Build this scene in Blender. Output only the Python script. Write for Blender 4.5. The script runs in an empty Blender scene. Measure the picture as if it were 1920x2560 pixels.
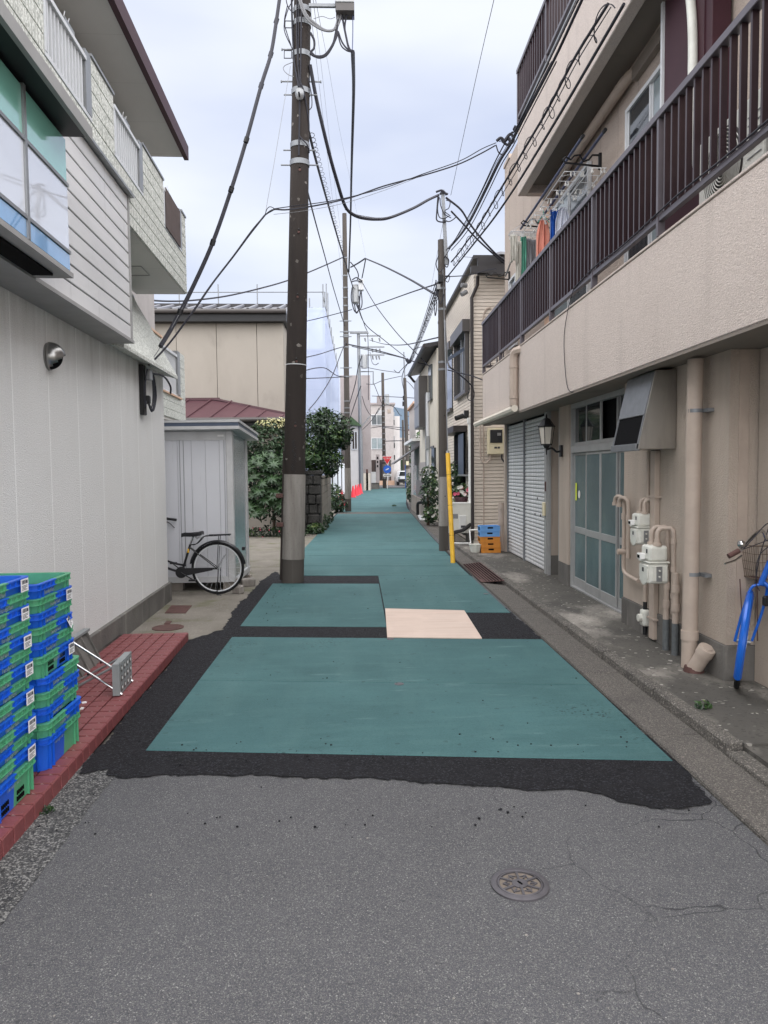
import bpy, math, random
from mathutils import Vector, Matrix, Quaternion
random.seed(11)
SC = bpy.context.scene
COL = SC.collection
# ---------------------------------------------------------------- camera
FPX, CXP, CYP, EYE = 1850.0, 960.0, 1280.0, 1.6
PITCH, YAW, ROLL = math.radians(3.2), math.radians(1.95), 0.010
FWD = Vector((math.sin(YAW)*math.cos(PITCH), math.cos(YAW)*math.cos(PITCH), -math.sin(PITCH)))
_r0 = Vector((math.cos(YAW), -math.sin(YAW), 0)); _u0 = _r0.cross(FWD)
RIGHT = _r0*math.cos(ROLL)-_u0*math.sin(ROLL)
UP = _u0*math.cos(ROLL)+_r0*math.sin(ROLL)
CAMP = Vector((0, 0, EYE))
cd = bpy.data.cameras.new('camera'); cam = bpy.data.objects.new('camera', cd); COL.objects.link(cam)
cam.matrix_world = Matrix(((RIGHT.x, UP.x, -FWD.x, 0), (RIGHT.y, UP.y, -FWD.y, 0), (RIGHT.z, UP.z, -FWD.z, EYE), (0, 0, 0, 1)))
cd.sensor_fit = 'VERTICAL'; cd.sensor_height = 36.0; cd.lens = 36.0*FPX/2560.0
cd.clip_start = 0.05; cd.clip_end = 3000
SC.camera = cam
# ---------------------------------------------------------------- overcast sky and soft sun
SUNV = Vector((0.10, -0.40, 0.90)).normalized()
SUN_EL = math.asin(SUNV.z); SUN_RO = math.atan2(SUNV.x, SUNV.y)
W = bpy.data.worlds.new('World'); SC.world = W; W.use_nodes = True
nt = W.node_tree; nt.nodes.clear()
def wn(t, **k):
    n = nt.nodes.new(t)
    for a, b in k.items(): setattr(n, a, b)
    return n
_o = wn('ShaderNodeOutputWorld'); _b = wn('ShaderNodeBackground'); _b.inputs['Strength'].default_value = 0.05
_s = wn('ShaderNodeTexSky', sky_type='NISHITA', sun_disc=False, sun_elevation=SUN_EL, sun_rotation=SUN_RO, dust_density=2.0)
_tc = wn('ShaderNodeTexCoord'); _mp = wn('ShaderNodeMapping'); _mp.inputs['Scale'].default_value = (1.0, 1.0, 3.4); _mp.inputs['Location'].default_value = (0.3, 0.15, 0.55)
_nz = wn('ShaderNodeTexNoise'); _nz.inputs['Scale'].default_value = 1.7; _nz.inputs['Detail'].default_value = 4.0; _nz.inputs['Roughness'].default_value = 0.45
_rp = wn('ShaderNodeValToRGB'); _rp.color_ramp.elements[0].position = 0.36; _rp.color_ramp.elements[1].position = 0.66
_rp.color_ramp.elements[0].color = (2.7, 2.98, 3.78, 1); _rp.color_ramp.elements[1].color = (4.0, 4.15, 4.5, 1)
_mx = wn('ShaderNodeMix', data_type='RGBA'); _mx.inputs[0].default_value = 0.08
L = nt.links.new
L(_tc.outputs['Generated'], _mp.inputs['Vector']); L(_mp.outputs[0], _nz.inputs['Vector']); L(_nz.outputs['Fac'], _rp.inputs[0])
L(_rp.outputs[0], _mx.inputs[6]); L(_s.outputs[0], _mx.inputs[7]); L(_mx.outputs[2], _b.inputs['Color']); L(_b.outputs[0], _o.inputs[0])
sd = bpy.data.lights.new('sun', 'SUN'); sd.energy = 1.5; sd.angle = math.radians(142); sd.color = (1.0, 0.97, 0.93)
sun = bpy.data.objects.new('sun', sd); COL.objects.link(sun); sun.location = (-10, -10, 40)
sun.rotation_euler = (-SUNV).to_track_quat('-Z', 'Y').to_euler()
SC.view_settings.view_transform = 'Standard'; SC.view_settings.look = 'None'
SC.view_settings.exposure = 2.32; SC.view_settings.gamma = 1.0; SC.view_settings.use_curve_mapping = False
# ---------------------------------------------------------------- pixel rays -> real points (planes of the place)
def ray(x, y): return FWD + RIGHT*((x-CXP)/FPX) - UP*((y-CYP)/FPX)
def G(x, y, z=0.0):
    d = ray(x, y); return CAMP + d*((z-EYE)/d.z)
def AY(x, y, Y):
    d = ray(x, y); return CAMP + d*(Y/d.y)
def AX(x, y, X):
    d = ray(x, y); return CAMP + d*(X/d.x)
# ---------------------------------------------------------------- objects
def tag(o, label=None, cat=None, group=None, kind=None, category=None):
    cat = cat or category
    for k, v in (('label', label), ('category', cat), ('group', group), ('kind', kind)):
        if v: o[k] = v
    return o
def thing(name, loc, label, cat, group=None, rz=0.0):
    o = bpy.data.objects.new(name, None); COL.objects.link(o); o.empty_display_size = 0.1
    o.location = loc; o.rotation_euler = (0, 0, rz)
    return tag(o, label, cat, group)
class MB:
    def __init__(s): s.v = []; s.f = []; s.m = []; s.mi = 0
    def add(s, vs, fs, flip=False):
        b = len(s.v); s.v += [tuple(p) for p in vs]
        for f in fs:
            f = [b+i for i in f]
            s.f.append(f[::-1] if flip else f); s.m.append(s.mi)
        return s
    def bx(s, x0, x1, y0, y1, z0, z1):
        if x0 > x1: x0, x1 = x1, x0
        if y0 > y1: y0, y1 = y1, y0
        if z0 > z1: z0, z1 = z1, z0
        return s.add([(x0,y0,z0),(x1,y0,z0),(x1,y1,z0),(x0,y1,z0),(x0,y0,z1),(x1,y0,z1),(x1,y1,z1),(x0,y1,z1)],
              [(0,3,2,1),(4,5,6,7),(0,1,5,4),(1,2,6,5),(2,3,7,6),(3,0,4,7)])
    def box(s, c, size, rot=None):
        h = [q/2 for q in size]; vs = []
        for dz in (-1, 1):
            for dx, dy in ((-1,-1),(1,-1),(1,1),(-1,1)):
                p = Vector((dx*h[0], dy*h[1], dz*h[2]))
                if rot is not None: p = rot @ p
                vs.append(Vector(c)+p)
        return s.add(vs, [(0,3,2,1),(4,5,6,7),(0,1,5,4),(1,2,6,5),(2,3,7,6),(3,0,4,7)])
    def hexa(s, b, t):
        return s.add(list(b)+list(t), [(0,3,2,1),(4,5,6,7),(0,1,5,4),(1,2,6,5),(2,3,7,6),(3,0,4,7)])
    def poly(s, vs): return s.add(vs, [tuple(range(len(vs)))])
    def prism(s, pts, a, b, axis='z'):
        n = len(pts)
        def P(p, t):
            return (p[0], p[1], t) if axis == 'z' else ((t, p[0], p[1]) if axis == 'x' else (p[0], t, p[1]))
        vs = [P(p, a) for p in pts]+[P(p, b) for p in pts]
        fs = [tuple(range(n))[::-1], tuple(range(n, 2*n))]+[(i, (i+1) % n, n+(i+1) % n, n+i) for i in range(n)]
        return s.add(vs, fs)
    def tube(s, pts, r, n=6, cap=True, closed=False, squash=None):
        pts = [Vector(p) for p in pts]; m = len(pts)
        rs = r if isinstance(r, (list, tuple)) else [r]*m
        vs = []; u = None
        for i, p in enumerate(pts):
            if closed: t = pts[(i+1) % m]-pts[i-1]
            else: t = pts[min(i+1, m-1)]-pts[max(i-1, 0)]
            if t.length < 1e-9: t = Vector((0, 0, 1))
            t.normalize()
            if u is None:
                u = t.orthogonal().normalized()
            else:
                u = u - t*u.dot(t)
                u = u.normalized() if u.length > 1e-6 else t.orthogonal().normalized()
            w = t.cross(u)
            for k in range(n):
                a = 2*math.pi*k/n
                q = u*math.cos(a)*rs[i]+w*math.sin(a)*rs[i]
                if squash: q = Vector((q.x*squash[0], q.y*squash[1], q.z*squash[2]))
                vs.append(p+q)
        fs = []
        for i in range(m if closed else m-1):
            j = (i+1) % m
            for k in range(n): fs.append((i*n+k, i*n+(k+1) % n, j*n+(k+1) % n, j*n+k))
        if cap and not closed:
            fs.append(tuple(range(n))[::-1]); fs.append(tuple(range((m-1)*n, m*n)))
        return s.add(vs, fs)
    def cyl(s, p0, p1, r0, r1=None, n=12): return s.tube([p0, p1], [r0, r0 if r1 is None else r1], n)
    def lathe(s, prof, c=(0,0,0), n=16, axis='z'):
        vs = []
        for r, h in prof:
            for k in range(n):
                a = 2*math.pi*k/n; x, y = r*math.cos(a), r*math.sin(a)
                q = (x, y, h) if axis == 'z' else ((h, x, y) if axis == 'x' else (y, h, x))
                vs.append((c[0]+q[0], c[1]+q[1], c[2]+q[2]))
        m = len(prof); fs = [(i*n+k, i*n+(k+1) % n, (i+1)*n+(k+1) % n, (i+1)*n+k) for i in range(m-1) for k in range(n)]
        fs.append(tuple(range(n))[::-1]); fs.append(tuple(range((m-1)*n, m*n)))
        return s.add(vs, fs)
    def build(s, name, mats, parent=None, smooth=False, bevel=0.0, seg=1, world=False, **t):
        me = bpy.data.meshes.new(name)
        vs = s.v
        if world and parent is not None:
            iv = PW(parent).inverted(); vs = [tuple(iv @ Vector(p)) for p in vs]
        me.from_pydata(vs, [], s.f)
        if not isinstance(mats, (list, tuple)): mats = [mats]
        for m_ in mats: me.materials.append(m_)
        if len(mats) > 1: me.polygons.foreach_set('material_index', s.m)
        if smooth:
            me.polygons.foreach_set('use_smooth', [True]*len(me.polygons)); me.set_sharp_from_angle(angle=math.radians(38))
        me.update()
        o = bpy.data.objects.new(name, me); COL.objects.link(o)
        if parent is not None: o.parent = parent
        if bevel:
            b = o.modifiers.new('bevel', 'BEVEL'); b.width = bevel; b.segments = seg; b.limit_method = 'ANGLE'; b.angle_limit = math.radians(40)
        return tag(o, **t)
def PW(o):
    m = Matrix.LocRotScale(o.location, o.rotation_euler, o.scale)
    return PW(o.parent) @ m if o.parent is not None else m
def inst(src, parent=None, loc=None, rot=None, scale=None, **t):
    o = src.copy(); COL.objects.link(o)
    if parent is not None: o.parent = parent
    if loc is not None: o.location = loc
    if rot is not None: o.rotation_euler = rot
    if scale is not None: o.scale = scale
    return tag(o, **t)
def copy_tree(o, parent=None):
    c = o.copy(); COL.objects.link(c)
    if parent is not None: c.parent = parent
    for ch in list(o.children): copy_tree(ch, c)
    return c
def catmull(P, k=6):
    P = [Vector(p) for p in P]; out = []
    Q = [P[0]*2-P[1]]+P+[P[-1]*2-P[-2]]
    for i in range(1, len(Q)-2):
        a, b, c, d = Q[i-1:i+3]
        for j in range(k):
            t = j/k
            out.append(0.5*((2*b)+(c-a)*t+(2*a-5*b+4*c-d)*t*t+(3*b-a-3*c+d)*t**3))
    out.append(P[-1]); return out
def arc(c, r, a0, a1, n, ax1, ax2):
    c = Vector(c); ax1 = Vector(ax1); ax2 = Vector(ax2)
    return [c+ax1*(r*math.cos(math.radians(a0+(a1-a0)*i/n)))+ax2*(r*math.sin(math.radians(a0+(a1-a0)*i/n))) for i in range(n+1)]
# ---------------------------------------------------------------- materials
def s2l(c):
    out = []
    for x in c:
        x = x/255.0; out.append(x/12.92 if x <= 0.04045 else ((x+0.055)/1.055)**2.4)
    return tuple(out)+(1.0,)
class MT:
    """builds a node material; colours are sRGB 0-255 base colours"""
    def __init__(s, name, col, rough=0.7, metal=0.0, spec=0.35):
        s.m = bpy.data.materials.new(name); s.m.use_nodes = True; s.t = s.m.node_tree
        s.p = s.t.nodes['Principled BSDF']; s.p.inputs['Roughness'].default_value = rough; s.p.inputs['Metallic'].default_value = metal
        s.p.inputs['Specular IOR Level'].default_value = spec
        s.p.inputs['Base Color'].default_value = s2l(col); s.c = None; s.base = s2l(col); s.h = None
        s.tc = s.t.nodes.new('ShaderNodeTexCoord').outputs['Object']; s.name = name
    def n(s, t): return s.t.nodes.new(t)
    def coord(s, scale=(1,1,1), loc=(0,0,0)):
        if tuple(scale) == (1,1,1) and tuple(loc) == (0,0,0): return s.tc
        m = s.n('ShaderNodeMapping'); m.inputs['Scale'].default_value = scale; m.inputs['Location'].default_value = loc
        s.t.links.new(s.tc, m.inputs['Vector']); return m.outputs[0]
    def noise(s, scale, detail=4, rough=0.55, sc=(1,1,1), loc=(0,0,0), dist=0.0):
        z = s.n('ShaderNodeTexNoise'); z.inputs['Scale'].default_value = scale; z.inputs['Detail'].default_value = detail
        z.inputs['Roughness'].default_value = rough; z.inputs['Distortion'].default_value = dist
        s.t.links.new(s.coord(sc, loc), z.inputs['Vector']); return z.outputs['Fac']
    def voro(s, scale, out='Color', feature='F1', sc=(1,1,1), rnd=1.0, warp=0.0):
        z = s.n('ShaderNodeTexVoronoi'); z.feature = feature; z.inputs['Scale'].default_value = scale; z.inputs['Randomness'].default_value = rnd
        c = s.coord(sc)
        if warp:
            nz = s.n('ShaderNodeTexNoise'); nz.inputs['Scale'].default_value = scale*2.5; nz.inputs['Detail'].default_value = 2
            s.t.links.new(c, nz.inputs['Vector'])
            ma = s.n('ShaderNodeVectorMath'); ma.operation = 'MULTIPLY_ADD'; ma.inputs[1].default_value = (warp,)*3
            s.t.links.new(nz.outputs['Color'], ma.inputs[0]); s.t.links.new(c, ma.inputs[2]); c = ma.outputs[0]
        s.t.links.new(c, z.inputs['Vector'])
        if out == 'Color':
            sp = s.n('ShaderNodeSeparateColor'); s.t.links.new(z.outputs['Color'], sp.inputs[0]); return sp.outputs[0]
        return z.outputs['Distance']
    def ramp(s, f, a, b, lo=0.0, hi=1.0):
        r = s.n('ShaderNodeMapRange'); r.inputs[1].default_value = a; r.inputs[2].default_value = b
        r.inputs[3].default_value = lo; r.inputs[4].default_value = hi; s.t.links.new(f, r.inputs[0]); return r.outputs[0]
    def mul(s, a, b):
        r = s.n('ShaderNodeMath'); r.operation = 'MULTIPLY'
        for i, x in enumerate((a, b)):
            if isinstance(x, (int, float)): r.inputs[i].default_value = x
            else: s.t.links.new(x, r.inputs[i])
        return r.outputs[0]
    def addm(s, a, b):
        r = s.n('ShaderNodeMath'); r.operation = 'ADD'
        for i, x in enumerate((a, b)):
            if isinstance(x, (int, float)): r.inputs[i].default_value = x
            else: s.t.links.new(x, r.inputs[i])
        return r.outputs[0]
    def mix(s, fac, col):
        r = s.n('ShaderNodeMix'); r.data_type = 'RGBA'; s.t.links.new(fac, r.inputs[0])
        if s.c is None: r.inputs[6].default_value = s.base
        else: s.t.links.new(s.c, r.inputs[6])
        r.inputs[7].default_value = s2l(col); s.c = r.outputs[2]; return s
    def var(s, col, scale, a=0.35, b=0.65, detail=5, sc=(1,1,1), amt=1.0, rough=0.6, loc=(0,0,0)):
        return s.mix(s.ramp(s.noise(scale, detail, rough, sc, loc), a, b, 0, amt), col)
    def speck(s, col, scale, thr, sc=(1,1,1), amt=1.0, soft=0.02, warp=0.0):
        return s.mix(s.ramp(s.voro(scale, sc=sc, warp=warp), thr, thr+soft, 0, amt), col)
    def height(s, f, d):
        v = s.mul(f, d); s.h = v if s.h is None else s.addm(s.h, v); return s
    def axis(s, i):
        sp = s.n('ShaderNodeSeparateXYZ'); s.t.links.new(s.tc, sp.inputs[0]); return sp.outputs[i]
    def lines(s, col, axis, pitch, width=0.1, amt=1.0, depth=0.0, off=0.0):
        a = s.mul(s.addm(s.axis(axis), off), 1.0/pitch)
        fr = s.n('ShaderNodeMath'); fr.operation = 'FRACT'; s.t.links.new(a, fr.inputs[0])
        f = s.ramp(fr.outputs[0], 0.0, width, 1.0, 0.0)
        if amt: s.mix(s.mul(f, amt), col)
        if depth: s.height(f, -depth)
        return s
    def done(s, strength=1.0):
        if s.c is not None: s.t.links.new(s.c, s.p.inputs['Base Color'])
        if s.h is not None:
            b = s.n('ShaderNodeBump'); b.inputs['Distance'].default_value = 1.0; b.inputs['Strength'].default_value = strength
            s.t.links.new(s.h, b.inputs['Height']); s.t.links.new(b.outputs[0], s.p.inputs['Normal'])
        return s.m
def plain(name, col, rough=0.6, metal=0.0, spec=0.35, grime=0.25, gs=6.0):
    k = MT(name, col, rough, metal, spec)
    d = tuple(max(0, c*0.72-4) for c in col); k.var(d, gs, 0.4, 0.75, amt=grime)
    return k.done()
M = {}
k = MT('asphalt_worn', (88,88,91), 0.9, spec=0.25); k.var((72,72,75), 0.9, 0.35, 0.7, amt=0.5); k.var((96,96,98), 5.0, 0.45, 0.7, amt=0.4)
k.speck((60,60,63), 420, 0.66, amt=0.6); k.speck((120,119,117), 380, 0.80, amt=0.6); k.speck((138,137,134), 290, 0.91, amt=0.6); k.speck((168,166,162), 240, 0.978, amt=0.65, warp=0.003); k.speck((176,174,170), 95, 0.9965, amt=0.7, warp=0.005); k.speck((46,46,50), 120, 0.985, amt=0.6); k.var((70,69,69), 0.55, 0.58, 0.72, amt=0.4, loc=(2,5,0))
k.height(k.noise(240, 3), 0.003); k.height(k.voro(300, 'Distance'), -0.0015)
# long wandering cracks
k.mix(k.mul(k.ramp(k.voro(2.1, 'Distance', 'DISTANCE_TO_EDGE', warp=0.13), 0.0, 0.009, 1, 0), k.mul(k.ramp(k.axis(0), 0.45, 0.85, 0, 1), k.ramp(k.noise(0.75, 2), 0.42, 0.5, 0, 0.85))), (34,34,38))
M['asphalt'] = k.done(0.9)
k = MT('aggregate_strip', (72,72,73), 0.9, spec=0.25); k.var((56,56,57), 3, amt=0.6); k.speck((146,145,142), 135, 0.74, amt=0.75, warp=0.005); k.speck((112,111,109), 200, 0.7, amt=0.6); k.speck((48,48,50), 80, 0.8, amt=0.7)
k.height(k.voro(105, 'Distance'), -0.004); M['aggregate'] = k.done()
k = MT('fresh_tar', (28,28,33), 0.8, spec=0.3); k.var((17,17,21), 30, 0.42, 0.6, amt=0.9); k.speck((66,66,74), 130, 0.84, amt=0.75, warp=0.004); k.var((42,41,46), 1.7, 0.5, 0.75, amt=0.5); k.var((38,38,43), 7, 0.5, 0.65, amt=0.5)
k.height(k.noise(70, 5, 0.7), 0.03); k.height(k.noise(22, 3), 0.02); M['tar'] = k.done()
k = MT('teal_coating', (68,104,106), 0.78, spec=0.3); k.var((50,82,84), 0.8, 0.35, 0.65, amt=0.75); k.var((80,113,113), 2.2, 0.5, 0.75, sc=(1,3.5,1), amt=0.55); k.var((80,112,112), 0.9, 0.5, 0.7, sc=(2.6,0.3,1), amt=0.45, loc=(5,0,0)); k.var((48,77,80), 3.0, 0.56, 0.72, sc=(0.5,6,1), amt=0.4)
k.var((112,142,142), 1.6, 0.62, 0.74, sc=(0.9,4.5,1), amt=0.55, loc=(3,1,0)); k.speck((34,44,48), 42, 0.988, amt=0.9, warp=0.01); k.speck((76,113,114), 260, 0.7, amt=0.35)
k.mix(k.mul(k.ramp(k.voro(75), 0.90, 0.92, 0, 0.85), k.ramp(k.noise(1.1, 3, loc=(7,2,0)), 0.60, 0.70)), (30,38,42))
k.var((58,92,95), 0.35, 0.5, 0.62, amt=0.45, loc=(1,9,0), detail=8); k.speck((56,88,90), 120, 0.86, amt=0.5); k.height(k.noise(240, 3), 0.0016); k.height(k.noise(60, 3, sc=(0.2,1,1)), 0.001); M['teal'] = k.done()
k = MT('gutter_concrete', (96,92,88), 0.9, spec=0.25); k.var((88,85,82), 2.2, amt=0.7); k.speck((140,134,127), 190, 0.8, amt=0.6); k.speck((66,63,60), 170, 0.8, amt=0.6); k.var((66,64,62), 1.1, 0.55, 0.72, amt=0.6)
k.height(k.voro(110, 'Distance'), -0.004); k.height(k.noise(40, 4), 0.004); M['gutter'] = k.done()
k = MT('kerb_stone', (104,100,95), 0.9, spec=0.25); k.var((78,76,73), 4, amt=0.7); k.speck((160,154,146), 140, 0.82, amt=0.55); k.speck((62,60,58), 130, 0.78, amt=0.55)
k.var((58,57,56), 1.5, 0.55, 0.75, amt=0.5); k.height(k.voro(95, 'Distance'), -0.005); k.height(k.noise(30, 4), 0.006); M['kerb'] = k.done()
k = MT('pavement_concrete', (92,89,84), 0.88, spec=0.3); k.var((72,70,67), 1.6, 0.35, 0.65, amt=0.8); k.var((166,160,152), 1.15, 0.50, 0.66, sc=(1.0,0.6,1), amt=0.8, detail=9, loc=(1.3,0.35,0)); k.speck((60,58,56), 60, 0.9, amt=0.5)
k.speck((186,182,174), 45, 0.975, amt=0.6); k.height(k.noise(70, 5, 0.65), 0.006); k.height(k.noise(6, 3), 0.01); M['pavement'] = k.done()
k = MT('yard_gravel', (132,127,119), 0.92, spec=0.2); k.var((104,99,90), 2.2, amt=0.7); k.speck((180,174,165), 90, 0.74, amt=0.7); k.speck((80,76,70), 90, 0.75, amt=0.6); k.var((88,92,58), 1.6, 0.54, 0.68, amt=0.65, loc=(4,4,0))
k.height(k.voro(120, 'Distance'), -0.004); M['yard'] = k.done()
k = MT('white_stucco', (230,229,228), 0.9, spec=0.2); k.var((220,219,218), 1.0, 0.4, 0.7, amt=0.5); k.var((212,211,210), 110, 0.4, 0.62, amt=0.7); k.var((214,211,207), 1.3, 0.5, 0.75, sc=(2.2,2.2,0.4), amt=0.3)
k.lines((255,255,254), 1, 0.62, 0.028, amt=1.0, off=0.003)
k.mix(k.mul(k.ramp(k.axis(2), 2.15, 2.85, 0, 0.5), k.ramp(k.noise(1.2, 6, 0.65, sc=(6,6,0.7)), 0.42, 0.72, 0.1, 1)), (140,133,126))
k.height(k.noise(125, 3, 0.6), 0.0075); k.height(k.noise(45, 2), 0.0025); M['stucco_l'] = k.done()
k = MT('pink_beige_stucco', (212,200,192), 0.9, spec=0.2); k.var((194,182,174), 0.9, 0.4, 0.7, amt=0.45); k.var((182,171,164), 1.4, 0.55, 0.75, sc=(3,3,0.4), amt=0.45); k.var((186,174,167), 90, 0.42, 0.6, amt=0.6)
k.height(k.noise(105, 3, 0.6), 0.009); k.height(k.noise(40, 2), 0.004); M['stucco_r'] = k.done()
k = MT('beige_stucco_shop', (184,171,159), 0.9, spec=0.2); k.var((158,146,135), 1.6, 0.4, 0.7, amt=0.5, sc=(3,3,0.6)); k.height(k.noise(95, 3, 0.6), 0.010); M['stucco_s'] = k.done()
k = MT('grooved_stucco', (190,176,165), 0.9, spec=0.2); k.var((168,155,145), 1.2, 0.4, 0.7, amt=0.5, sc=(2,2,0.5)); k.var((160,147,138), 60, 0.42, 0.6, amt=0.5); k.lines((120,110,104), 1, 0.55, 0.02, amt=0.8, depth=0.01); k.height(k.noise(80, 3), 0.010); M['stucco_u'] = k.done()
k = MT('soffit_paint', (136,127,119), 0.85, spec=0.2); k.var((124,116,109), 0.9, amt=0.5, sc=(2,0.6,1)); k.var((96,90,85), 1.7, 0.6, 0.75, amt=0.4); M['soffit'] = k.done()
k = MT('soffit_grey', (206,204,200), 0.85, spec=0.2); k.var((184,182,178), 0.8, amt=0.6, sc=(1,0.5,1)); k.lines((120,118,114), 1, 0.9, 0.006, amt=0.6); M['soffit_l'] = k.done()
k = MT('plinth_concrete', (112,109,105), 0.88); k.var((80,78,76), 3, amt=0.7, sc=(1,1,0.5)); k.var((156,152,146), 2.4, 0.58, 0.75, sc=(4,4,0.5), amt=0.6); k.var((70,74,60), 2, 0.6, 0.75, amt=0.3); k.height(k.noise(50, 5), 0.006); M['plinth'] = k.done()
k = MT('red_tile', (126,68,70), 0.55, spec=0.4); k.var((106,56,58), 8, amt=0.7); k.var((138,82,80), 2.4, 0.5, 0.75, amt=0.5); k.speck((200,190,184), 75, 0.982, amt=0.35); k.height(k.noise(90, 3), 0.0015); M['redtile'] = k.done()
k = MT('tile_grout', (46,40,39), 0.95); k.var((104,94,90), 5, 0.52, 0.7, amt=0.7); k.height(k.noise(80, 4), 0.004); M['grout'] = k.done()
k = MT('tile_board', (206,208,201), 0.75); k.speck((158,162,155), 75, 0.6, sc=(1,1,0.45), amt=0.75); k.speck((236,238,232), 75, 0.7, amt=0.8); k.lines((128,130,126), 1, 0.1, 0.08, amt=0.75, depth=0.004); k.var((176,176,172), 1.0, amt=0.4); k.height(k.noise(90, 3), 0.006); M['tileboard'] = k.done()
k = MT('grey_siding', (216,215,216), 0.5, 0.0, 0.5); k.var((190,189,190), 1.4, 0.35, 0.7, sc=(1,0.8,3), amt=0.6); k.var((206,208,214), 0.9, 0.5, 0.7, sc=(1,1,2), amt=0.5); k.var((140,138,134), 2.2, 0.62, 0.8, sc=(5,5,0.7), amt=0.4); M['siding'] = k.done()
M['trim_l'] = plain('grey_trim', (156,155,154), 0.55)
M['alu'] = plain('white_aluminium', (206,208,211), 0.4, 0.0, 0.5, 0.2)
M['alu_grey'] = plain('grey_aluminium', (150,152,154), 0.38, 0.55, 0.5, 0.3)
M['door_alu'] = plain('door_aluminium', (166,167,167), 0.45, 0.25, 0.5, 0.3)
M['galv'] = plain('galvanised_steel', (130,133,137), 0.5, 0.55, 0.5, 0.35, 12)
M['steel'] = plain('stainless_steel', (158,157,155), 0.28, 0.9, 0.5, 0.4, 3)
k = MT('hood_steel', (176,172,166), 0.34, 0.8, 0.5); k.var((120,116,112), 1.6, 0.4, 0.7, sc=(3,3,0.5), amt=0.7); M['hood'] = k.done()
M['brown'] = plain('dark_brown_metal', (54,39,43), 0.3, 0.2, 0.5, 0.2)
M['brown_rail'] = plain('bronze_rail', (104,98,104), 0.38, 0.35, 0.5, 0.3)
M['shutter_brown'] = plain('brown_shutter_box', (62,34,42), 0.55, 0.0, 0.3, 0.25)
M['black'] = plain('black_plastic', (26,26,29), 0.5, 0, 0.4, 0.2)
M['cable'] = plain('cable_rubber', (46,46,54), 0.65, 0, 0.3, 0.2)
M['cable_l'] = plain('cable_grey', (120,121,124), 0.6, 0, 0.3, 0.2)
M['dark'] = plain('dark_interior', (14,14,16), 0.9, 0, 0.1, 0.0)
M['white'] = plain('white_paint', (222,222,220), 0.5, 0, 0.4, 0.12)
M['white_dirty'] = plain('white_enamel', (214,214,206), 0.4, 0, 0.45, 0.35, 9)
M['pipe'] = plain('pinkish_pipe', (178,163,151), 0.5, 0, 0.4, 0.3, 5)
M['pipe_grey'] = plain('grey_lagging', (102,106,108), 0.6, 0, 0.3, 0.5, 20)
M['yellow'] = plain('yellow_cover', (232,182,56), 0.45, 0, 0.4, 0.4, 8)
k = MT('dark_pole', (50,44,41), 0.85); k.var((40,35,34), 1.5, amt=0.7, sc=(4,4,0.5)); k.speck((160,154,148), 26, 0.985, amt=0.8); k.var((74,65,59), 2.5, 0.6, 0.8, sc=(3,3,0.4), amt=0.5); k.height(k.noise(40, 3), 0.004); M['pole_dark'] = k.done()
k = MT('pole_concrete', (150,145,140), 0.88); k.var((112,106,100), 2, amt=0.7, sc=(4,4,0.5)); k.speck((86,82,78), 110, 0.95, amt=0.35); k.var((84,78,74), 3, 0.62, 0.8, sc=(4,4,0.4), amt=0.6); M['pole_conc'] = k.done()
k = MT('pole_grey', (80,75,71), 0.88); k.var((82,77,73), 2, amt=0.7, sc=(4,4,0.4)); k.var((120,113,106), 3, 0.6, 0.8, sc=(4,4,0.4), amt=0.5); M['pole_grey'] = k.done()
k = MT('plywood', (204,186,174), 0.7, spec=0.3); k.var((188,164,149), 1.7, 0.35, 0.7, sc=(0.9,14,1), amt=0.6, detail=9); k.var((220,200,186), 1.3, 0.45, 0.7, sc=(1.6,1,1), amt=0.5); k.var((160,136,120), 2.1, 0.62, 0.8, sc=(0.7,10,1), amt=0.5); M['plywood'] = k.done()
M['crate_blue'] = plain('blue_crate_plastic', (24,92,206), 0.42, 0, 0.45, 0.25, 12)
M['crate_green'] = plain('green_crate_plastic', (84,160,120), 0.42, 0, 0.45, 0.25, 12)
M['crate_lblue'] = plain('light_blue_crate_plastic', (104,158,216), 0.5, 0, 0.4, 0.2, 12)
M['crate_orange'] = plain('orange_crate_plastic', (208,134,50), 0.5, 0, 0.4, 0.25, 12)
M['paper'] = plain('label_paper', (232,230,232), 0.7, 0, 0.2, 0.2, 40)
M['ink'] = plain('label_ink', (70,70,74), 0.7, 0, 0.2, 0.0)
M['print_grey'] = plain('grey_print', (150,168,166), 0.6, 0, 0.3, 0.0)
k = MT('shed_panel', (204,205,210), 0.45, 0.0, 0.45); k.var((188,189,195), 0.9, 0.4, 0.7, sc=(1,1,0.6), amt=0.6); k.lines((150,151,156), 0, 0.185, 0.05, amt=0.6, depth=0.004); k.var((150,148,144), 2.6, 0.64, 0.8, sc=(5,5,0.5), amt=0.4); M['shed'] = k.done()
M['shed_trim'] = plain('shed_trim', (190,190,191), 0.45, 0, 0.45, 0.3)
M['shed_blue'] = plain('shed_blue_band', (78,88,106), 0.45, 0, 0.4, 0.2)
M['shed_door'] = plain('shed_glossy_door', (150,158,160), 0.18, 0.3, 0.5, 0.3, 2)
def glass(name, col, rough=0.06, spec=0.6):
    k = MT(name, col, rough, 0.0, spec); k.var(tuple(c*0.7 for c in col), 1.3, amt=0.5); return k.done()
M['glass_dark'] = glass('dark_window_glass', (46,50,54), 0.05, 0.7)
M['glass_grey'] = glass('grey_window_glass', (96,102,106), 0.08, 0.7)
M['glass_pale'] = glass('pale_window_glass', (140,152,156), 0.10, 0.7)
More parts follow.
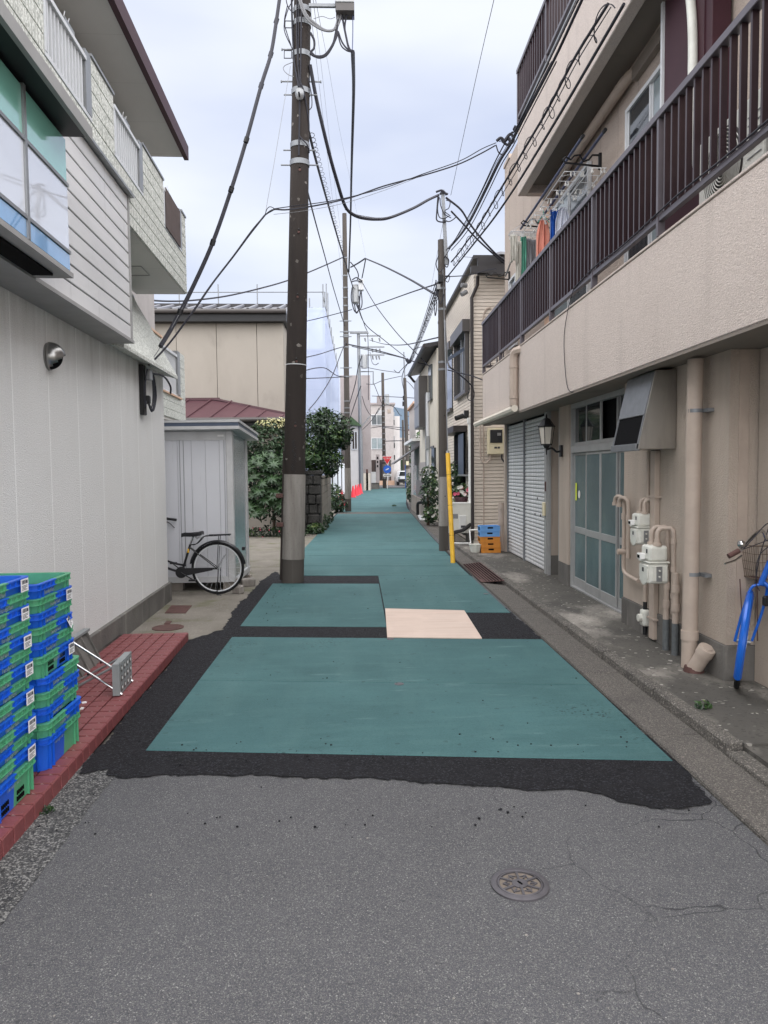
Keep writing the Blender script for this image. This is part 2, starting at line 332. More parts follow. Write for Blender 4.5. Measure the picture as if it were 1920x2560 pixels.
k = MT('reeded_glass', (98,118,121), 0.22, 0.0, 0.6); k.var((66,86,92), 1.1, 0.35, 0.65, amt=0.8, sc=(1,1.4,1)); k.var((112,130,120), 1.6, 0.62, 0.78, amt=0.5); k.lines((64,84,90), 1, 0.022, 0.4, amt=0.35, depth=0.0015); M['reeded'] = k.done()
k = MT('roller_slat', (216,217,217), 0.45, 0.0, 0.5); k.var((172,174,177), 3, amt=0.5, sc=(1,3,1)); M['slat'] = k.done()
k = MT('house_siding', (222,212,200), 0.8); k.lines((140,129,118), 2, 0.075, 0.2, amt=0.9, depth=0.012); k.var((202,191,180), 5, 0.4, 0.6, sc=(0.6,0.6,5), amt=0.6); k.var((222,212,200), 9, 0.5, 0.7, sc=(0.5,0.5,5), amt=0.5); k.height(k.noise(24, 3, sc=(0.4,0.4,3)), 0.006); M['hsiding'] = k.done()
M['cream'] = plain('cream_render', (214,207,194), 0.88, 0, 0.2, 0.2, 2)
k = MT('beige_panel', (162,155,146), 0.85); k.var((148,142,133), 0.8, 0.4, 0.7, sc=(1.6,1,0.7), amt=0.6); k.var((128,123,115), 1.3, 0.58, 0.75, sc=(1.2,1,0.8), amt=0.4); M['beige'] = k.done()
k = MT('maroon_roof', (86,58,64), 0.45, 0.0, 0.4); k.var((76,50,56), 1.2, amt=0.6, sc=(2,1,1)); M['maroon'] = k.done()
M['roof_tile'] = plain('grey_roof_tile', (112,112,118), 0.35, 0, 0.5, 0.4, 3)
M['roof_dark'] = plain('dark_roof', (52,50,52), 0.5, 0, 0.4, 0.3)
M['gutter_dark'] = plain('dark_gutter', (76,72,71), 0.4, 0, 0.5, 0.3)
M['downpipe_dark'] = plain('dark_brown_downpipe', (50,44,44), 0.45, 0, 0.4, 0.2)
M['sheet'] = None
k = MT('scaffold_sheet', (196,206,230), 0.8, spec=0.2); k.var((180,192,222), 0.35, amt=0.5, sc=(1,1,0.4)); k.lines((150,160,196), 2, 1.8, 0.01, amt=0.5)
k.p.inputs['Alpha'].default_value = 0.52; M['sheet'] = k.done()
M['hoarding'] = plain('white_hoarding', (222,226,232), 0.5, 0, 0.4, 0.1)
M['cone'] = plain('red_cone_plastic', (222,52,66), 0.5, 0, 0.4, 0.15)
k = MT('block_wall', (158,150,142), 0.9); k.var((122,114,106), 1.4, amt=0.7, sc=(1,1,0.4)); k.var((84,80,74), 2.2, 0.6, 0.8, sc=(1,2,0.3), amt=0.6); k.height(k.noise(50, 4), 0.006); M['block'] = k.done()
k = MT('dark_stone', (74,72,70), 0.9); k.var((52,51,50), 5, amt=0.8); k.height(k.noise(24, 5), 0.03); M['stone'] = k.done()
def leaf(name, col, c2):
    k = MT(name, col, 0.42, 0, 0.45); k.var(c2, 3.0, 0.35, 0.65, amt=1.0)
    k.p.inputs['Subsurface Weight'].default_value = 0.0; return k.done()
M['leaf_a'] = leaf('leaf_mid_green', (58,86,42), (42,68,36)); M['leaf_b'] = leaf('leaf_dark_green', (36,56,36), (25,42,28)); M['leaf_c'] = leaf('leaf_light_green', (106,124,62), (80,102,48))
M['leaf_f'] = leaf('fatsia_leaf', (60,86,50), (40,62,40)); M['leaf_y'] = leaf('pale_flower_head', (214,208,160), (176,172,118)); M['leaf_p'] = plain('pink_petal', (206,92,120), 0.6); M['petal_w'] = plain('white_petal', (228,226,220), 0.6)
M['bark'] = plain('bark', (78,66,56), 0.9)
M['rubber'] = plain('tyre_rubber', (24,24,26), 0.8, 0, 0.3, 0.2)
M['bike_black'] = plain('black_frame_paint', (22,23,28), 0.3, 0, 0.5, 0.1)
M['bike_blue'] = plain('blue_frame_paint', (26,96,196), 0.22, 0.1, 0.6, 0.15)
M['chrome'] = plain('chrome', (206,206,206), 0.16, 1.0, 0.5, 0.15)
M['rust_wire'] = plain('rusty_wire', (122,108,96), 0.6, 0.4, 0.4, 0.6, 20)
M['rust'] = plain('rusty_iron', (98,72,68), 0.7, 0.4, 0.4, 0.6, 15)
M['iron'] = plain('cast_iron', (96,93,97), 0.55, 0.5, 0.45, 0.5, 20)
M['iron_fill'] = plain('cast_iron_grit', (124,114,104), 0.85, 0.1, 0.3, 0.6, 60)
M['meter_cream'] = plain('meter_cream', (216,206,176), 0.5, 0, 0.4, 0.2)
def acr(*a):
    m = plain(*a); m.node_tree.nodes['Principled BSDF'].inputs['Coat Weight'].default_value = 1.0; m.node_tree.nodes['Principled BSDF'].inputs['Coat Roughness'].default_value = 0.02; return m
M['teal_sign'] = acr('teal_sign_acrylic', (140,206,190), 0.12, 0, 0.5, 0.05, 1)
M['white_sign'] = acr('white_sign_acrylic', (222,226,236), 0.06, 0, 0.6, 0.05, 1)
M['blue_sign'] = acr('blue_sign_acrylic', (112,164,214), 0.12, 0, 0.5, 0.3, 6)
M['lamp_glass'] = plain('frosted_lamp_glass', (196,190,180), 0.35, 0, 0.5, 0.15)
M['ac'] = plain('ivory_ac_case', (222,221,214), 0.45, 0, 0.4, 0.2)
def cloth(name, col): return plain(name, col, 0.95, 0, 0.1, 0.35, 9)
M['cl_pink'] = cloth('salmon_cloth', (226,150,132)); M['cl_white'] = cloth('white_cloth', (222,226,240)); M['cl_green'] = cloth('green_cloth', (104,170,150)); M['cl_grey'] = cloth('grey_cloth', (156,158,164)); M['cl_lace'] = cloth('lace_cloth', (206,204,196)); M['cl_brown'] = cloth('brown_cloth', (98,88,86))
M['pole_blue'] = plain('blue_laundry_pole', (64,72,104), 0.35, 0.3, 0.5, 0.2)
M['sign_red'] = plain('sign_red', (206,44,52), 0.4); M['sign_blue'] = plain('sign_blue', (40,96,190), 0.4)
M['car'] = plain('white_car_paint', (214,216,220), 0.2, 0, 0.6, 0.05); M['far_white'] = plain('far_white_render', (206,202,200), 0.85, 0, 0.2, 0.2, 1.5); M['far_grey'] = plain('far_grey_render', (158,150,150), 0.85, 0, 0.2, 0.25, 1.5); M['far_dark'] = plain('far_dark_timber', (58,48,46), 0.8)
M['far_tile'] = plain('far_grey_tile', (176,170,168), 0.8, 0, 0.2, 0.3, 4)
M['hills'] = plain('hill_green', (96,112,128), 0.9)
M['porch'] = plain('porch_tan', (206,172,148), 0.8)
M['yel_sticker'] = plain('yellow_green_sticker', (216,228,64), 0.5)
M['rubber_grey'] = plain('grey_plastic', (138,142,143), 0.55, 0, 0.35, 0.3, 8)
# ================================================================ GROUND
def ragged(pts, amp, step, seed=1, closed=True):
    rnd = random.Random(seed); out = []; w_ = 0.0
    n = len(pts)
    for i in range(n if closed else n-1):
        a = Vector(pts[i][:2]); b = Vector(pts[(i+1) % n][:2]); d = (b-a); k = max(1, int(d.length/step)); nn = Vector((-d.y, d.x)).normalized() if d.length > 0 else Vector((0, 0))
        for j in range(k):
            w_ = 0.86*w_+rnd.gauss(0, amp*0.55); off = 0 if j == 0 else w_+rnd.gauss(0, amp*0.35)
            p = a+d*(j/k)+nn*off; out.append((p.x, p.y))
    return out
b = MB(); b.poly([(-700,-300,-0.03),(700,-300,-0.03),(700,1200,-0.03),(-700,1200,-0.03)])
ground = b.build('ground', M['yard'], kind='structure')
b = MB(); b.poly([(-1.5,-3,0),(1.75,-3,0),(1.75,14,0),(2.05,28,0),(2.7,42,0),(3.6,55,0),(5.4,72,0),(30,74,0),(30,84,0),(-20,84,0),(-20,76,0),(1.0,70,0),(-0.2,55,0),(-0.6,40,0),(-0.85,28,0),(-1.3,12,0)])
road = b.build('road', M['asphalt'], kind='structure')
# loose aggregate strip along the tiled step
ls = [G(285,1945), G(255,1978), G(200,2055), G(130,2150), G(60,2235), G(0,2316)]
le = [(p.x, p.y) for p in ls]
le.append((le[-1][0]-(le[-2][0]-le[-1][0])*6, le[-1][1]-(le[-2][1]-le[-1][1])*6))
pl = [(-1.7,7.0,0)][:0]
pts = [(x, y, 0.003) for x, y in ragged(le, 0.004, 0.03, 3, False)]+[(le[-1][0], le[-1][1], 0.003), (-3.2, -2, 0.003), (-3.2, 4.2, 0.003), (-1.3, 4.2, 0.003)]
b = MB(); b.poly(pts); b.build('verge', M['aggregate'], kind='structure')
# left yard in front of the shed
b = MB(); b.poly([(-12,6.9,0.006),(-1.1,6.9,0.006),(-1.05,12,0.006),(-1.02,17,0.006),(-0.98,19,0.006),(-12,19,0.006)]); b.build('yard', M['yard'], kind='structure')
# fresh tar (one ragged sheet, the coated slabs lie on it)
tp = [(272,1926),(289,1943),(480,1940),(720,1945),(960,1951),(1206,1969),(1345,1978),(1440,1976),(1585,2012),(1642,2023),(1729,2020),(1781,2007),(1752,1972),(1709,1920)]
P = [G(x, y) for x, y in tp]; P = [(p.x, p.y) for p in P]
P += [(1.69,6.8),(1.70,7.3),(1.68,8.0),(1.62,8.9),(0.30,8.9),(0.30,11.15)]
lp = [(688,1430),(653,1453),(599,1508),(581,1537),(561,1575),(480,1600)]
P += [(-1.18,11.2)]+[(G(x,y).x, G(x,y).y) for x, y in lp]+[(-1.66,7.02),(-1.5,3.9)]
b = MB(); b.poly([(x, y, 0.008) for x, y in ragged(P, 0.012, 0.022, 5)]); b.build('fresh_asphalt', M['tar'], kind='structure')
# teal coated slabs
SK = -0.112
def slab(x0, x1, y0, y1, xr0=None, xl1=None, nz=0.012, name='coated_slab', mat='teal'):
    xr0 = x1 if xr0 is None else xr0; xl1 = x0 if xl1 is None else xl1
    f = lambda x, y: (x, y+SK*(x-0.4))
    c = [f(x0, y0), f(xr0, y0), f(x1, y1), f(xl1, y1)]
    b = MB(); b.hexa([(p[0], p[1], 0.002) for p in c], [(p[0], p[1], nz) for p in c])
    return b.build(name, M[mat], road, bevel=0.003)
slab(-1.24, 1.70, 4.03, 5.445, 1.69); slab(-1.24, 1.70, 5.455, 6.93)
slab(-1.24, 0.27, 7.44, 10.33); slab(0.283, 1.67, 8.24, 11.13)
b = MB(); b.poly([(-1.26,11.0,0.004),(1.70,11.0,0.004),(1.73,16.6,0.004),(1.98,28.6,0.004),(2.6,40,0.004),(3.5,54,0.004),(4.8,69,0.004),(1.0,69,0.004),(-0.3,54,0.004),(-0.64,40,0.004),(-0.82,28.6,0.004),(-1.13,16.6,0.004)]); b.build('sub_base', M['tar'], kind='structure')
EDGE = [(11.14,-1.22,1.66),(12.3,-1.2,1.66),(13.81,-1.17,1.67),(14.82,-1.15,1.69),(16.64,-1.10,1.71),(20.5,-1.0,1.78),(24.2,-0.90,1.86),(27.4,-0.80,1.93)]
for (a, l0, r0), (c, l1, r1) in zip(EDGE, EDGE[1:]): slab(l0, r1, a, c-0.035, r0, l1)
slab(-0.80, 1.95, 27.42, 28.5, 1.94, -0.78, 0.008, 'trench_patch', 'gutter')
E2 = [(28.52,-0.78,1.97),(31.5,-0.72,2.05),(35.5,-0.66,2.25),(40,-0.6,2.55),(46,-0.42,2.95),(52,-0.2,3.3),(58,0.1,3.75),(64,0.6,4.25),(69,1.1,4.9)]
for (a, l0, r0), (c, l1, r1) in zip(E2, E2[1:]): slab(l0, r1, a, c-0.07, r0, l1)
# crumbs of tar
rnd = random.Random(8); b = MB()
for i in range(190):
    t = rnd.random()
    if t < 0.35: x, y = rnd.uniform(-1.4, 1.6), 4.0+rnd.gauss(0.16, 0.18)
    elif t < 0.55: x, y = -1.18+abs(rnd.gauss(0, 0.16)), rnd.uniform(7.6, 10)
    elif t < 0.75: x, y = rnd.uniform(-1.5, 1.6), 3.42-abs(rnd.gauss(0, 0.14))
    else: x, y = rnd.uniform(-1.1, 1.7), rnd.uniform(4.1, 11)
    r = rnd.uniform(0.002, 0.008); z = 0.012 if y > 3.95 else 0.004
    b.lathe([(r*0.7, z-0.001), (r, z+r*0.4), (r*0.5, z+r*0.8)], (x, y, 0), 5)
b.build('tar_crumbs', M['tar'], kind='stuff', label='black tar crumbs scattered over the teal slabs and the asphalt', category='tar crumbs')
rnd = random.Random(9); b = MB()
for i in range(36):
    x, y = rnd.uniform(-1.6, 1.6), rnd.uniform(1.2, 3.3); r = rnd.uniform(0.0025, 0.007)
    b.lathe([(r*0.8, 0.0), (r, r*0.35), (r*0.5, r*0.7)], (x, y, 0.001), 5)
b.build('pebbles', M['pole_conc'], kind='stuff', label='small pale pebbles scattered on the grey asphalt in front', category='pebbles')
# gutter, kerb, pavement on the right
gut = MB().bx(1.71, 2.02, -2, 14.9, -0.02, 0.012).build('gutter', M['gutter'], kind='structure')
y = 0.2
while y < 14.8:
    MB().bx(1.715, 2.0, y+0.004, min(y+1.34, 14.88), 0.0, 0.024).build('gutter_slab', M['gutter'], gut, bevel=0.006); y += 1.345
b = MB(); b.poly([(1.78,14.9,0.01),(2.35,14.9,0.01),(2.45,28,0.01),(3.0,40,0.01),(2.7,40,0.01),(1.98,28,0.01)]); b.build('far_gutter', M['gutter'], kind='structure')
pav = MB()
pav.prism([(2.105,3.92),(9,3.92),(9,14.6),(2.02,14.6)], -0.02, 0.08); pav.prism([(2.105,-2),(9,-2),(9,3.918),(2.105,3.918)], -0.02, 0.066)
pavement = pav.build('pavement', M['pavement'], kind='structure')
kerb = MB().bx(2.0, 2.1, -2, 3.9, -0.02, 0.03).build('kerb', M['kerb'], kind='structure')
y = 3.93; rnd = random.Random(4)
while y < 14.5:
    x = 2.005-0.006*(y-3.9); l = 1.035
    b = MB(); d = rnd.uniform(-0.004, 0.004)
    b.prism([(x, -0.02), (x+0.012, 0.072+d), (x+0.026, 0.086+d), (x+0.10, 0.086+d), (x+0.10, -0.02)], y+0.004, y+l, 'y')
    b.build('kerb_stone', M['kerb'], kerb, bevel=0.007, seg=2); y += 1.04
y = 0.3
while y < 3.8:
    MB().bx(1.99, 2.1, y+0.004, y+1.2, -0.02, 0.05).build('kerb_stone', M['kerb'], kerb, bevel=0.012, seg=2); y += 1.205
# plywood sheet laid over the road
t = [G(963,1526), G(1161,1531), G(1205,1601), G(968,1598)]
b = MB(); c = [(p.x, p.y) for p in (t[3], t[2], t[1], t[0])]
b.hexa([(x, y, 0.0125) for x, y in c], [(x, y, 0.0245) for x, y in c])
tag(b.build('plywood_sheet', M['plywood'], bevel=0.002), 'pale pinkish plywood sheet lying flat on the teal road beside a black patch', 'plywood')
# manhole (valve) cover
mc = G(1300, 2213); t = thing('valve_cover', (mc.x, mc.y, 0), 'small round cast iron valve cover with six petal panels in the near asphalt', 'manhole cover', rz=0.5)
b = MB(); b.lathe([(0.112, 0.0), (0.112, 0.007), (0.108, 0.009), (0.090, 0.009), (0.088, 0.006), (0.086, 0.009), (0.080, 0.010), (0.080, 0.004)], n=40); b.build('ring', M['iron'], t, smooth=True)
MB().lathe([(0.078, 0.0), (0.078, 0.0045)], n=32).build('lid', M['iron_fill'], t)
b = MB(); b.lathe([(0.030, 0.004), (0.030, 0.0095), (0.028, 0.010)], n=24)
b.build('hub', M['iron'], t)
for i in range(6):
    a = math.radians(60*i); MB().box((0.054*math.cos(a), 0.054*math.sin(a), 0.0065), (0.05, 0.009, 0.008), Matrix.Rotation(a, 3, 'Z')).build('spoke', M['iron'], t)
    a2 = a+math.radians(30); b = MB()
    b.box((0.053*math.cos(a2), 0.053*math.sin(a2), 0.006), (0.028, 0.006, 0.006), Matrix.Rotation(a2, 3, 'Z'))
    for s_ in (-1, 1): b.box((0.053*math.cos(a2)+s_*0.010*math.sin(a2), 0.053*math.sin(a2)-s_*0.010*math.cos(a2), 0.006), (0.02, 0.004, 0.006), Matrix.Rotation(a2+s_*0.7, 3, 'Z'))
    b.build('petal_emblem', M['iron'], t)
b = MB(); b.bx(-0.004, 0.004, -0.014, 0.014, 0.009, 0.0108); b.lathe([(0.006, 0.009), (0.006, 0.0109)], n=10); b.build('keyhole', M['dark'], t)
for px, py, w_ in ((998,1714,'middle of the nearest teal slab'),(976,1601,'teal slab just below the plywood sheet'),(1215,1487,'teal road nearer the steel ramp')):
    p = G(px, py); o = MB().lathe([(0.036, 0.008), (0.036, 0.0145), (0.030, 0.016)], n=20).build('survey_cap', M['iron']); o.location = (p.x, p.y, 0)
    tag(o, 'small dark round metal cap set in the '+w_, 'marker cap', 'round caps in the teal road')
# yard covers
for pts, nm in ((((412,1535),(428,1516),(480,1516),(464,1535)), 'rusty square inspection cover in the gravel past the wall corner'),(((410,1562),(416,1555),(430,1555),(424,1562)), 'tiny rusty cover beside the oval manhole by the tiled step')):
    c = [G(*p) for p in pts]; b = MB(); b.hexa([(p.x, p.y, 0.0) for p in c], [(p.x, p.y, 0.014) for p in c]); tag(b.build('inspection_cover', M['rust'], bevel=0.002), nm, 'drain cover')
p = G(420, 1571); o = MB().lathe([(0.16, 0.0), (0.16, 0.013), (0.14, 0.013), (0.135, 0.010), (0.0001, 0.010)], n=28).build('manhole_cover', M['rust']); o.location = (p.x, p.y, 0)
tag(o, 'rusty round manhole cover in the gravel at the far end of the tiled step', 'manhole cover')
# ================================================================ LEFT SHOP BUILDING (local: x out of the facade, y along it, z up)
LA = math.radians(1.92); LP0 = (-2.39, 9.27, 0)
shop = thing('shop_building', LP0, 'white stucco shop with grey metal siding, tiled upper balconies and deep eaves', 'building', rz=LA)
def LW(u, v, z): return Vector(LP0)+Matrix.Rotation(LA, 3, 'Z') @ Vector((u, v, z))
def LG(px, py, u):
    d = ray(px, py); n = Vector((math.cos(LA), math.sin(LA), 0)); p = Vector(LP0)+n*u
    q = CAMP+d*((n.dot(p)-n.dot(CAMP))/n.dot(d)); r_ = Matrix.Rotation(-LA, 3, 'Z') @ (q-Vector(LP0)); return r_
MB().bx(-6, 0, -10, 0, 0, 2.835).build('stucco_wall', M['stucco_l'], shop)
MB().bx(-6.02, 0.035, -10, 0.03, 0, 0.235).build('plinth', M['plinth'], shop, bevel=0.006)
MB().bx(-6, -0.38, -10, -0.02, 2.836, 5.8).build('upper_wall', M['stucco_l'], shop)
# siding band
MB().bx(0.002, 0.235, -10, -2.37, 2.812, 4.10).build('siding_backing', M['dark'], shop)
for i in range(10):
    z0 = 2.82+0.129*i; MB().bx(0.236, 0.252, -10, -2.375, z0, z0+0.118).build('siding_board', M['siding'], shop, bevel=0.004)
MB().bx(0.0, 0.262, -2.369, -2.335, 2.80, 4.11).build('corner_trim', M['trim_l'], shop)
MB().bx(0.0, 0.275, -10, -2.34, 2.785, 2.812).build('drip_trim', M['trim_l'], shop)
MB().bx(0.2, 0.30, -10, -2.30, 4.105, 4.128).build('cap_trim', M['alu_grey'], shop)
# tiled balcony front with railed openings
OPEN = [(-4.29, -3.36), (-2.76, -1.82), (-0.91, 0.03)]
solid = [(-10, -4.29), (-3.36, -2.76), (-1.82, -0.91), (0.03, 0.30)]
def trow(v0, v1, z0, z1):
    v = v0
    while v < v1-0.01:
        e = min(v+1.82, v1); MB().bx(0.242, 0.262, v+0.002, e-0.002, z0+0.004, z1-0.004).build('tile_board', M['tileboard'], shop, bevel=0.002); v = e
for v0, v1 in solid:
    MB().bx(0.12, 0.241, v0, v1, 4.29, 4.79).build('parapet', M['trim_l'], shop)
    for i in range(4): trow(v0, v1, 4.29+0.125*i, 4.29+0.125*(i+1))
    MB().bx(0.11, 0.275, v0, v1, 4.791, 4.812).build('coping', M['alu_grey'], shop)
MB().bx(0.12, 0.241, -10, -2.33, 4.13, 4.288).build('parapet', M['trim_l'], shop); trow(-10, -2.33, 4.13, 4.288)
MB().bx(-0.37, 0.241, -2.33, 0.30, 3.85, 3.99).build('balcony_slab', M['soffit_l'], shop)
MB().bx(0.12, 0.241, -2.329, 0.30, 3.991, 4.288).build('parapet', M['trim_l'], shop)
for z0, z1 in ((3.852, 3.96), (3.96, 4.07), (4.07, 4.18), (4.18, 4.288)): trow(-2.33, 0.30, z0, z1)
MB().bx(-0.37, 0.119, 0.16, 0.30, 3.991, 4.79).build('parapet', M['tileboard'], shop)
b = MB(); b.tube([(0.02,-1.0,3.846),(0.02,-0.62,3.846),(-0.2,-0.62,3.846),(-0.2,-1.0,3.846)], 0.006, 4, closed=True); b.build('soffit_hatch', M['trim_l'], shop)
MB().bx(-0.37, 0.119, -10, -2.335, 4.131, 4.18).build('balcony_floor', M['plinth'], shop)
for i, (v0, v1) in enumerate(OPEN):
    r_ = MB(); r_.bx(0.23, 0.275, v0, v1-0.12, 4.69, 4.722).bx(0.235, 0.265, v0, v1, 4.295, 4.325).bx(0.235, 0.268, v0, v0+0.03, 4.326, 4.69)
    rail = r_.build('balcony_railing', M['alu'], shop)
    MB().bx(0.15, 0.268, v1-0.13, v1-0.004, 4.326, 4.78).build('side_panel', M['alu_grey'], rail)
    MB().bx(0.02, 0.16, v1-0.22, v1-0.02, 4.18, 4.95).build('screen_post', M['alu_grey'], rail)
    for j in range(11):
        v = v0+0.07+j*(v1-v0-0.2)/11; MB().bx(0.24, 0.258, v, v+0.022, 4.326, 4.69).build('baluster', M['alu'], rail)
    for dv in (0.06, 0.15):
        b = MB(); h = [(0.10, v1-dv, 4.95), (0.10, v1-dv, 4.985), (0.13, v1-dv-0.01, 4.98), (0.14, v1-dv-0.012, 5.02)]; b.tube(h, 0.004, 4); b.build('hook', M['alu'], rail)
MB().bx(0.272, 0.278, -0.87, -0.10, 4.31, 4.74).build('screen_sheet', M['cl_brown'], shop)
b = MB(); b.tube([(0.0,-0.5,4.98),(0.0,-0.03,4.98),(0.0,-0.03,4.3)], 0.012, 4); b.build('pole_frame', M['alu_grey'], shop)
# eaves
MB().bx(-6, 0.13, -10, 1.0, 5.83, 5.95).build('eaves', M['soffit_l'], shop)
MB().bx(0.131, 0.19, -10, 1.03, 5.80, 5.98).build('fascia_board', M['shutter_brown'], shop)
# flared tiled canopy over the wall corner
pr = [(-0.37, 3.84), (-0.29, 3.66), (-0.15, 3.42), (0.0, 3.10), (0.17, 2.79)]
b = MB(); b.prism(pr+[(0.17, 2.755), (0.0, 2.8), (-0.2, 2.84), (-0.375, 2.84)], -2.32, 0.04, 'y'); can = b.build('flared_canopy', M['tileboard'], shop)
# rain pipe post of the balcony
# ---- illuminated-style fascia sign box with three coloured bands
MB().bx(0.255, 0.60, -10, -4.585, 3.655, 3.70).build('sign_hood', M['black'], shop)
MB().bx(0.601, 0.63, -10, -4.57, 3.64, 3.715).build('hood_trim', M['trim_l'], shop)
sign = MB().bx(0.256, 0.46, -10, -4.605, 2.83, 3.64).build('fascia_sign', M['trim_l'], shop)
for v0, v1 in ((-5.22, -4.605), (-5.90, -5.25), (-6.6, -5.93), (-7.3, -6.63), (-8.0, -7.33)):
    MB().bx(0.461, 0.478, v0, v1, 3.37, 3.63).build('teal_band', M['teal_sign'], sign)
    MB().bx(0.461, 0.480, v0, v1, 2.965, 3.345).build('white_band', M['white_sign'], sign)
    MB().bx(0.461, 0.482, v0, v1, 2.845, 2.94).build('blue_band', M['blue_sign'], sign)
for v in (-5.235, -5.915, -6.615, -7.315): MB().bx(0.461, 0.492, v-0.014, v+0.014, 2.84, 3.64).build('mullion', M['alu_grey'], sign)
for z in (2.953, 3.357): MB().bx(0.461, 0.490, -8.0, -4.60, z-0.010, z+0.010).build('sign_rail', M['alu_grey'], sign)
MB().bx(0.256, 0.50, -10, -4.60, 2.80, 2.829).build('sign_base', M['trim_l'], sign)
MB().bx(0.30, 0.42, -10, -4.72, 2.785, 2.799).build('light_slot', M['dark'], sign)
# ---- vent hood
vw = LW(0, -3.70, 2.46)
vh = thing('vent_hood', vw, 'stainless steel dome vent hood on the white stucco wall with soot above', 'vent', rz=LA)
n, m = 28, 12; R = 0.092; vs = []; fs = []
for i in range(m+1):
    a = math.pi/2*i/m
    for j in range(n): th = 2*math.pi*j/n; vs.append((0.105*math.sin(a)+0.012, R*math.cos(a)*math.cos(th), R*1.12*math.cos(a)*math.sin(th)))
def opn(c): return 0.62*c[0]+0.35*c[1]-0.80*c[2] > 0.066 and c[2] < 0.035
for i in range(m):
    for j in range(n):
        q = (i*n+j, (i+1)*n+j, (i+1)*n+(j+1) % n, i*n+(j+1) % n); c = [sum(vs[t_][k_] for t_ in q)/4 for k_ in range(3)]
        if not opn(c): fs.append(q)
b = MB(); b.add(vs, fs); dm = b.build('dome', M['steel'], vh, smooth=True); sm_ = dm.modifiers.new('thickness', 'SOLIDIFY'); sm_.thickness = 0.004; sm_.offset = -1
b = MB(); b.add([(x*0.86, y*0.9, z*0.9) for x, y, z in vs], [f_[::-1] for f_ in [(i*n+j, (i+1)*n+j, (i+1)*n+(j+1) % n, i*n+(j+1) % n) for i in range(m) for j in range(n)]]); b.build('duct_opening', M['dark'], vh)
MB().lathe([(0.10, 0.0), (0.10, 0.012)], n=24, axis='x').build('backplate', M['steel'], vh)
k = MT('soot', (96,84,74), 0.95); k.p.inputs['Alpha'].default_value = 0.5; M['soot'] = k.done()
# ---- cable termination box on the wall corner
cb = thing('cable_board', LW(0.0, -1.1, 2.35), 'black cable terminal board with loops of wire under the flared canopy', 'cable terminal', rz=LA)
MB().bx(0.002, 0.05, -0.05, 0.06, -0.12, 0.42).build('board', M['black'], cb, bevel=0.005)
MB().bx(0.05, 0.11, 0.0, 0.12, 0.26, 0.38).build('splice_box', M['alu_grey'], cb, bevel=0.01)
MB().bx(0.05, 0.10, -0.02, 0.05, 0.0, 0.09).build('splice_box', M['black'], cb, bevel=0.01)
for i, (a_, c_, r_) in enumerate(((0.22, 0.22, 0.011), (0.17, 0.28, 0.008), (0.13, 0.18, 0.007), (-0.12, 0.2, 0.008))):
    b = MB(); b.tube(catmull([(0.08, 0.02, 0.36), (0.10, a_*0.8, 0.34), (0.09, a_*1.5, 0.12), (0.08, a_*1.0, -c_*0.25), (0.07, a_*0.4, 0.0), (0.06, 0.02, 0.06)], 5), r_, 5); b.build('wire_loop', M['cable'], cb, smooth=True)
b = MB(); b.tube(catmull([(0.10, 0.1, 0.34), (0.14, 0.5, 0.36), (0.12, 0.95, 0.30), (0.1, 1.05, 0.22)], 5), 0.012, 5); b.build('wire_tail', M['cable'], cb, smooth=True)
# ---- second tiled house behind
th2 = thing('tiled_house', LW(-0.55, 4.2, 0), 'pale tiled house with a small railed balcony rising behind the storage shed', 'house', rz=LA)
MB().bx(-5, -0.5, -2.9, 0, 0, 6.0).build('wall', M['far_tile'], th2)
MB().bx(-0.5, -0.02, -2.9, 0, 2.45, 2.52).build('balcony_slab', M['soffit_l'], th2)
for i in range(9):
    z0 = 2.5+0.131*i; full = z0 < 2.85
    for v0, v1 in (((-2.9, -0.0),) if full else ((-2.9, -1.75), (-0.42, 0.0))): MB().bx(-0.06, 0.0, v0+0.002, v1-0.002, z0+0.003, z0+0.127).build('tile_board', M['tileboard'], th2)
MB().bx(-0.499, -0.061, -0.06, -0.002, 2.52, 3.67).build('end_board', M['tileboard'], th2)
rail = MB().bx(-0.05, 0.005, -1.75, -0.62, 3.56, 3.60).bx(-0.05, -0.01, -1.75, -0.42, 2.90, 2.93).build('balcony_railing', M['alu'], th2)
for j in range(13): MB().bx(-0.04, -0.02, -1.7+j*0.085, -1.675+j*0.085, 2.931, 3.56).build('baluster', M['alu'], rail)
MB().bx(-0.08, 0.01, -0.62, -0.43, 2.931, 3.67).build('side_panel', M['alu_grey'], rail)
MB().bx(-0.07, 0.03, -1.78, -0.40, 2.862, 2.888).build('sill', M['porch'], th2); MB().bx(-0.07, 0.02, -2.9, -1.76, 3.68, 3.71).build('coping', M['porch'], th2)
MB().bx(-0.40, -0.2, -2.75, -2.5, 3.6, 4.15).build('screen_post', M['alu_grey'], th2)
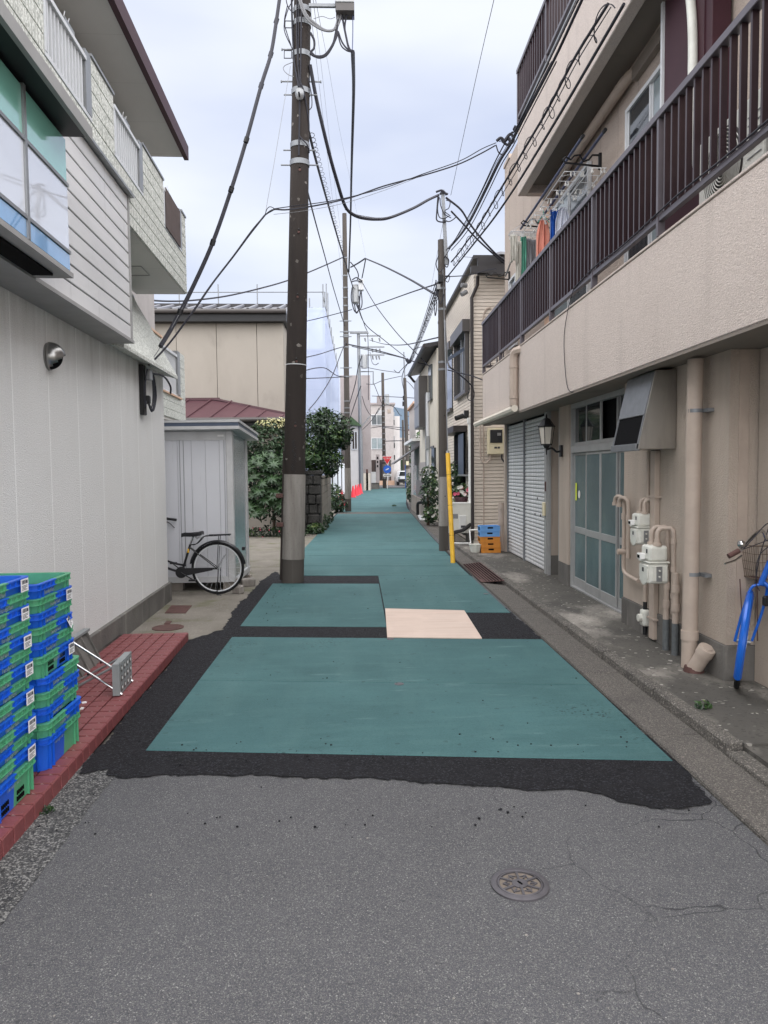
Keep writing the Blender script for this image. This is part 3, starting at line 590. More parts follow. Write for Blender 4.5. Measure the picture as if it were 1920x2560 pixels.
# ---- red tiled step
step = thing('tiled_step', LW(0, -6, 0), 'low step of dark red tiles with pale grout along the shop wall', 'step', rz=LA)
UF = 0.68; V0, V1 = -2.2+6-10, 3.74   # local y range measured from the empty (v=-6)
MB().bx(0.036, UF-0.012, -6.0, V1-0.006, -0.02, 0.0725).build('step_base', M['grout'], step)
tw = 0.118; ry = [V1-0.004-i*0.1105 for i in range(60)]
tops = {}
cols = [(UF-0.118, UF-0.006), (UF-0.222, UF-0.126), (UF-0.322, UF-0.230), (UF-0.420, UF-0.330), (UF-0.516, UF-0.428), (UF-0.606, UF-0.524)]
rnd = random.Random(3)
for ci, (a_, c_) in enumerate(cols):
    w_ = c_-a_; me = None
    for ri, y1 in enumerate(ry[:44]):
        if me is None:
            o = MB().bx(-w_/2, w_/2, -0.0485, 0.0485, -0.012, 0.0).build('tile', M['redtile'], step, bevel=0.0025); me = o
        else: o = inst(me, step)
        o.location = ((a_+c_)/2, y1-0.0535, 0.0825+rnd.uniform(-0.001, 0.001))
me = None
for ri, y1 in enumerate(ry[:48]):
    if me is None: o = MB().bx(-0.012, 0.0, -0.050, 0.050, -0.078, 0.0).build('edge_tile', M['redtile'], step, bevel=0.0025); me = o
    else: o = inst(me, step)
    o.location = (UF, y1-0.0535, 0.0785)
# ================================================================ RIGHT APARTMENT BUILDING (world coordinates)
apt = thing('apartment_building', (2.72, 9.4, 0), 'beige stucco apartment block with dark barred balconies over shuttered ground floor', 'building')
def A(b, name, mat, parent=None, **k): return b.build(name, M[mat] if isinstance(mat, str) else mat, parent or apt, world=True, **k)
def bxA(name, mat, x0, x1, y0, y1, z0, z1, parent=None, **k): return A(MB().bx(x0, x1, y0, y1, z0, z1), name, mat, parent, **k)
bxA('upper_wall', 'stucco_u', 2.72, 9, 1.0, 13.67, 2.425, 7.05)
bxA('core_wall', 'stucco_s', 3.3, 9, 1.0, 13.6, 0.02, 2.42)
bxA('front_wall', 'stucco_s', 2.60, 3.3, 5.12, 7.17, 0.335, 2.42)
bxA('plinth', 'plinth', 2.585, 3.3, 5.105, 7.175, 0.05, 0.332, bevel=0.004)
bxA('side_wall', 'stucco_s', 2.66, 3.3, 5.15, 5.3, 0.336, 2.419)
bxA('side_trim', 'pipe', 2.665, 2.735, 5.112, 5.149, 0.336, 2.418)
bxA('side_wall', 'stucco_s', 2.80, 9, 4.6, 5.10, 0.05, 2.417)
bxA('door_pier', 'stucco_s', 2.70, 3.3, 9.43, 9.88, 0.36, 2.42); bxA('plinth', 'plinth', 2.692, 3.3, 9.425, 9.885, 0.05, 0.358)
bxA('recess_wall', 'stucco_s', 2.74, 3.3, 10.49, 10.60, 0.36, 2.42); bxA('plinth', 'plinth', 2.735, 3.3, 10.485, 10.60, 0.05, 0.358)
bxA('jamb', 'door_alu', 2.70, 2.74, 10.56, 10.69, 0.08, 2.42); bxA('jamb', 'door_alu', 2.70, 2.79, 9.886, 9.91, 0.08, 2.42); bxA('jamb', 'door_alu', 2.70, 2.74, 10.46, 10.484, 0.08, 2.42)
bxA('entrance_door', 'brown', 3.2, 3.25, 9.9, 10.48, 0.08, 2.3)
bxA('end_wall', 'stucco_s', 2.70, 3.3, 13.54, 13.67, 0.05, 2.42)
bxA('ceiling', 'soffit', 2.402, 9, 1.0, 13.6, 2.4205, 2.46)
# roller shutters
for y0, y1 in ((10.70, 12.15), (12.21, 13.50)):
    sh = A(MB().bx(2.775, 2.79, y0, y1, 0.08, 2.42), 'roller_shutter', 'dark')
    n = 38; h = 2.30/n; src = None
    for i in range(n):
        z0 = 0.09+i*h
        if src is None:
            b = MB(); hh = h-0.004
            b.prism([(0.012, 0), (-0.004, 0.004), (-0.009, 0.016), (-0.010, hh*0.6), (-0.003, hh-0.003), (0.012, hh)], 0, y1-y0-0.01, 'y'); src = b.build('slat', M['slat'], sh); o = src
        else: o = inst(src, sh)
        o.location = (2.762-2.72, y0+0.005-9.4, z0)
    for yy, zz in ((y0+0.4, 0.9), (y0+0.75, 0.9), (y0+0.6, 1.15)): A(MB().cyl((2.745, yy, zz), (2.76, yy, zz), 0.018, n=8), 'lock', 'black', sh)
bxA('shutter_rail', 'galv', 2.73, 2.79, 12.155, 12.205, 0.08, 2.42); bxA('shutter_rail', 'galv', 2.73, 2.79, 10.66, 10.695, 0.08, 2.42); bxA('shutter_rail', 'galv', 2.73, 2.79, 13.505, 13.535, 0.08, 2.42)
bxA('mail_slot', 'meter_cream', 2.66, 2.70, 10.585, 10.66, 0.92, 1.12, bevel=0.01); bxA('door_phone', 'rust', 2.69, 2.70, 10.575, 10.62, 1.28, 1.42)
# sliding glass door with transom
D0, D1 = 7.18, 9.42
door = bxA('sliding_door', 'dark', 2.80, 2.82, D0, D1, 0.08, 2.42)
def fr(*a, parent=door, name='door_frame', mat='door_alu'): return bxA(name, mat, *a, parent=parent, bevel=0.003)
fr(2.72, 2.79, D0, D0+0.035, 0.08, 2.42); fr(2.72, 2.79, D1-0.035, D1, 0.08, 2.42); fr(2.715, 2.79, D0+0.036, D1-0.036, 1.80, 1.885); fr(2.72, 2.79, D0+0.036, D1-0.036, 0.08, 0.105); fr(2.72, 2.79, D0+0.036, D1-0.036, 2.36, 2.42)
w = (D1-D0-0.07)/4
for i in range(4):
    y0 = D0+0.035+i*w; y1 = y0+w; xo = 2.735 if i in (1, 2) else 2.757
    for a_ in ((y0, y0+0.03), (y1-0.03, y1)): fr(xo, xo+0.022, a_[0]+0.001, a_[1]-0.001, 0.107, 1.798, name='stile')
    for z0, z1 in ((0.107, 0.22), (0.79, 0.87), (1.765, 1.798)): fr(xo+0.001, xo+0.021, y0+0.031, y1-0.031, z0, z1, name='rail')
    bxA('pane', 'reeded', xo+0.008, xo+0.014, y0+0.03, y1-0.03, 0.22, 0.79, parent=door); bxA('pane', 'reeded', xo+0.008, xo+0.014, y0+0.03, y1-0.03, 0.87, 1.765, parent=door)
    for a_ in ((y0, y0+0.025), (y1-0.025, y1)): fr(xo, xo+0.022, a_[0]+0.001, a_[1]-0.001, 1.887, 2.358, name='transom_stile')
    fr(xo+0.001, xo+0.021, y0+0.026, y1-0.026, 1.887, 1.93, name='rail')
    if i != 1: bxA('transom_pane', 'glass_dark', xo+0.008, xo+0.014, y0+0.025, y1-0.025, 1.93, 2.358, parent=door)
bxA('sticker', 'yel_sticker', 2.755, 2.7555, D1-0.16, D1-0.10, 1.2, 1.42, parent=door); A(MB().cyl((2.7565, D1-0.26, 1.28), (2.7555, D1-0.26, 1.28), 0.05, n=14), 'sticker', 'white', door)
# lower balcony
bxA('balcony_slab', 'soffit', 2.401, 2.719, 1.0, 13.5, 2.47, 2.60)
bxA('parapet', 'stucco_r', 2.28, 2.40, 1.0, 13.5, 2.415, 3.315, bevel=0.01)
bxA('parapet', 'stucco_r', 2.401, 2.719, 13.38, 13.5, 2.601, 3.31)
bxA('parapet_cap', 'stucco_r', 2.272, 2.41, 1.0, 13.505, 3.316, 3.336, bevel=0.004)
bxA('drip_edge', 'soffit', 2.285, 2.40, 1.0, 13.5, 2.395, 2.4145)
def railing(y0, y1, zb, zt, pitch, zfoot, post0):
    r = A(MB().bx(2.255, 2.325, y0, y1, zt-0.055, zt).bx(2.268, 2.312, y0, y1, zb, zb+0.045), 'balcony_railing', 'brown_rail', bevel=0.004)
    src = None; n = int((y1-y0-0.05)/pitch)
    for i in range(n):
        y = y1-0.06-i*pitch
        if src is None: o = src = MB().bx(-0.020, 0.020, -0.011, 0.011, 0, zt-0.056-zb-0.046).build('baluster', M['brown'], r)
        else: o = inst(src, r)
        o.location = (2.29-2.72, y-9.4, zb+0.0455)
    y = post0
    while y > y0:
        A(MB().bx(2.262, 2.318, y-0.018, y+0.018, zfoot, zt-0.0555), 'post', 'brown_rail', r); y -= 1.565
    return r
r1 = railing(2.2, 13.47, 3.44, 4.25, 0.12, 3.337, 13.42)
for x in (2.36, 2.5, 2.64): pass
A(MB().bx(2.33, 2.72, 13.40, 13.45, 4.195, 4.25).bx(2.33, 2.72, 13.41, 13.44, 3.44, 3.485), 'end_rail', 'brown_rail', r1)
for i in range(3): A(MB().bx(2.40+i*0.12, 2.416+i*0.12, 13.405, 13.445, 3.486, 4.194), 'baluster', 'brown', r1)
b = MB(); b.tube(catmull([(2.255, 3.0, 3.50), (2.255, 4.4, 3.485), (2.25, 5.2, 3.50), (2.255, 6.3, 3.48), (2.25, 7.0, 3.50), (2.262, 7.75, 3.47)], 6), 0.007, 5); A(b, 'cable', 'cable', r1)
b = MB(); b.tube(catmull([(2.262, 7.75, 3.47), (2.262, 7.95, 3.3), (2.268, 8.12, 3.05), (2.268, 8.08, 2.7), (2.270, 7.95, 2.45), (2.30, 7.7, 2.40)], 6), 0.004, 5); A(b, 'loose_wire', 'cable', r1)
# upper balcony
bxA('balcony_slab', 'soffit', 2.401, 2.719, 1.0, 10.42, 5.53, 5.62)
bxA('parapet', 'stucco_r', 2.28, 2.40, 1.0, 10.55, 5.425, 6.37, bevel=0.008)
bxA('parapet', 'stucco_r', 2.401, 2.719, 10.42, 10.55, 5.425, 6.368)
bxA('parapet_cap', 'alu_grey', 2.272, 2.41, 1.0, 10.56, 6.371, 6.395)
railing(3.2, 10.53, 6.46, 7.13, 0.12, 6.396, 10.50)
bxA('screen', 'alu', 2.33, 2.71, 8.97, 9.0, 6.62, 8.1)
# top parapet weathered corner
bxA('wall_cap', 'pipe', 2.70, 2.95, 13.2, 13.70, 7.051, 7.12)
# upper windows
def window(y0, y1, z0, z1, mats, dep=0.0, nsash=2, xf=2.72):
    w_ = bxA('window', 'dark', xf-0.004, xf-0.001, y0, y1, z0, z1)
    for a_ in ((y0, y0+0.04, z0, z1), (y1-0.04, y1, z0, z1), (y0+0.041, y1-0.041, z1-0.04, z1), (y0+0.041, y1-0.041, z0, z0+0.04)):
        bxA('frame', 'alu', xf-0.05, xf-0.005, *a_, parent=w_)
    s_ = (y1-y0-0.08)/nsash
    for i in range(nsash):
        a0 = y0+0.04+i*s_; a1 = a0+s_; x = xf-0.034 if i % 2 else xf-0.02
        for q in ((a0, a0+0.03), (a1-0.03, a1)): bxA('sash', 'alu', x, x+0.014, q[0]+0.001, q[1]-0.001, z0+0.041, z1-0.041, parent=w_)
        bxA('pane', mats[i % len(mats)], x+0.004, x+0.009, a0+0.03, a1-0.03, z0+0.041, z1-0.041, parent=w_)
    return w_
window(6.22, 7.42, 3.1, 5.12, ['glass_pale', 'glass_dark']); window(8.6, 10.3, 3.1, 5.12, ['glass_grey', 'glass_pale']); window(12.55, 13.1, 3.7, 4.9, ['glass_grey'], nsash=1)
bxA('window_lintel', 'pipe', 2.705, 2.719, 6.15, 7.5, 5.121, 5.16); bxA('side_board', 'porch', 2.70, 2.719, 10.31, 10.7, 3.2, 5.3)
sb = bxA('shutter_box', 'shutter_brown', 2.56, 2.70, 5.38, 6.21, 2.75, 5.42, bevel=0.004); bxA('shutter_panel', 'shutter_brown', 2.55, 2.5595, 5.48, 6.12, 2.9, 5.2, parent=sb)
bxA('box_edge', 'alu', 2.54, 2.70, 6.212, 6.245, 2.75, 5.42, parent=sb)
b = MB(); b.tube([(2.64, 10.4, 5.36), (2.64, 7.36, 5.36), (2.66, 7.3, 5.38), (2.70, 7.24, 5.40)], 0.055, 10); A(b, 'soffit_pipe', 'pipe', smooth=True)
bxA('pipe_boxing', 'soffit', 2.66, 2.719, 5.0, 7.22, 5.30, 5.42)
# fascia downpipe and gutter lip
b = MB(); b.tube(catmull([(2.36, 10.35, 3.27), (2.24, 10.45, 3.26), (2.215, 10.5, 3.18), (2.215, 10.5, 3.0), (2.215, 10.5, 2.60), (2.215, 10.5, 2.5)], 3), 0.062, 8); A(b, 'downpipe', 'pipe', smooth=True)
b = MB(); b.tube([(2.215, 10.44, 2.46), (2.215, 11.5, 2.455), (2.215, 13.9, 2.45)], 0.05, 8); A(b, 'gutter_pipe', 'cream', smooth=True)
for z in (2.62, 3.05): A(MB().lathe([(0.068, z-0.02), (0.068, z+0.02)], (2.215, 10.5, 0), 12), 'pipe_collar', 'pipe')
# exhaust hood
eh = thing('exhaust_hood', (2.72, 6.15, 1.76), 'large stainless exhaust hood with a black open mouth above the gas meters', 'exhaust hood')
def H(b, name, mat, **k): return b.build(name, M[mat], eh, world=True, **k)
b = MB(); b.hexa([(2.28,5.98,1.755),(2.595,5.98,1.755),(2.595,6.58,1.755),(2.28,6.58,1.755)], [(2.42,5.98,2.395),(2.595,5.98,2.395),(2.595,6.58,2.395),(2.42,6.58,2.395)])
H(b, 'hood_body', 'hood', bevel=0.003)
def sl(z): return 2.28+0.14*(z-1.755)/0.64
b = MB(); b.hexa([(sl(1.80)-0.004,6.0,1.80),(sl(1.80)+0.01,6.0,1.80),(sl(1.80)+0.01,6.56,1.80),(sl(1.80)-0.004,6.56,1.80)], [(sl(2.03)-0.004,6.0,2.03),(sl(2.03)+0.01,6.0,2.03),(sl(2.03)+0.01,6.56,2.03),(sl(2.03)-0.004,6.56,2.03)]); H(b, 'mouth', 'dark')
b = MB(); b.hexa([(sl(2.035)-0.012,5.985,2.035),(sl(2.035)+0.01,5.985,2.035),(sl(2.035)+0.01,6.575,2.035),(sl(2.035)-0.012,6.575,2.035)], [(sl(2.38)-0.006,5.985,2.38),(sl(2.38)+0.01,5.985,2.38),(sl(2.38)+0.01,6.575,2.38),(sl(2.38)-0.006,6.575,2.38)]); H(b, 'front_panel', 'galv')
for y in (5.985, 6.565):
    b = MB(); b.hexa([(sl(1.76)-0.012,y,1.76),(sl(1.76)+0.01,y,1.76),(sl(1.76)+0.01,y+0.012,1.76),(sl(1.76)-0.012,y+0.012,1.76)], [(sl(2.03)-0.012,y,2.03),(sl(2.03)+0.01,y,2.03),(sl(2.03)+0.01,y+0.012,2.03),(sl(2.03)-0.012,y+0.012,2.03)]); H(b, 'edge_strip', 'galv')
H(MB().bx(2.262, 2.30, 5.985, 6.577, 1.742, 1.80), 'lip', 'galv', bevel=0.003)
# big downpipe with cleanout
dp = thing('drain_pipe', (2.50, 5.47, 0.08), 'thick beige vertical drain pipe with two metal straps and a capped cleanout', 'pipe')
def P_(b, name, mat, **k): return b.build(name, M[mat], dp, world=True, **k)
P_(MB().tube([(2.49, 5.46, 0.085), (2.51, 5.46, 2.40)], 0.057, 20), 'pipe', 'pipe', smooth=True)
P_(MB().lathe([(0.064, 0.30), (0.064, 0.37)], (2.493, 5.46, 0), 20), 'collar', 'pipe', smooth=True)
for z in (0.80, 2.02):
    P_(MB().lathe([(0.061, z-0.014), (0.061, z+0.014)], (2.497+0.007*z, 5.46, 0), 20), 'strap', 'galv', smooth=True); P_(MB().bx(2.55, 2.597, 5.34, 5.44, z-0.013, z+0.013), 'strap_arm', 'galv')
b = MB(); p0 = Vector((2.485, 5.36, 0.10)); p1 = Vector((2.535, 5.27, 0.27)); b.tube([p0, p1], 0.056, 18); P_(b, 'cleanout', 'pipe', smooth=True)
d = (p1-p0).normalized(); b = MB(); b.tube([p1-d*0.05, p1, p1+d*0.012], [0.064, 0.064, 0.060], 20); b.tube([p1+d*0.0125, p1+d*0.018], [0.034, 0.032], 16); P_(b, 'cap', 'pipe', smooth=True)
P_(MB().lathe([(0.075, 0.08), (0.066, 0.12)], (2.485, 5.37, 0), 16), 'base_collar', 'rust', smooth=True)
# gas meters
def gas_meter(loc, sc, label):
    t = thing('gas_meter', loc, label, 'gas meter', 'white gas meters'); t.scale = (sc, sc, sc)
    def B(b, name, mat, parent=t, **k): return b.build(name, M[mat], parent, **k)
    B(MB().bx(-0.085, 0.085, -0.105, 0.105, -0.17, 0.0), 'lower_case', 'white_dirty', bevel=0.022, seg=3)
    B(MB().bx(-0.09, 0.09, -0.115, 0.115, 0.0, 0.014), 'flange', 'white_dirty', bevel=0.004)
    B(MB().bx(-0.08, 0.08, -0.095, 0.085, 0.014, 0.145), 'upper_case', 'white_dirty', bevel=0.025, seg=3)
    B(MB().prism([(-0.098, -0.015), (0.075, -0.015), (0.075, -0.12), (0.05, -0.165), (0.0, -0.19), (-0.04, -0.185), (-0.085, -0.16), (-0.098, -0.12)], -0.098, -0.078, 'x'), 'front_plate', 'white_dirty', bevel=0.007, seg=2); B(MB().bx(-0.025, 0.025, -0.1145, -0.1125, -0.15, -0.025), 'side_recess', 'alu_grey', bevel=0.004)
    for zz in (-0.06, -0.11): B(MB().cyl((-0.0, -0.113, zz), (0.0, -0.125, zz), 0.008, n=6), 'bolt', 'white_dirty')
    B(MB().bx(0.02, 0.075, 0.06, 0.10, 0.016, 0.075), 'side_bulge', 'white_dirty', bevel=0.018, seg=2)
    B(MB().bx(-0.06, 0.07, -0.112, -0.104, -0.15, -0.02), 'side_plate', 'white_dirty', bevel=0.006)
    c = B(MB().bx(-0.125, -0.08, -0.02, 0.06, 0.025, 0.075), 'counter', 'white', bevel=0.005); B(MB().bx(-0.127, -0.124, -0.005, 0.045, 0.035, 0.062), 'counter_window', 'dark', c)
    B(MB().bx(-0.0995, -0.0983, -0.03, 0.005, -0.075, -0.04), 'name_plate', 'ink'); B(MB().bx(-0.0815, -0.0805, -0.06, -0.03, 0.08, 0.115), 'code_label', 'ink')
    for i in range(5):
        for y in (-0.1, 0.065): B(MB().cyl((-0.099, y, -0.15+i*0.03), (-0.092, y, -0.15+i*0.03), 0.004, n=6), 'bolt', 'white_dirty')
    for s_ in (-1, 1):
        y = s_*0.058-0.005; a = B(MB().lathe([(0.036, 0.14), (0.036, 0.165), (0.025, 0.167), (0.025, 0.20)], (0, y, 0), 14), 'pipe_union', 'pipe', smooth=True)
    for s_, yy in ((-1, -0.17), (1, 0.0)):
        y = s_*0.058-0.005
        pts = [(0, y, 0.19), (0, y, 0.24)]+[Vector((0.05*(1-math.cos(q)), y-0.0*q, 0.24+0.05*math.sin(q))) for q in (0.5, 1.0, 1.5)]+[Vector((0.10, y-0.03, 0.29)), Vector((0.115, y-0.045, 0.27)), Vector((0.118, y-0.05, 0.22)), Vector((0.118, y-0.05, -0.42))]
        B(MB().tube(pts, 0.020, 10), 'gas_pipe', 'pipe', smooth=True)
        for z in (0.18, -0.05, -0.27): B(MB().lathe([(0.026, z-0.02), (0.026, z+0.02)], (0.118, y-0.05, 0), 12), 'pipe_joint', 'pipe', smooth=True)
    return t
gm = gas_meter(AX(1635, 1405, 2.47), 1.0, 'near white gas meter with looped beige pipes beside the thick drain pipe')
z0 = gm.location.z
gas_meter(AX(1605, 1318, 2.52), 0.86, 'far smaller white gas meter mounted higher beside the sliding glass door')
# loose pipes near the meters
gp = thing('gas_pipework', (2.56, 6.3, 0.08), 'beige and grey gas pipes rising from the pavement under the white meters', 'pipes')
def Q(b, name, mat, **k): return b.build(name, M[mat], gp, world=True, **k)
for x, y, zt in ((2.55, 6.03, 0.75), (2.555, 5.86, 0.75)):
    Q(MB().tube([(x, y, 0.08), (x, y, 0.34)], 0.027, 12), 'lagged_pipe', 'pipe_grey', smooth=True); Q(MB().tube([(x, y, 0.34), (x, y, zt)], 0.026, 12), 'pipe', 'pipe', smooth=True)
    for z in (0.47, 0.62): Q(MB().lathe([(0.034, z-0.03), (0.034, z+0.03)], (x, y, 0), 12), 'coupling', 'pipe', smooth=True)
Q(MB().bx(2.55, 2.60, 6.30, 6.40, 0.10, 1.75), 'trunking', 'pipe', bevel=0.006); Q(MB().bx(2.552, 2.598, 6.302, 6.398, 1.751, 1.765), 'trunking_cap', 'black')
for z in (0.28, 1.35): Q(MB().bx(2.545, 2.60, 6.27, 6.43, z-0.008, z+0.008), 'clip', 'pipe')
Q(MB().tube([(2.565, 6.52, 0.10), (2.565, 6.52, 0.40)], 0.018, 10), 'black_pipe', 'black', smooth=True); Q(MB().tube([(2.565, 6.52, 0.40), (2.565, 6.52, 0.9)], 0.020, 10), 'pipe', 'pipe', smooth=True); Q(MB().tube([(2.575, 6.5, 0.9), (2.575, 6.5, 1.75)], 0.018, 10), 'pipe', 'pipe', smooth=True)
vb = [G(1620, 1590, .08)]
Q(MB().bx(2.53, 2.60, 6.47, 6.57, 0.18, 0.33), 'valve_box', 'white_dirty', bevel=0.02, seg=2); Q(MB().cyl((2.5, 6.52, 0.255), (2.54, 6.52, 0.255), 0.035, n=8), 'valve_knob', 'white_dirty')
for y, zt in ((7.02, 1.33), (6.90, 1.32)):
    Q(MB().tube(catmull([(2.50, y+0.12, zt-0.07), (2.50, y+0.10, zt-0.02), (2.51, y+0.05, zt), (2.53, y, zt-0.02), (2.54, y-0.02, zt-0.10), (2.54, y-0.02, 0.75)], 4), 0.019, 10), 'bent_pipe', 'pipe', smooth=True)
    Q(MB().lathe([(0.026, zt-0.09), (0.026, zt-0.06)], (2.50, y+0.12, 0), 12), 'pipe_end', 'pipe', smooth=True); Q(MB().lathe([(0.025, zt-0.22), (0.025, zt-0.16)], (2.54, y-0.02, 0), 12), 'coupling', 'pipe', smooth=True)
Q(MB().tube(catmull([(2.54, 7.0, 0.80), (2.54, 7.0, 0.66), (2.54, 6.96, 0.60), (2.54, 6.8, 0.58), (2.54, 6.62, 0.57)], 4), 0.019, 10), 'bent_pipe', 'pipe', smooth=True); Q(MB().cyl((2.48, 7.0, 0.80), (2.58, 7.0, 0.80), 0.028, n=10), 'valve', 'pipe', smooth=True)
# wall lanterns
def lantern(loc, label, sc=1.0):
    t = thing('wall_lantern', loc, label, 'lantern', 'carriage lanterns by the doors'); t.scale = (sc,)*3
    b = MB(); b.lathe([(0.075, -0.11), (0.105, 0.12)], n=6); b.build('lamp_glass', M['lamp_glass'], t)
    b = MB(); b.lathe([(0.118, 0.12), (0.125, 0.135), (0.10, 0.16), (0.05, 0.235), (0.015, 0.25), (0.012, 0.28), (0.003, 0.31)], n=6); b.build('lamp_cap', M['black'], t)
    b = MB(); b.lathe([(0.08, -0.13), (0.08, -0.11)], n=6); b.lathe([(0.03, -0.17), (0.05, -0.131)], n=8); b.lathe([(0.008, -0.26), (0.014, -0.17)], n=8)
    for i in range(6):
        a = math.radians(60*i); b.tube([(0.078*math.cos(a), 0.078*math.sin(a), -0.11), (0.108*math.cos(a), 0.108*math.sin(a), 0.12)], 0.006, 4)
    b.build('lamp_cage', M['black'], t)
    b = MB(); b.tube(catmull([(0.0, 0, -0.19), (0.08, 0, -0.17), (0.14, 0, -0.22), (0.20, 0, -0.21)], 5), [0.014]*16, 6); b.bx(0.19, 0.215, -0.04, 0.04, -0.29, -0.13); b.build('bracket', M['black'], t)
    return t
p = AY(1388, 1090, 9.75); lantern((2.70-0.215, 9.72, p.z), 'black carriage lantern with frosted glass between the shutter and the glass door', 0.95)
lantern((2.845, 4.52, 2.05), 'black carriage lantern cut off by the right edge above the blue bicycle', 0.8)
# electric meter on the house end wall
# air conditioner on the balcony
ac = thing('air_conditioner', (2.60, 4.75, 3.2), 'ivory air conditioner unit standing behind the dark balcony bars', 'air conditioner')
MB().bx(-0.16, 0.11, -0.3, 0.55, 0.05, 0.68).build('case', M['ac'], ac, bevel=0.015, seg=2)
b = MB()
for r_ in [0.03+0.022*q for q in range(11)]: b.lathe([(r_-0.004, -0.168), (r_, -0.172), (r_+0.004, -0.168)], (0, 0.2, 0.37), 24, 'x')
b.build('fan_grille', M['ac'], ac); MB().lathe([(0.27, -0.1605), (0.27, -0.1615)], (0, 0.2, 0.37), 24, 'x').build('fan_opening', M['gutter_dark'], ac)
b = MB()
for i in range(9): b.bx(-0.166, -0.161, -0.28, -0.12, 0.15+i*0.05, 0.155+i*0.05)
b.build('louver', M['alu_grey'], ac)
b = MB(); b.tube(catmull([(2.60, 5.62, 3.7), (2.53, 5.6, 4.2), (2.52, 5.60, 4.8), (2.53, 5.68, 5.15), (2.58, 5.85, 5.35), (2.62, 6.0, 5.40)], 6), 0.035, 10); tag(b.build('refrigerant_hose', M['white_dirty'], smooth=True), 'white wrapped refrigerant hose curving up over the brown shutter box', 'hose')
ac2 = thing('air_conditioner', (2.55, 3.9, 3.2), 'grey side of an air conditioner at the right edge of the balcony', 'air conditioner')
MB().bx(-0.1, 0.2, -0.1, 0.5, 0.05, 0.95).build('case', M['alu_grey'], ac2, bevel=0.03, seg=2)
# ================================================================ CRATES
def rrect(x0, x1, y0, y1, r, n=3):
    pts = []
    for cx, cy, a0 in ((x1-r, y0+r, -90), (x1-r, y1-r, 0), (x0+r, y1-r, 90), (x0+r, y0+r, 180)):
        for i in range(n+1):
            a = math.radians(a0+90*i/n); pts.append((cx+r*math.cos(a), cy+r*math.sin(a)))
        if (cx, a0) == (x1-r, -90): pts.append((x1, (y0+y1)/2))
        if (cx, a0) == (x0+r, 90): pts.append((x0, (y0+y1)/2))
    return pts
CL, CD = 0.50, 0.50
def ring(b, pts, z0, z1, inset0, inset1, half):
    n = len(pts); cx = -CD/2; cy = CL/2
    def ins(p, d): return (p[0]-d*(1 if p[0] > cx else -1), p[1]-d*(1 if p[1] > cy else -1)) if abs(p[1]-cy) > 1e-6 else (p[0]-d*(1 if p[0] > cx else -1), p[1])
    A_ = [ins(p, inset0)+(z0,) for p in pts]; B_ = [ins(p, inset1)+(z1,) for p in pts]
    for i in range(n):
        j = (i+1) % n; ym = (pts[i][1]+pts[j][1])/2
        b.mi = 0 if ym < cy else 1
        b.add([A_[i], A_[j], B_[j], B_[i]], [(0,1,2,3)])
def crate_mesh(name, h, near, far):
    b = MB(); p = rrect(-CD, 0, 0, CL, 0.045)
    rim = 0.033
    ring(b, p, 0.0, h-rim, 0.020, 0.012, 1)          # body
    ring(b, p, h-rim, h-rim, 0.012, 0.0, 1)           # lower lip underside
    ring(b, p, h-rim, h-rim+0.004, 0.0, 0.0, 1); ring(b, p, h-rim+0.004, h-rim+0.004, 0.0, 0.009, 1)
    ring(b, p, h-rim+0.004, h-0.006, 0.009, 0.009, 1); ring(b, p, h-0.006, h-0.006, 0.009, 0.0, 1); ring(b, p, h-0.006, h, 0.0, 0.0, 1)
    ring(b, p, h, h, 0.0, 0.022, 1); ring(b, p, h, max(h-0.06, 0.01), 0.022, 0.026, 1)
    # ribs in the rim and body corner ribs
    for i in range(8):
        y = 0.05+i*(CL-0.1)/7; b.mi = 0 if y < CL/2 else 1; b.bx(-0.010, -0.001, y-0.002, y+0.002, h-rim+0.003, h-0.005)
    for i in range(8):
        x = -0.05-i*(CD-0.1)/7; b.mi = 0; b.bx(x-0.002, x+0.002, 0.001, 0.010, h-rim+0.003, h-0.005)
    for y in (0.055, 0.10, CL-0.10, CL-0.055):
        b.mi = 0 if y < CL/2 else 1; b.bx(-0.020, -0.008, y-0.003, y+0.003, 0.0, h-rim)
    for x in (-0.06, -0.11, -0.16): b.mi = 0; b.bx(x-0.003, x+0.003, 0.008, 0.020, 0.0, h-rim)
    z = max(h-0.16, 0.012); b.mi = 0; b.poly([(-CD+0.03, 0.03, z), (-0.03, 0.03, z), (-0.03, CL-0.03, z), (-CD+0.03, CL-0.03, z)])
    if 0.1 < h < 0.165:   # hand-hole grids of the deeper crates
        for yy, c in ((CL*0.30, 0), (CL*0.62, 1)):
            b.mi = 2
            for i in range(5):
                for j in range(2): b.bx(-0.0135-0.004, -0.0122, yy-0.03+i*0.016, yy-0.03+i*0.016+0.0065, 0.016+j*0.030, 0.036+j*0.030)
    return b
fnt = bpy.data.curves.new('lettering', 'FONT'); fnt.body = 'FamilyMart'; fnt.size = 0.030; fnt.extrude = 0.0004; fnt.align_x = 'CENTER'; fnt.resolution_u = 2
_to = bpy.data.objects.new('lettering_source', fnt); COL.objects.link(_to)
bpy.context.view_layer.update()
LET = bpy.data.meshes.new_from_object(_to.evaluated_get(bpy.context.evaluated_depsgraph_get())); LET.name = 'lettering'; LET.materials.clear(); LET.materials.append(M['print_grey'])
bpy.data.objects.remove(_to)
def text_mesh(body, size, mat):
    f = bpy.data.curves.new('lettering', 'FONT'); f.body = body; f.size = size; f.extrude = 0.0003; f.align_x = 'CENTER'; f.resolution_u = 2
    o = bpy.data.objects.new('lettering_source', f); COL.objects.link(o); bpy.context.view_layer.update()
    me = bpy.data.meshes.new_from_object(o.evaluated_get(bpy.context.evaluated_depsgraph_get())); me.materials.clear(); me.materials.append(M[mat]); bpy.data.objects.remove(o); return me
sticker = None
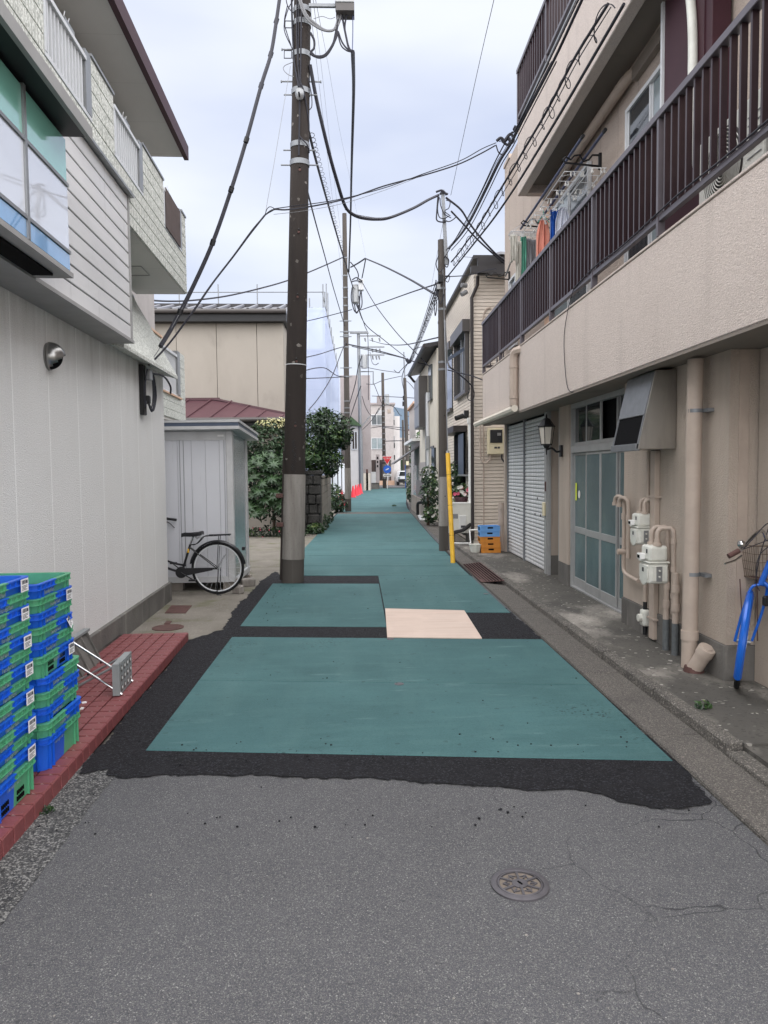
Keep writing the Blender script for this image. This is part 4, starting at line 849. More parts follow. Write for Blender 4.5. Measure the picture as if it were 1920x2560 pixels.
def make_sticker():
    b = MB(); b.mi = 0; b.bx(-0.0004, 0.0004, -0.041, 0.041, -0.03, 0.03); b.mi = 1
    rnd = random.Random(2); y = -0.03
    while y < 0.012:
        w_ = rnd.choice((0.0012, 0.002, 0.003)); b.bx(0.0003, 0.0007, y, y+w_, 0.006, 0.024); y += w_+rnd.choice((0.0012, 0.002))
    for i in range(4): b.bx(0.0003, 0.0007, -0.03, rnd.uniform(-0.005, 0.03), -0.004-i*0.006, -0.0015-i*0.006)
    b.bx(0.0003, 0.0007, 0.016, 0.032, 0.006, 0.022)
    return b
ORD = ['top', 'second', 'third', 'fourth', 'fifth', 'sixth', 'seventh', 'eighth', 'ninth', 'tenth', 'eleventh', 'twelfth', 'thirteenth', 'fourteenth']
def stack(cx, cy, heights, far_first, where, stickers, peel=None, rzs=None, offs=None):
    z = 0.0835; order = list(range(len(heights)))
    zs = []
    for h in reversed(heights): zs.append(z); z += h
    zs.reverse()
    global sticker
    for i, h in enumerate(heights):
        far_blue = (i % 2 == 0) if far_first == 'blue' else (i % 2 == 1)
        mats = [M['crate_green'], M['crate_blue'], M['dark']] if far_blue else [M['crate_blue'], M['crate_green'], M['dark']]
        r_ = random.Random(i*7+len(heights))
        c = crate_mesh('bread_crate', h-0.0005, None, None).build('bread_crate', mats, bevel=0)
        ox, oy = (offs[i] if offs else (0, 0))
        c.location = (cx+ox+r_.uniform(-0.004, 0.004), cy+oy+r_.uniform(-0.004, 0.004), zs[i]); c.rotation_euler = (0, 0, LA*0.6+r_.uniform(-0.01, 0.01))
        nth = '' if i == 0 else ORD[i]+' '
        lab = (f"{ORD[i]} crate of the {where}, {'blue' if far_blue else 'green'} far half" + (' with white label' if i in stickers else ''))
        tag(c, lab, 'crate', 'two-tone bread crates in two stacks')
        l = bpy.data.objects.new('lettering', LET); COL.objects.link(l); l.parent = c; l.rotation_euler = (math.pi/2, 0, math.pi/2)
        l.location = (-0.0125 if h < 0.1 else -0.0135, CL*(0.36 if i % 2 == 0 else 0.5), max(0.006, h-0.033-0.030))
        if i in stickers:
            if sticker is None: s_ = sticker = make_sticker().build('barcode_label', [M['paper'], M['ink']], c)
            else: s_ = inst(sticker, c)
            s_.location = (0.0012, CL-0.085, h*0.5-0.002 if h < 0.1 else h-0.045); s_.rotation_euler = (0, 0, 0)
            if peel == i: s_.rotation_euler = (0.25, -0.35, 0.15)
stack(-1.565, 3.10, [0.067]*13+[0.16], 'blue', 'near stack', {0, 2, 4, 6, 8, 10, 12})
stack(-1.60, 3.71, [0.074]*5+[0.112]+[0.078]*4+[0.17], 'green', 'back stack', {1, 3, 5}, peel=3, offs=[(0, 0)]*6+[(0.012, 0.03)]*5)
# folding stand lying on the step, grey knobbly panel with crossed rods
fs_ = thing('folding_stand', G(250, 1720, 0.085), 'fallen folding stand with knobbly grey plastic panel and crossed steel rods on red tiles', 'folding stand')
def F_(b, name, mat, **k): return b.build(name, M[mat], fs_, world=True, **k)
q0 = G(300, 1741, .085); zt = 0.33
c0 = Vector((q0.x, q0.y, 0.09)); c1 = Vector((G(332, 1702, .085).x, G(332, 1702, .085).y, 0.09)); dv = (c1-c0); L_ = dv.length; dv.normalize(); nv = Vector((-dv.y, dv.x, 0)); 
if nv.x > 0: nv = -nv
c1 = c0+dv*0.36
ht = 0.215
def panel(b, a, l, t, h0, h1): b.hexa([a, a+dv*l, a+dv*l+nv*t, a+nv*t], [p+Vector((0, 0, h1-h0)) for p in (a, a+dv*l, a+dv*l+nv*t, a+nv*t)])
b = MB(); panel(b, c0, 0.36, 0.012, 0, ht); F_(b, 'panel', 'rubber_grey')
for z_, nm in ((0.0, 'frame_bar'), (ht-0.02, 'frame_bar')):
    b = MB(); panel(b, c0+Vector((0, 0, z_))+nv*0.0125, 0.36, 0.035, 0, 0.02); F_(b, nm, 'rubber_grey')
for s_ in (0, 0.345):
    b = MB(); panel(b, c0+dv*s_+nv*0.0125+Vector((0, 0, 0.0205)), 0.015, 0.035, 0, ht-0.041); F_(b, 'frame_bar', 'rubber_grey')
for i in range(4):
    for j in range(3):
        cpt = c0+dv*(0.055+i*0.083)+Vector((0, 0, 0.04+j*0.066)); b = MB()
        b.tube([cpt-nv*0.001, cpt+nv*0.003, cpt+nv*0.03, cpt+nv*0.04], [0.027, 0.027, 0.022, 0.010], 8); F_(b, 'knob', 'rubber_grey', smooth=True)
        b = MB(); b.tube([cpt-nv*0.0025, cpt-nv*0.0005], [0.024, 0.024], 10); F_(b, 'socket', 'gutter_dark'); b = MB(); b.tube([cpt-nv*0.004+dv*0.012, cpt-nv*0.0008+dv*0.012], [0.011, 0.011], 8); F_(b, 'socket_rim', 'white')
for off in (0.02, 0.34):
    a_ = c0+dv*off
    lo = a_+Vector((0, 0, 0.004))-nv*0.01; hi = a_+nv*0.40+Vector((0, 0, 0.30))
    F_(MB().tube([lo, hi], 0.0085, 8), 'rod', 'chrome', smooth=True)
    a2 = a_+dv*0.014; F_(MB().tube([a2+Vector((0, 0, ht)), a2+nv*0.40+Vector((0, 0, 0.006))], 0.0085, 8), 'rod', 'alu_grey', smooth=True)
    F_(MB().cyl(a_+nv*0.21+Vector((0, 0, 0.15))-dv*0.006, a_+nv*0.21+Vector((0, 0, 0.15))+dv*0.024, 0.008, n=8), 'pivot', 'black')
b = MB(); b.tube([c0+dv*0.02+nv*0.40+Vector((0, 0, 0.006)), c0+dv*0.35+nv*0.40+Vector((0, 0, 0.006))], 0.008, 6); F_(b, 'rod', 'alu_grey')
bp = thing('leaning_board', LW(0.04, -3.55, 0.083), 'dark grey ribbed board leaning on the plinth behind the crate stack', 'board', rz=LA)
b = MB(); b.hexa([(0.115,-0.55,0),(0.135,-0.55,0),(0.135,0.30,0),(0.115,0.30,0)], [(0.0,-0.55,0.24),(0.02,-0.55,0.24),(0.02,0.30,0.24),(0.0,0.30,0.24)]); b.build('panel', M['plinth'], bp)
b = MB(); b.bx(-0.002, 0.045, -0.55, 0.31, 0.242, 0.262); b.build('top_rail', M['rubber_grey'], bp)
for i in range(6):
    y = -0.50+i*0.15; b = MB(); b.hexa([(0.135,y,0),(0.15,y,0),(0.15,y+0.02,0),(0.135,y+0.02,0)], [(0.02,y,0.24),(0.04,y,0.24),(0.04,y+0.02,0.24),(0.02,y+0.02,0.24)]); b.build('rib', M['plinth'], bp)
for i, (x, y) in enumerate(((210, 1757), (205, 1772))):
    p = G(x, y, .085); o = MB().box((0, 0, 0.004), (0.03, 0.018, 0.008), Matrix.Rotation(0.6+i, 3, 'Z')).build('paper_scrap', M['paper']); o.location = (p.x, p.y, 0.083); tag(o, ('crumpled white paper scrap on the red tiles nearer the folding stand', 'smaller white paper scrap on the red tiles nearer the camera')[i], 'paper', 'paper scraps on the red tiles')
# ================================================================ STORAGE SHED
SX0, SX1, SY0, SY1 = -3.9, -1.67, 9.97, 11.25
shed = thing('storage_shed', (-2.6, 10.6, 0), 'pale grey metal storage shed with a dark blue roof band beside the black bicycle', 'shed')
def S_(b, name, mat, parent=None, **k): return b.build(name, M[mat], parent or shed, world=True, **k)
S_(MB().bx(SX0, SX1-0.02, SY0+0.02, SY1, 0.16, 2.14), 'shed_body', 'shed')
S_(MB().bx(SX0, SX1-0.03, SY0+0.004, SY0+0.018, 2.03, 2.145), 'head_rail', 'shed_trim'); S_(MB().bx(SX0, SX1-0.03, SY0+0.004, SY0+0.019, 0.12, 0.2), 'base_rail', 'shed_trim')
S_(MB().bx(SX1-0.095, SX1-0.005, SY0-0.004, SY0+0.085, 0.12, 2.15), 'corner_post', 'shed_trim', bevel=0.008); S_(MB().bx(SX1-0.05, SX1-0.004, SY1-0.14, SY1+0.03, 0.05, 2.15), 'corner_post', 'shed_trim')
for x in (-1.79, -2.33, -2.38, -2.9, -2.95): S_(MB().bx(x-0.004, x+0.004, SY0+0.012, SY0+0.0195, 0.2, 2.03), 'panel_seam', 'alu_grey')
S_(MB().bx(SX1-0.019, SX1-0.008, SY0+0.09, SY0+0.62, 0.18, 2.1), 'sliding_door', 'shed_door'); S_(MB().bx(SX1-0.03, SX1-0.018, SY0+0.63, SY1-0.15, 0.18, 2.1), 'sliding_door', 'shed_door')
S_(MB().bx(SX1-0.10, SX1+0.01, SY0+0.09, SY1+0.02, 0.10, 0.175), 'sill', 'shed_trim')
b = MB(); b.hexa([(SX0,SY0-0.16,2.155),(SX1+0.12,SY0-0.20,2.165),(SX1+0.16,SY1+0.08,2.07),(SX0,SY1+0.08,2.07)], [(SX0,SY0-0.16,2.20),(SX1+0.12,SY0-0.20,2.205),(SX1+0.16,SY1+0.08,2.105),(SX0,SY1+0.08,2.105)]); S_(b, 'roof_lower', 'shed_trim')
b = MB(); b.hexa([(SX0,SY0-0.15,2.202),(SX1+0.11,SY0-0.19,2.207),(SX1+0.15,SY1+0.07,2.108),(SX0,SY1+0.07,2.108)], [(SX0,SY0-0.15,2.245),(SX1+0.11,SY0-0.19,2.252),(SX1+0.15,SY1+0.07,2.15),(SX0,SY1+0.07,2.15)]); S_(b, 'roof_band', 'shed_blue')
b = MB(); b.hexa([(SX0,SY0-0.16,2.247),(SX1+0.12,SY0-0.20,2.254),(SX1+0.16,SY1+0.08,2.152),(SX0,SY1+0.08,2.152)], [(SX0,SY0-0.16,2.272),(SX1+0.12,SY0-0.20,2.288),(SX1+0.16,SY1+0.08,2.186),(SX0,SY1+0.08,2.172)]); S_(b, 'roof_top', 'shed_trim')
S_(MB().bx(SX1-0.20, SX1-0.12, SY0+0.0, SY0+0.003, 2.075, 2.1), 'maker_plate', 'white')
for x, y, n_ in ((-1.75, 10.02, 1), (-2.5, 10.05, 1), (-1.75, 11.15, 1)): S_(MB().bx(x-0.1, x+0.1, y, y+0.14, 0.0, 0.155 if y < 11 else 0.045), 'foundation_block', 'block')
for i, (x, y, w_, r_) in enumerate(((-1.56, 10.35, 0.19, 0.3), (-1.60, 9.72, 0.14, -0.5))):
    o = MB().box((0, 0, 0.05), (w_, 0.10, 0.11), Matrix.Rotation(0.12, 3, 'X')).build('stone_block', M['pole_conc'], bevel=0.015); o.location = (x, y, 0.01); o.rotation_euler = (0, 0, r_)
    tag(o, ('pale concrete block tilted against the open corner of the shed', 'small broken concrete lump behind the rear bicycle tyre')[i], 'concrete block')
# ================================================================ BICYCLES
def wheel(parent, c, R, ax, name='wheel', fork=None, paint=None, spokes=26):
    """wheel in the plane spanned by ax (horizontal unit vector) and z, centred at c (local)"""
    ax = Vector(ax).normalized(); zz = Vector((0, 0, 1)); side = ax.cross(zz)
    w_ = bpy.data.objects.new(name, None); COL.objects.link(w_); w_.parent = parent; w_.location = c; w_.empty_display_size = 0.05
    n = 40; cir = lambda r: [ax*(r*math.cos(2*math.pi*i/n))+zz*(r*math.sin(2*math.pi*i/n)) for i in range(n)]
    MB().tube(cir(R-0.018), 0.0185, 8, closed=True).build('tyre', M['rubber'], w_, smooth=True)
    MB().tube(cir(R-0.040), 0.010, 6, closed=True).build('rim', M['alu'], w_, smooth=True)
    MB().cyl(-side*0.045, side*0.045, 0.018, n=10).build('hub', M['alu_grey'], w_, smooth=True)
    src = None
    for i in range(spokes):
        a = 2*math.pi*i/spokes; s_ = 0.025 if i % 2 else -0.025; tw_ = 0.5 if i % 4 < 2 else -0.5
        p0 = side*s_+(ax*math.cos(a+tw_)+zz*math.sin(a+tw_))*0.02; p1 = (ax*math.cos(a)+zz*math.sin(a))*(R-0.045)
        MB().tube([p0, p1], 0.0012, 3, cap=False).build('spoke', M['alu'], w_)
    return w_
bk = thing('bicycle', (-2.15, 9.68, 0.006), 'black city bicycle with rear rack, standing in front of the grey shed', 'bicycle', rz=0.0)
RW = 0.343; rc = Vector((0.30, 0, RW+0.002)); bb = Vector((-0.165, 0, 0.30)); fcx = Vector((-0.80, 0, RW))
def K(b, name, mat, parent=bk, **k): return b.build(name, M[mat], parent, **k)
wheel(bk, rc, RW, (1, 0, 0)); wheel(bk, fcx, RW, (1, 0, 0))
st = Vector((-0.055, 0, 0.64)); hd = Vector((-0.64, 0, 0.80)); hdl = Vector((-0.67, 0, 0.66))
b = MB(); b.tube([bb, st, st+(st-bb).normalized()*0.02], 0.016, 8); b.tube(catmull([hd+Vector((0.01, 0, -0.03)), Vector((-0.42, 0, 0.50)), Vector((-0.27, 0, 0.42)), Vector((-0.11, 0, 0.385))], 5), 0.013, 8)
b.tube(catmull([hdl, Vector((-0.45, 0, 0.42)), Vector((-0.30, 0, 0.335)), bb], 5), 0.016, 8); b.tube([hd, hdl], 0.018, 8)
for s_ in (-1, 1):
    b.tube([st+Vector((0, 0.02*s_, -0.02)), rc+Vector((0, 0.05*s_, 0))], 0.008, 6); b.tube([bb+Vector((0, 0.03*s_, 0)), rc+Vector((0, 0.05*s_, 0))], 0.009, 6); b.tube([hdl+Vector((0, 0.03*s_, -0.03)), fcx+Vector((0, 0.045*s_, 0))], 0.010, 6)
K(b, 'frame', 'bike_black', smooth=True)
K(MB().tube([st, Vector((0.0, 0, 0.78))], 0.012, 8), 'seat_post', 'chrome', smooth=True)
b = MB(); vs = []; prof = [(-0.16, 0.02, 0.0), (-0.12, 0.03, 0.01), (-0.04, 0.045, 0.008), (0.04, 0.085, 0.014), (0.09, 0.10, 0.024), (0.115, 0.085, 0.026)]
for x, w_, z in prof:
    for yy, zz in ((-1, -0.045), (-0.9, -0.01), (-0.5, 0.005), (0, 0.0), (0.5, 0.005), (0.9, -0.01), (1, -0.045), (0.4, -0.03), (-0.4, -0.03)): vs.append((x, yy*w_, 0.80+z+zz))
n9 = 9; fsx = [(i*n9+k_, i*n9+(k_+1) % n9, (i+1)*n9+(k_+1) % n9, (i+1)*n9+k_) for i in range(len(prof)-1) for k_ in range(n9)]+[tuple(range(n9))[::-1], tuple(range((len(prof)-1)*n9, len(prof)*n9))]
b.add(vs, fsx); sadd = K(b, 'saddle', 'black', smooth=True)
b = MB()
for y in (-0.03, 0.03): b.tube([(p_, y, z) for p_, z in ((0.02, 0.765), (0.045, 0.73), (0.07, 0.765), (0.09, 0.735))], 0.006, 5)
b.build('spring', M['alu_grey'], sadd)
def fender(c, a0, a1, R, wdt, mat, ax=Vector((1, 0, 0))):
    b = MB(); n = 22; side = ax.cross(Vector((0, 0, 1))); vs = []
    for i in range(n+1):
        a = math.radians(a0+(a1-a0)*i/n); d = ax*math.cos(a)+Vector((0, 0, 1))*math.sin(a)
        for s_, dr in ((-1, -0.018), (-0.6, 0.0), (0, 0.006), (0.6, 0.0), (1, -0.018)): vs.append(Vector(c)+d*(R+dr)+side*(s_*wdt))
    fs = [(i*5+k_, i*5+k_+1, (i+1)*5+k_+1, (i+1)*5+k_) for i in range(n) for k_ in range(4)]; b.add(vs, fs); return b
K(fender(rc, 8, 170, RW+0.02, 0.026, None), 'mudguard', 'bike_black', smooth=True); K(fender(fcx, 20, 175, RW+0.02, 0.026, None), 'mudguard', 'bike_black', smooth=True)
b = MB()
for s_ in (-1, 1):
    b.tube(catmull([(-0.05, 0.02*s_, 0.655), (0.03, 0.05*s_, 0.665), (0.10, 0.06*s_, 0.73), (0.14, 0.06*s_, 0.765), (0.30, 0.06*s_, 0.775), (0.47, 0.06*s_, 0.785)], 4), 0.006, 6); b.tube([(0.33, 0.06*s_, 0.77), rc+Vector((0, 0.06*s_, 0))], 0.005, 5); b.tube([(0.40, 0.06*s_, 0.52), rc+Vector((0, 0.055*s_, 0))], 0.003, 4)
for x in (0.18, 0.26, 0.34, 0.42, 0.47): b.tube([(x, -0.06, 0.775), (x, 0.06, 0.775)], 0.005, 5)
b.tube([(0.2, 0, 0.777), (0.47, 0, 0.783)], 0.012, 5); K(b, 'rack', 'bike_black')
b = MB(); b.tube([rc+Vector((0.02, -0.07, 0)), (0.30, -0.10, 0.01)], 0.007, 6); b.tube([rc+Vector((0.02, 0.07, 0)), (0.31, 0.09, 0.01)], 0.007, 6); b.tube([(0.30, -0.10, 0.012), (0.36, -0.10, 0.004)], 0.007, 6); K(b, 'kickstand', 'bike_black')
b = MB(); b.lathe([(0.075, -0.045), (0.075, -0.03)], (bb.x, bb.y, bb.z), 20, 'y'); b.prism([(bb.x, bb.z+0.055), (rc.x-0.06, rc.z+0.012), (rc.x-0.06, rc.z-0.022), (bb.x, bb.z-0.055)], -0.05, -0.035, 'y'); K(b, 'chain_guard', 'black')
b = MB(); b.tube([bb+Vector((0, -0.06, 0)), bb+Vector((0.15, -0.07, -0.09))], 0.008, 6); b.box(bb+Vector((0.155, -0.11, -0.095)), (0.08, 0.07, 0.02)); b.tube([bb+Vector((0, 0.06, 0)), bb+Vector((-0.13, 0.07, 0.10))], 0.008, 6); b.box(bb+Vector((-0.135, 0.11, 0.105)), (0.08, 0.07, 0.02)); K(b, 'pedal', 'black')
b = MB(); b.tube(catmull([hd, hd+Vector((0.02, 0, 0.13)), hd+Vector((0.08, -0.12, 0.19)), hd+Vector((0.20, -0.24, 0.19)), hd+Vector((0.26, -0.26, 0.18))], 5), 0.011, 8); b.tube(catmull([hd+Vector((0.02, 0, 0.13)), hd+Vector((0.08, 0.12, 0.19)), hd+Vector((0.20, 0.24, 0.19)), hd+Vector((0.26, 0.26, 0.18))], 5), 0.011, 8); K(b, 'handlebar', 'chrome', smooth=True)
for s_ in (-1, 1):
    K(MB().tube([hd+Vector((0.20, 0.245*s_, 0.19)), hd+Vector((0.36, 0.26*s_, 0.165))], 0.017, 8), 'grip', 'black', smooth=True); K(MB().tube(catmull([hd+Vector((0.18, 0.24*s_, 0.16)), hd+Vector((0.26, 0.25*s_, 0.13)), hd+Vector((0.33, 0.26*s_, 0.06))], 4), 0.006, 5), 'brake_lever', 'black')
K(MB().bx(0.62, 0.66, -0.03, 0.03, 0.575, 0.62), 'rear_light', 'black', bevel=0.006)
K(MB().box(st+Vector((-0.018, -0.012, -0.06)), (0.02, 0.02, 0.05)), 'sticker', 'yellow')
# blue bicycle, front wheel turned along the street
bl = thing('bicycle', (2.60, 4.88, 0.07), 'bright blue bicycle with rusty wire basket cut off by the right edge', 'bicycle')
def BL(b, name, mat, parent=bl, **k): return b.build(name, M[mat], parent, **k)
ax = Vector((0.50, 0.87, 0)).normalized(); RB = 0.33; wc = Vector((0.03, 0.06, RB+0.005)); tilt = Vector((0.20, 0, 1)).normalized()
wh = wheel(bl, wc, RB, ax); wh.rotation_euler = (0, 0.13, 0)
f_ = fender((0, 0, 0), -38, 125, RB+0.022, 0.025, None, -ax); fo = BL(f_, 'mudguard', 'bike_blue', smooth=True); fo.location = wc; fo.rotation_euler = (0, 0.13, 0)
crown = Vector((0.10, -0.02, 0.72)); ht_ = Vector((0.145, -0.05, 0.93))
b = MB()
for s_ in (-1, 1): b.tube(catmull([crown+Vector((0, 0, 0.02)), crown+Vector((0.055*s_, 0.02, -0.01)), Vector((0.068*s_+0.075, 0.03, 0.55)), wc+Vector((0.060*s_, 0.0, 0.0))], 4), [0.0095]*13, 8)
BL(b, 'fork', 'bike_blue', smooth=True)
b = MB(); b.tube([crown+Vector((0, 0, 0.02)), ht_-Vector((0, 0, 0.03))], 0.019, 10); b.tube(catmull([ht_-Vector((0, 0, 0.05)), Vector((0.30, -0.10, 0.72)), Vector((0.5, -0.2, 0.50)), Vector((0.62, -0.25, 0.36))], 5), 0.016, 10); b.tube(catmull([crown+Vector((0, 0, 0.05)), Vector((0.32, -0.12, 0.55)), Vector((0.52, -0.22, 0.36)), Vector((0.65, -0.27, 0.30))], 5), 0.015, 10); b.tube([Vector((0.62, -0.26, 0.30)), Vector((0.75, -0.30, 0.75))], 0.016, 8); BL(b, 'frame', 'bike_blue', smooth=True)
tm = bpy.data.objects.new('lettering', text_mesh('Blues', 0.05, 'alu')); COL.objects.link(tm); tm.parent = bl; tm.location = (0.27, -0.125, 0.735); tm.rotation_euler = (math.radians(90), math.radians(52), 0)
BL(MB().tube([ht_-Vector((0, 0, 0.03)), ht_+Vector((0.01, 0, 0.12))], 0.015, 8), 'stem', 'rust', smooth=True)
stp = ht_+Vector((0.01, 0, 0.11))
gp_ = AY(1824, 1388, 4.66)-Vector(bl.location); 
hb = catmull([stp, stp+Vector((-0.05, -0.02, 0.01)), stp+Vector((-0.12, -0.07, 0.07)), gp_+Vector((0.09, 0.03, 0.035)), gp_+Vector((0.05, 0, 0.025)), gp_], 6)
BL(MB().tube(hb, 0.012, 10), 'handlebar', 'chrome', smooth=True); BL(MB().tube([hb[-1]+Vector((0.06, 0.0, 0.028)), gp_+Vector((-0.01, -0.005, -0.006))], 0.017, 10), 'grip', 'rust', smooth=True)
BL(MB().tube(catmull([gp_+Vector((0.07, -0.02, 0.0)), gp_+Vector((0.02, -0.03, -0.03)), gp_+Vector((-0.05, -0.04, -0.05))], 4), 0.007, 6), 'brake_lever', 'chrome', smooth=True)
b = MB(); b.lathe([(0.006, -0.02), (0.024, 0.0), (0.026, 0.015), (0.018, 0.032), (0.002, 0.038)], gp_+Vector((0.075, 0.0, 0.06)), 12); BL(b, 'bell', 'chrome', smooth=True)
b = MB(); b.tube(catmull([stp, stp+Vector((0.05, 0.08, 0.07)), stp+Vector((0.14, 0.2, 0.09)), stp+Vector((0.24, 0.24, 0.07))], 5), 0.012, 8); BL(b, 'handlebar', 'chrome', smooth=True)
for e, r_ in (((-0.10, -0.06, 0.10), 0.0035), ((0.02, -0.05, 0.02), 0.003)):
    b = MB(); b.tube(catmull([gp_+Vector((0.08, -0.02, 0.04)), stp+Vector(e)+Vector((0.04, 0, 0.02)), ht_+Vector((-0.08, -0.02, 0.02)), crown+Vector((-0.05, -0.03, 0.05)), crown+Vector((-0.02, -0.02, -0.02))], 6), r_, 5); BL(b, 'brake_cable', 'cable')
bx0, bx1, by0, by1, bz0, bz1 = 0.09, 0.45, 0.06, 0.30, 0.76, 0.99
bas = BL(MB().bx(bx0+0.03, bx1-0.03, by0+0.02, by1-0.02, bz0-0.004, bz0), 'basket', 'rust')
b = MB()
for i in range(5):
    z = bz0+(bz1-bz0)*i/4; e = 0.03*(1-i/4); r_ = 0.005 if i in (0, 4) else 0.002
    b.tube([(bx0+e, by0+e*0.5, z), (bx1-e, by0+e*0.5, z), (bx1-e, by1-e, z), (bx0+e, by1-e, z)], r_, 5, closed=True)
for i in range(13):
    t = i/12; x0 = bx0+0.03+(bx1-bx0-0.06)*t; x1 = bx0+(bx1-bx0)*t
    for ya, yb in ((by0+0.015, by0), (by1-0.03, by1)): b.tube([(x0, ya, bz0), (x1, yb, bz1)], 0.002, 4)
for i in range(9):
    t = i/8
    for xa, xb in ((bx0+0.03, bx0), (bx1-0.03, bx1)): b.tube([(xa, by0+0.015+(by1-by0-0.045)*t, bz0), (xb, by0+(by1-by0)*t, bz1)], 0.002, 4)
b.build('basket_wire', M['rust_wire'], bas)
b = MB(); b.tube([(0.02, 0.10, bz0), (0.03, 0.06, wc.z)], 0.004, 5); b.tube([(0.14, 0.10, bz0), (0.13, 0.06, wc.z)], 0.004, 5); BL(b, 'basket_stay', 'rust')
BL(MB().bx(0.09, 0.15, -0.09, -0.05, 0.60, 0.67), 'lamp', 'black', bevel=0.01)
# ================================================================ YARD THINGS ON THE RIGHT
def tray(loc, mat, label, rz):
    t = MB(); w_, d_, h_ = 0.36, 0.27, 0.098
    for x0, x1, y0, y1 in ((-w_/2, w_/2, -d_/2, -d_/2+0.008), (-w_/2, w_/2, d_/2-0.008, d_/2), (-w_/2, -w_/2+0.008, -d_/2+0.008, d_/2-0.008), (w_/2-0.008, w_/2, -d_/2+0.008, d_/2-0.008)): t.bx(x0, x1, y0, y1, 0, h_)
    t.bx(-w_/2+0.008, w_/2-0.008, -d_/2+0.008, d_/2-0.008, 0.0, 0.006)
    o = t.build('food_tray', M[mat], bevel=0.003); o.location = loc; o.rotation_euler = (0, 0, rz); tag(o, label, 'crate', 'plastic trays stacked by the shutter')
    MB().bx(-0.05, 0.05, -d_/2-0.003, -d_/2+0.004, 0.05, 0.078).build('hand_slot', M['dark'], o)
    MB().bx(-w_/2-0.001, w_/2+0.001, -d_/2-0.006, -d_/2-0.0005, 0.088, h_).build('lip', M[mat], o)
    for i in range(4): MB().bx(-w_/2-0.003, -w_/2+0.004, -0.09+i*0.05, -0.07+i*0.05, 0.02, 0.075).build('side_slot', M['dark'], o)
    return o
p = G(1236, 1384, .08)
for i, (m_, l_) in enumerate((('crate_orange', 'bottom orange plastic tray of the small stack by the shutter'), ('crate_orange', 'middle orange tray of the small stack by the shutter'), ('crate_orange', 'upper orange tray directly under the light blue trays'), ('crate_lblue', 'lower light blue tray resting on the orange trays'), ('crate_lblue', 'topmost light blue tray of the stack by the shutter'))):
    tray((2.40+(-0.015 if i > 1 else 0), 13.50, 0.081+i*0.0985), m_, l_, 0.03*((-1)**i))
o = MB(); o.lathe([(0.07, 0.0), (0.085, 0.01), (0.115, 0.14), (0.125, 0.145), (0.125, 0.16), (0.112, 0.16), (0.09, 0.03)], n=8); o = o.build('flower_pot', M['white_dirty']); o.location = (2.13, 13.45, 0.08); tag(o, 'empty dirty white octagonal planter pot beside the orange trays', 'pot')
MBp = thing('standpipe', (2.66, 13.72, 0.08), 'short pinkish plastic standpipe at the far end of the shutters', 'pipe')
MB().tube([(0, 0, 0), (0, 0, 0.78)], 0.055, 14).build('pipe', M['pipe'], MBp, smooth=True); MB().lathe([(0.066, 0.48), (0.066, 0.56)], n=14).build('collar', M['pipe'], MBp); MB().lathe([(0.064, 0.78), (0.062, 0.90)], n=14).build('cap', M['pipe'], MBp)
# steel ramp grate at the kerb
rp = thing('kerb_ramp', (1.83, 11.1, 0), 'rusty perforated steel ramp bridging the gutter up to the kerb', 'kerb ramp')
b = MB(); b.hexa([(1.70,10.22,0.026),(1.965,9.93,0.085),(1.965,11.95,0.085),(1.72,12.2,0.026)], [(1.70,10.22,0.032),(1.965,9.93,0.094),(1.965,11.95,0.094),(1.72,12.2,0.032)]); b.build('plate', M['rust'], rp, world=True)
b = MB(); rnd = random.Random(1)
for i in range(30):
    for j in range(7):
        t = (j+0.5)/7; x = 1.715+0.24*t; y0 = 10.22-0.29*t+(i+0.3)*0.0655; z = 0.0325+0.0615*t+0.001
        b.box((x, y0+0.02, z), (0.022, 0.04, 0.003), Matrix.Rotation(-0.25, 3, 'Y'))
b.build('slots', M['dark'], rp, world=True, kind='stuff')
for i in range(3):
    x = 1.80+0.055*i; MB().bx(x, x+0.012, 10.14-0.0*i, 10.25, 0.02, 0.032+0.062*(x-1.7)/0.265).build('rib', M['iron'], rp, world=True)
# ================================================================ HOUSE WITH BRICK-LIKE SIDING (right, behind the apartments)
hs = thing('sided_house', (2.6, 17, 0), 'two storey house in cream stone-like siding with dark windows beside the grey pole', 'house')
def HS(b, name, mat, parent=None, **k): return b.build(name, M[mat], parent or hs, world=True, **k)
HX = 2.47
HS(MB().bx(HX, 8, 15.7, 22.0, 0.0, 5.75), 'wall', 'hsiding')
HS(MB().bx(HX+0.06, 8, 16.2, 21.9, 5.751, 5.95), 'upper_wall', 'cream')
b = MB(); b.hexa([(HX-0.25,15.4,6.0),(8,15.4,6.0),(8,22.2,7.6),(HX-0.25,22.2,7.6)], [(HX-0.25,15.4,6.07),(8,15.4,6.07),(8,22.2,7.7),(HX-0.25,22.2,7.7)])
b = MB(); b.prism([(HX-0.05, 5.95), (8.5, 5.95), (8.5, 6.02), (HX-0.05, 6.02)], 15.45, 22.3, 'y'); HS(b, 'roof', 'roof_dark')
HS(MB().bx(HX+0.03, 8, 15.35, 15.46, 5.60, 5.95), 'fascia_board', 'roof_dark'); HS(MB().bx(HX-0.12, HX+0.25, 15.30, 15.42, 5.62, 5.76), 'gutter_head', 'roof_dark')
for x in (3.0, 3.35): HS(MB().lathe([(0.12, 6.02), (0.09, 6.08), (0.02, 6.1)], (x, 15.5, 0), 8), 'ridge_tile', 'roof_tile')
b = MB(); b.tube([(HX+0.06,15.55,5.62),(HX+0.06,15.6,5.45),(HX-0.05,15.66,5.2),(HX-0.05,15.66,0.1)], 0.037, 8); HS(b, 'downpipe', 'downpipe_dark')
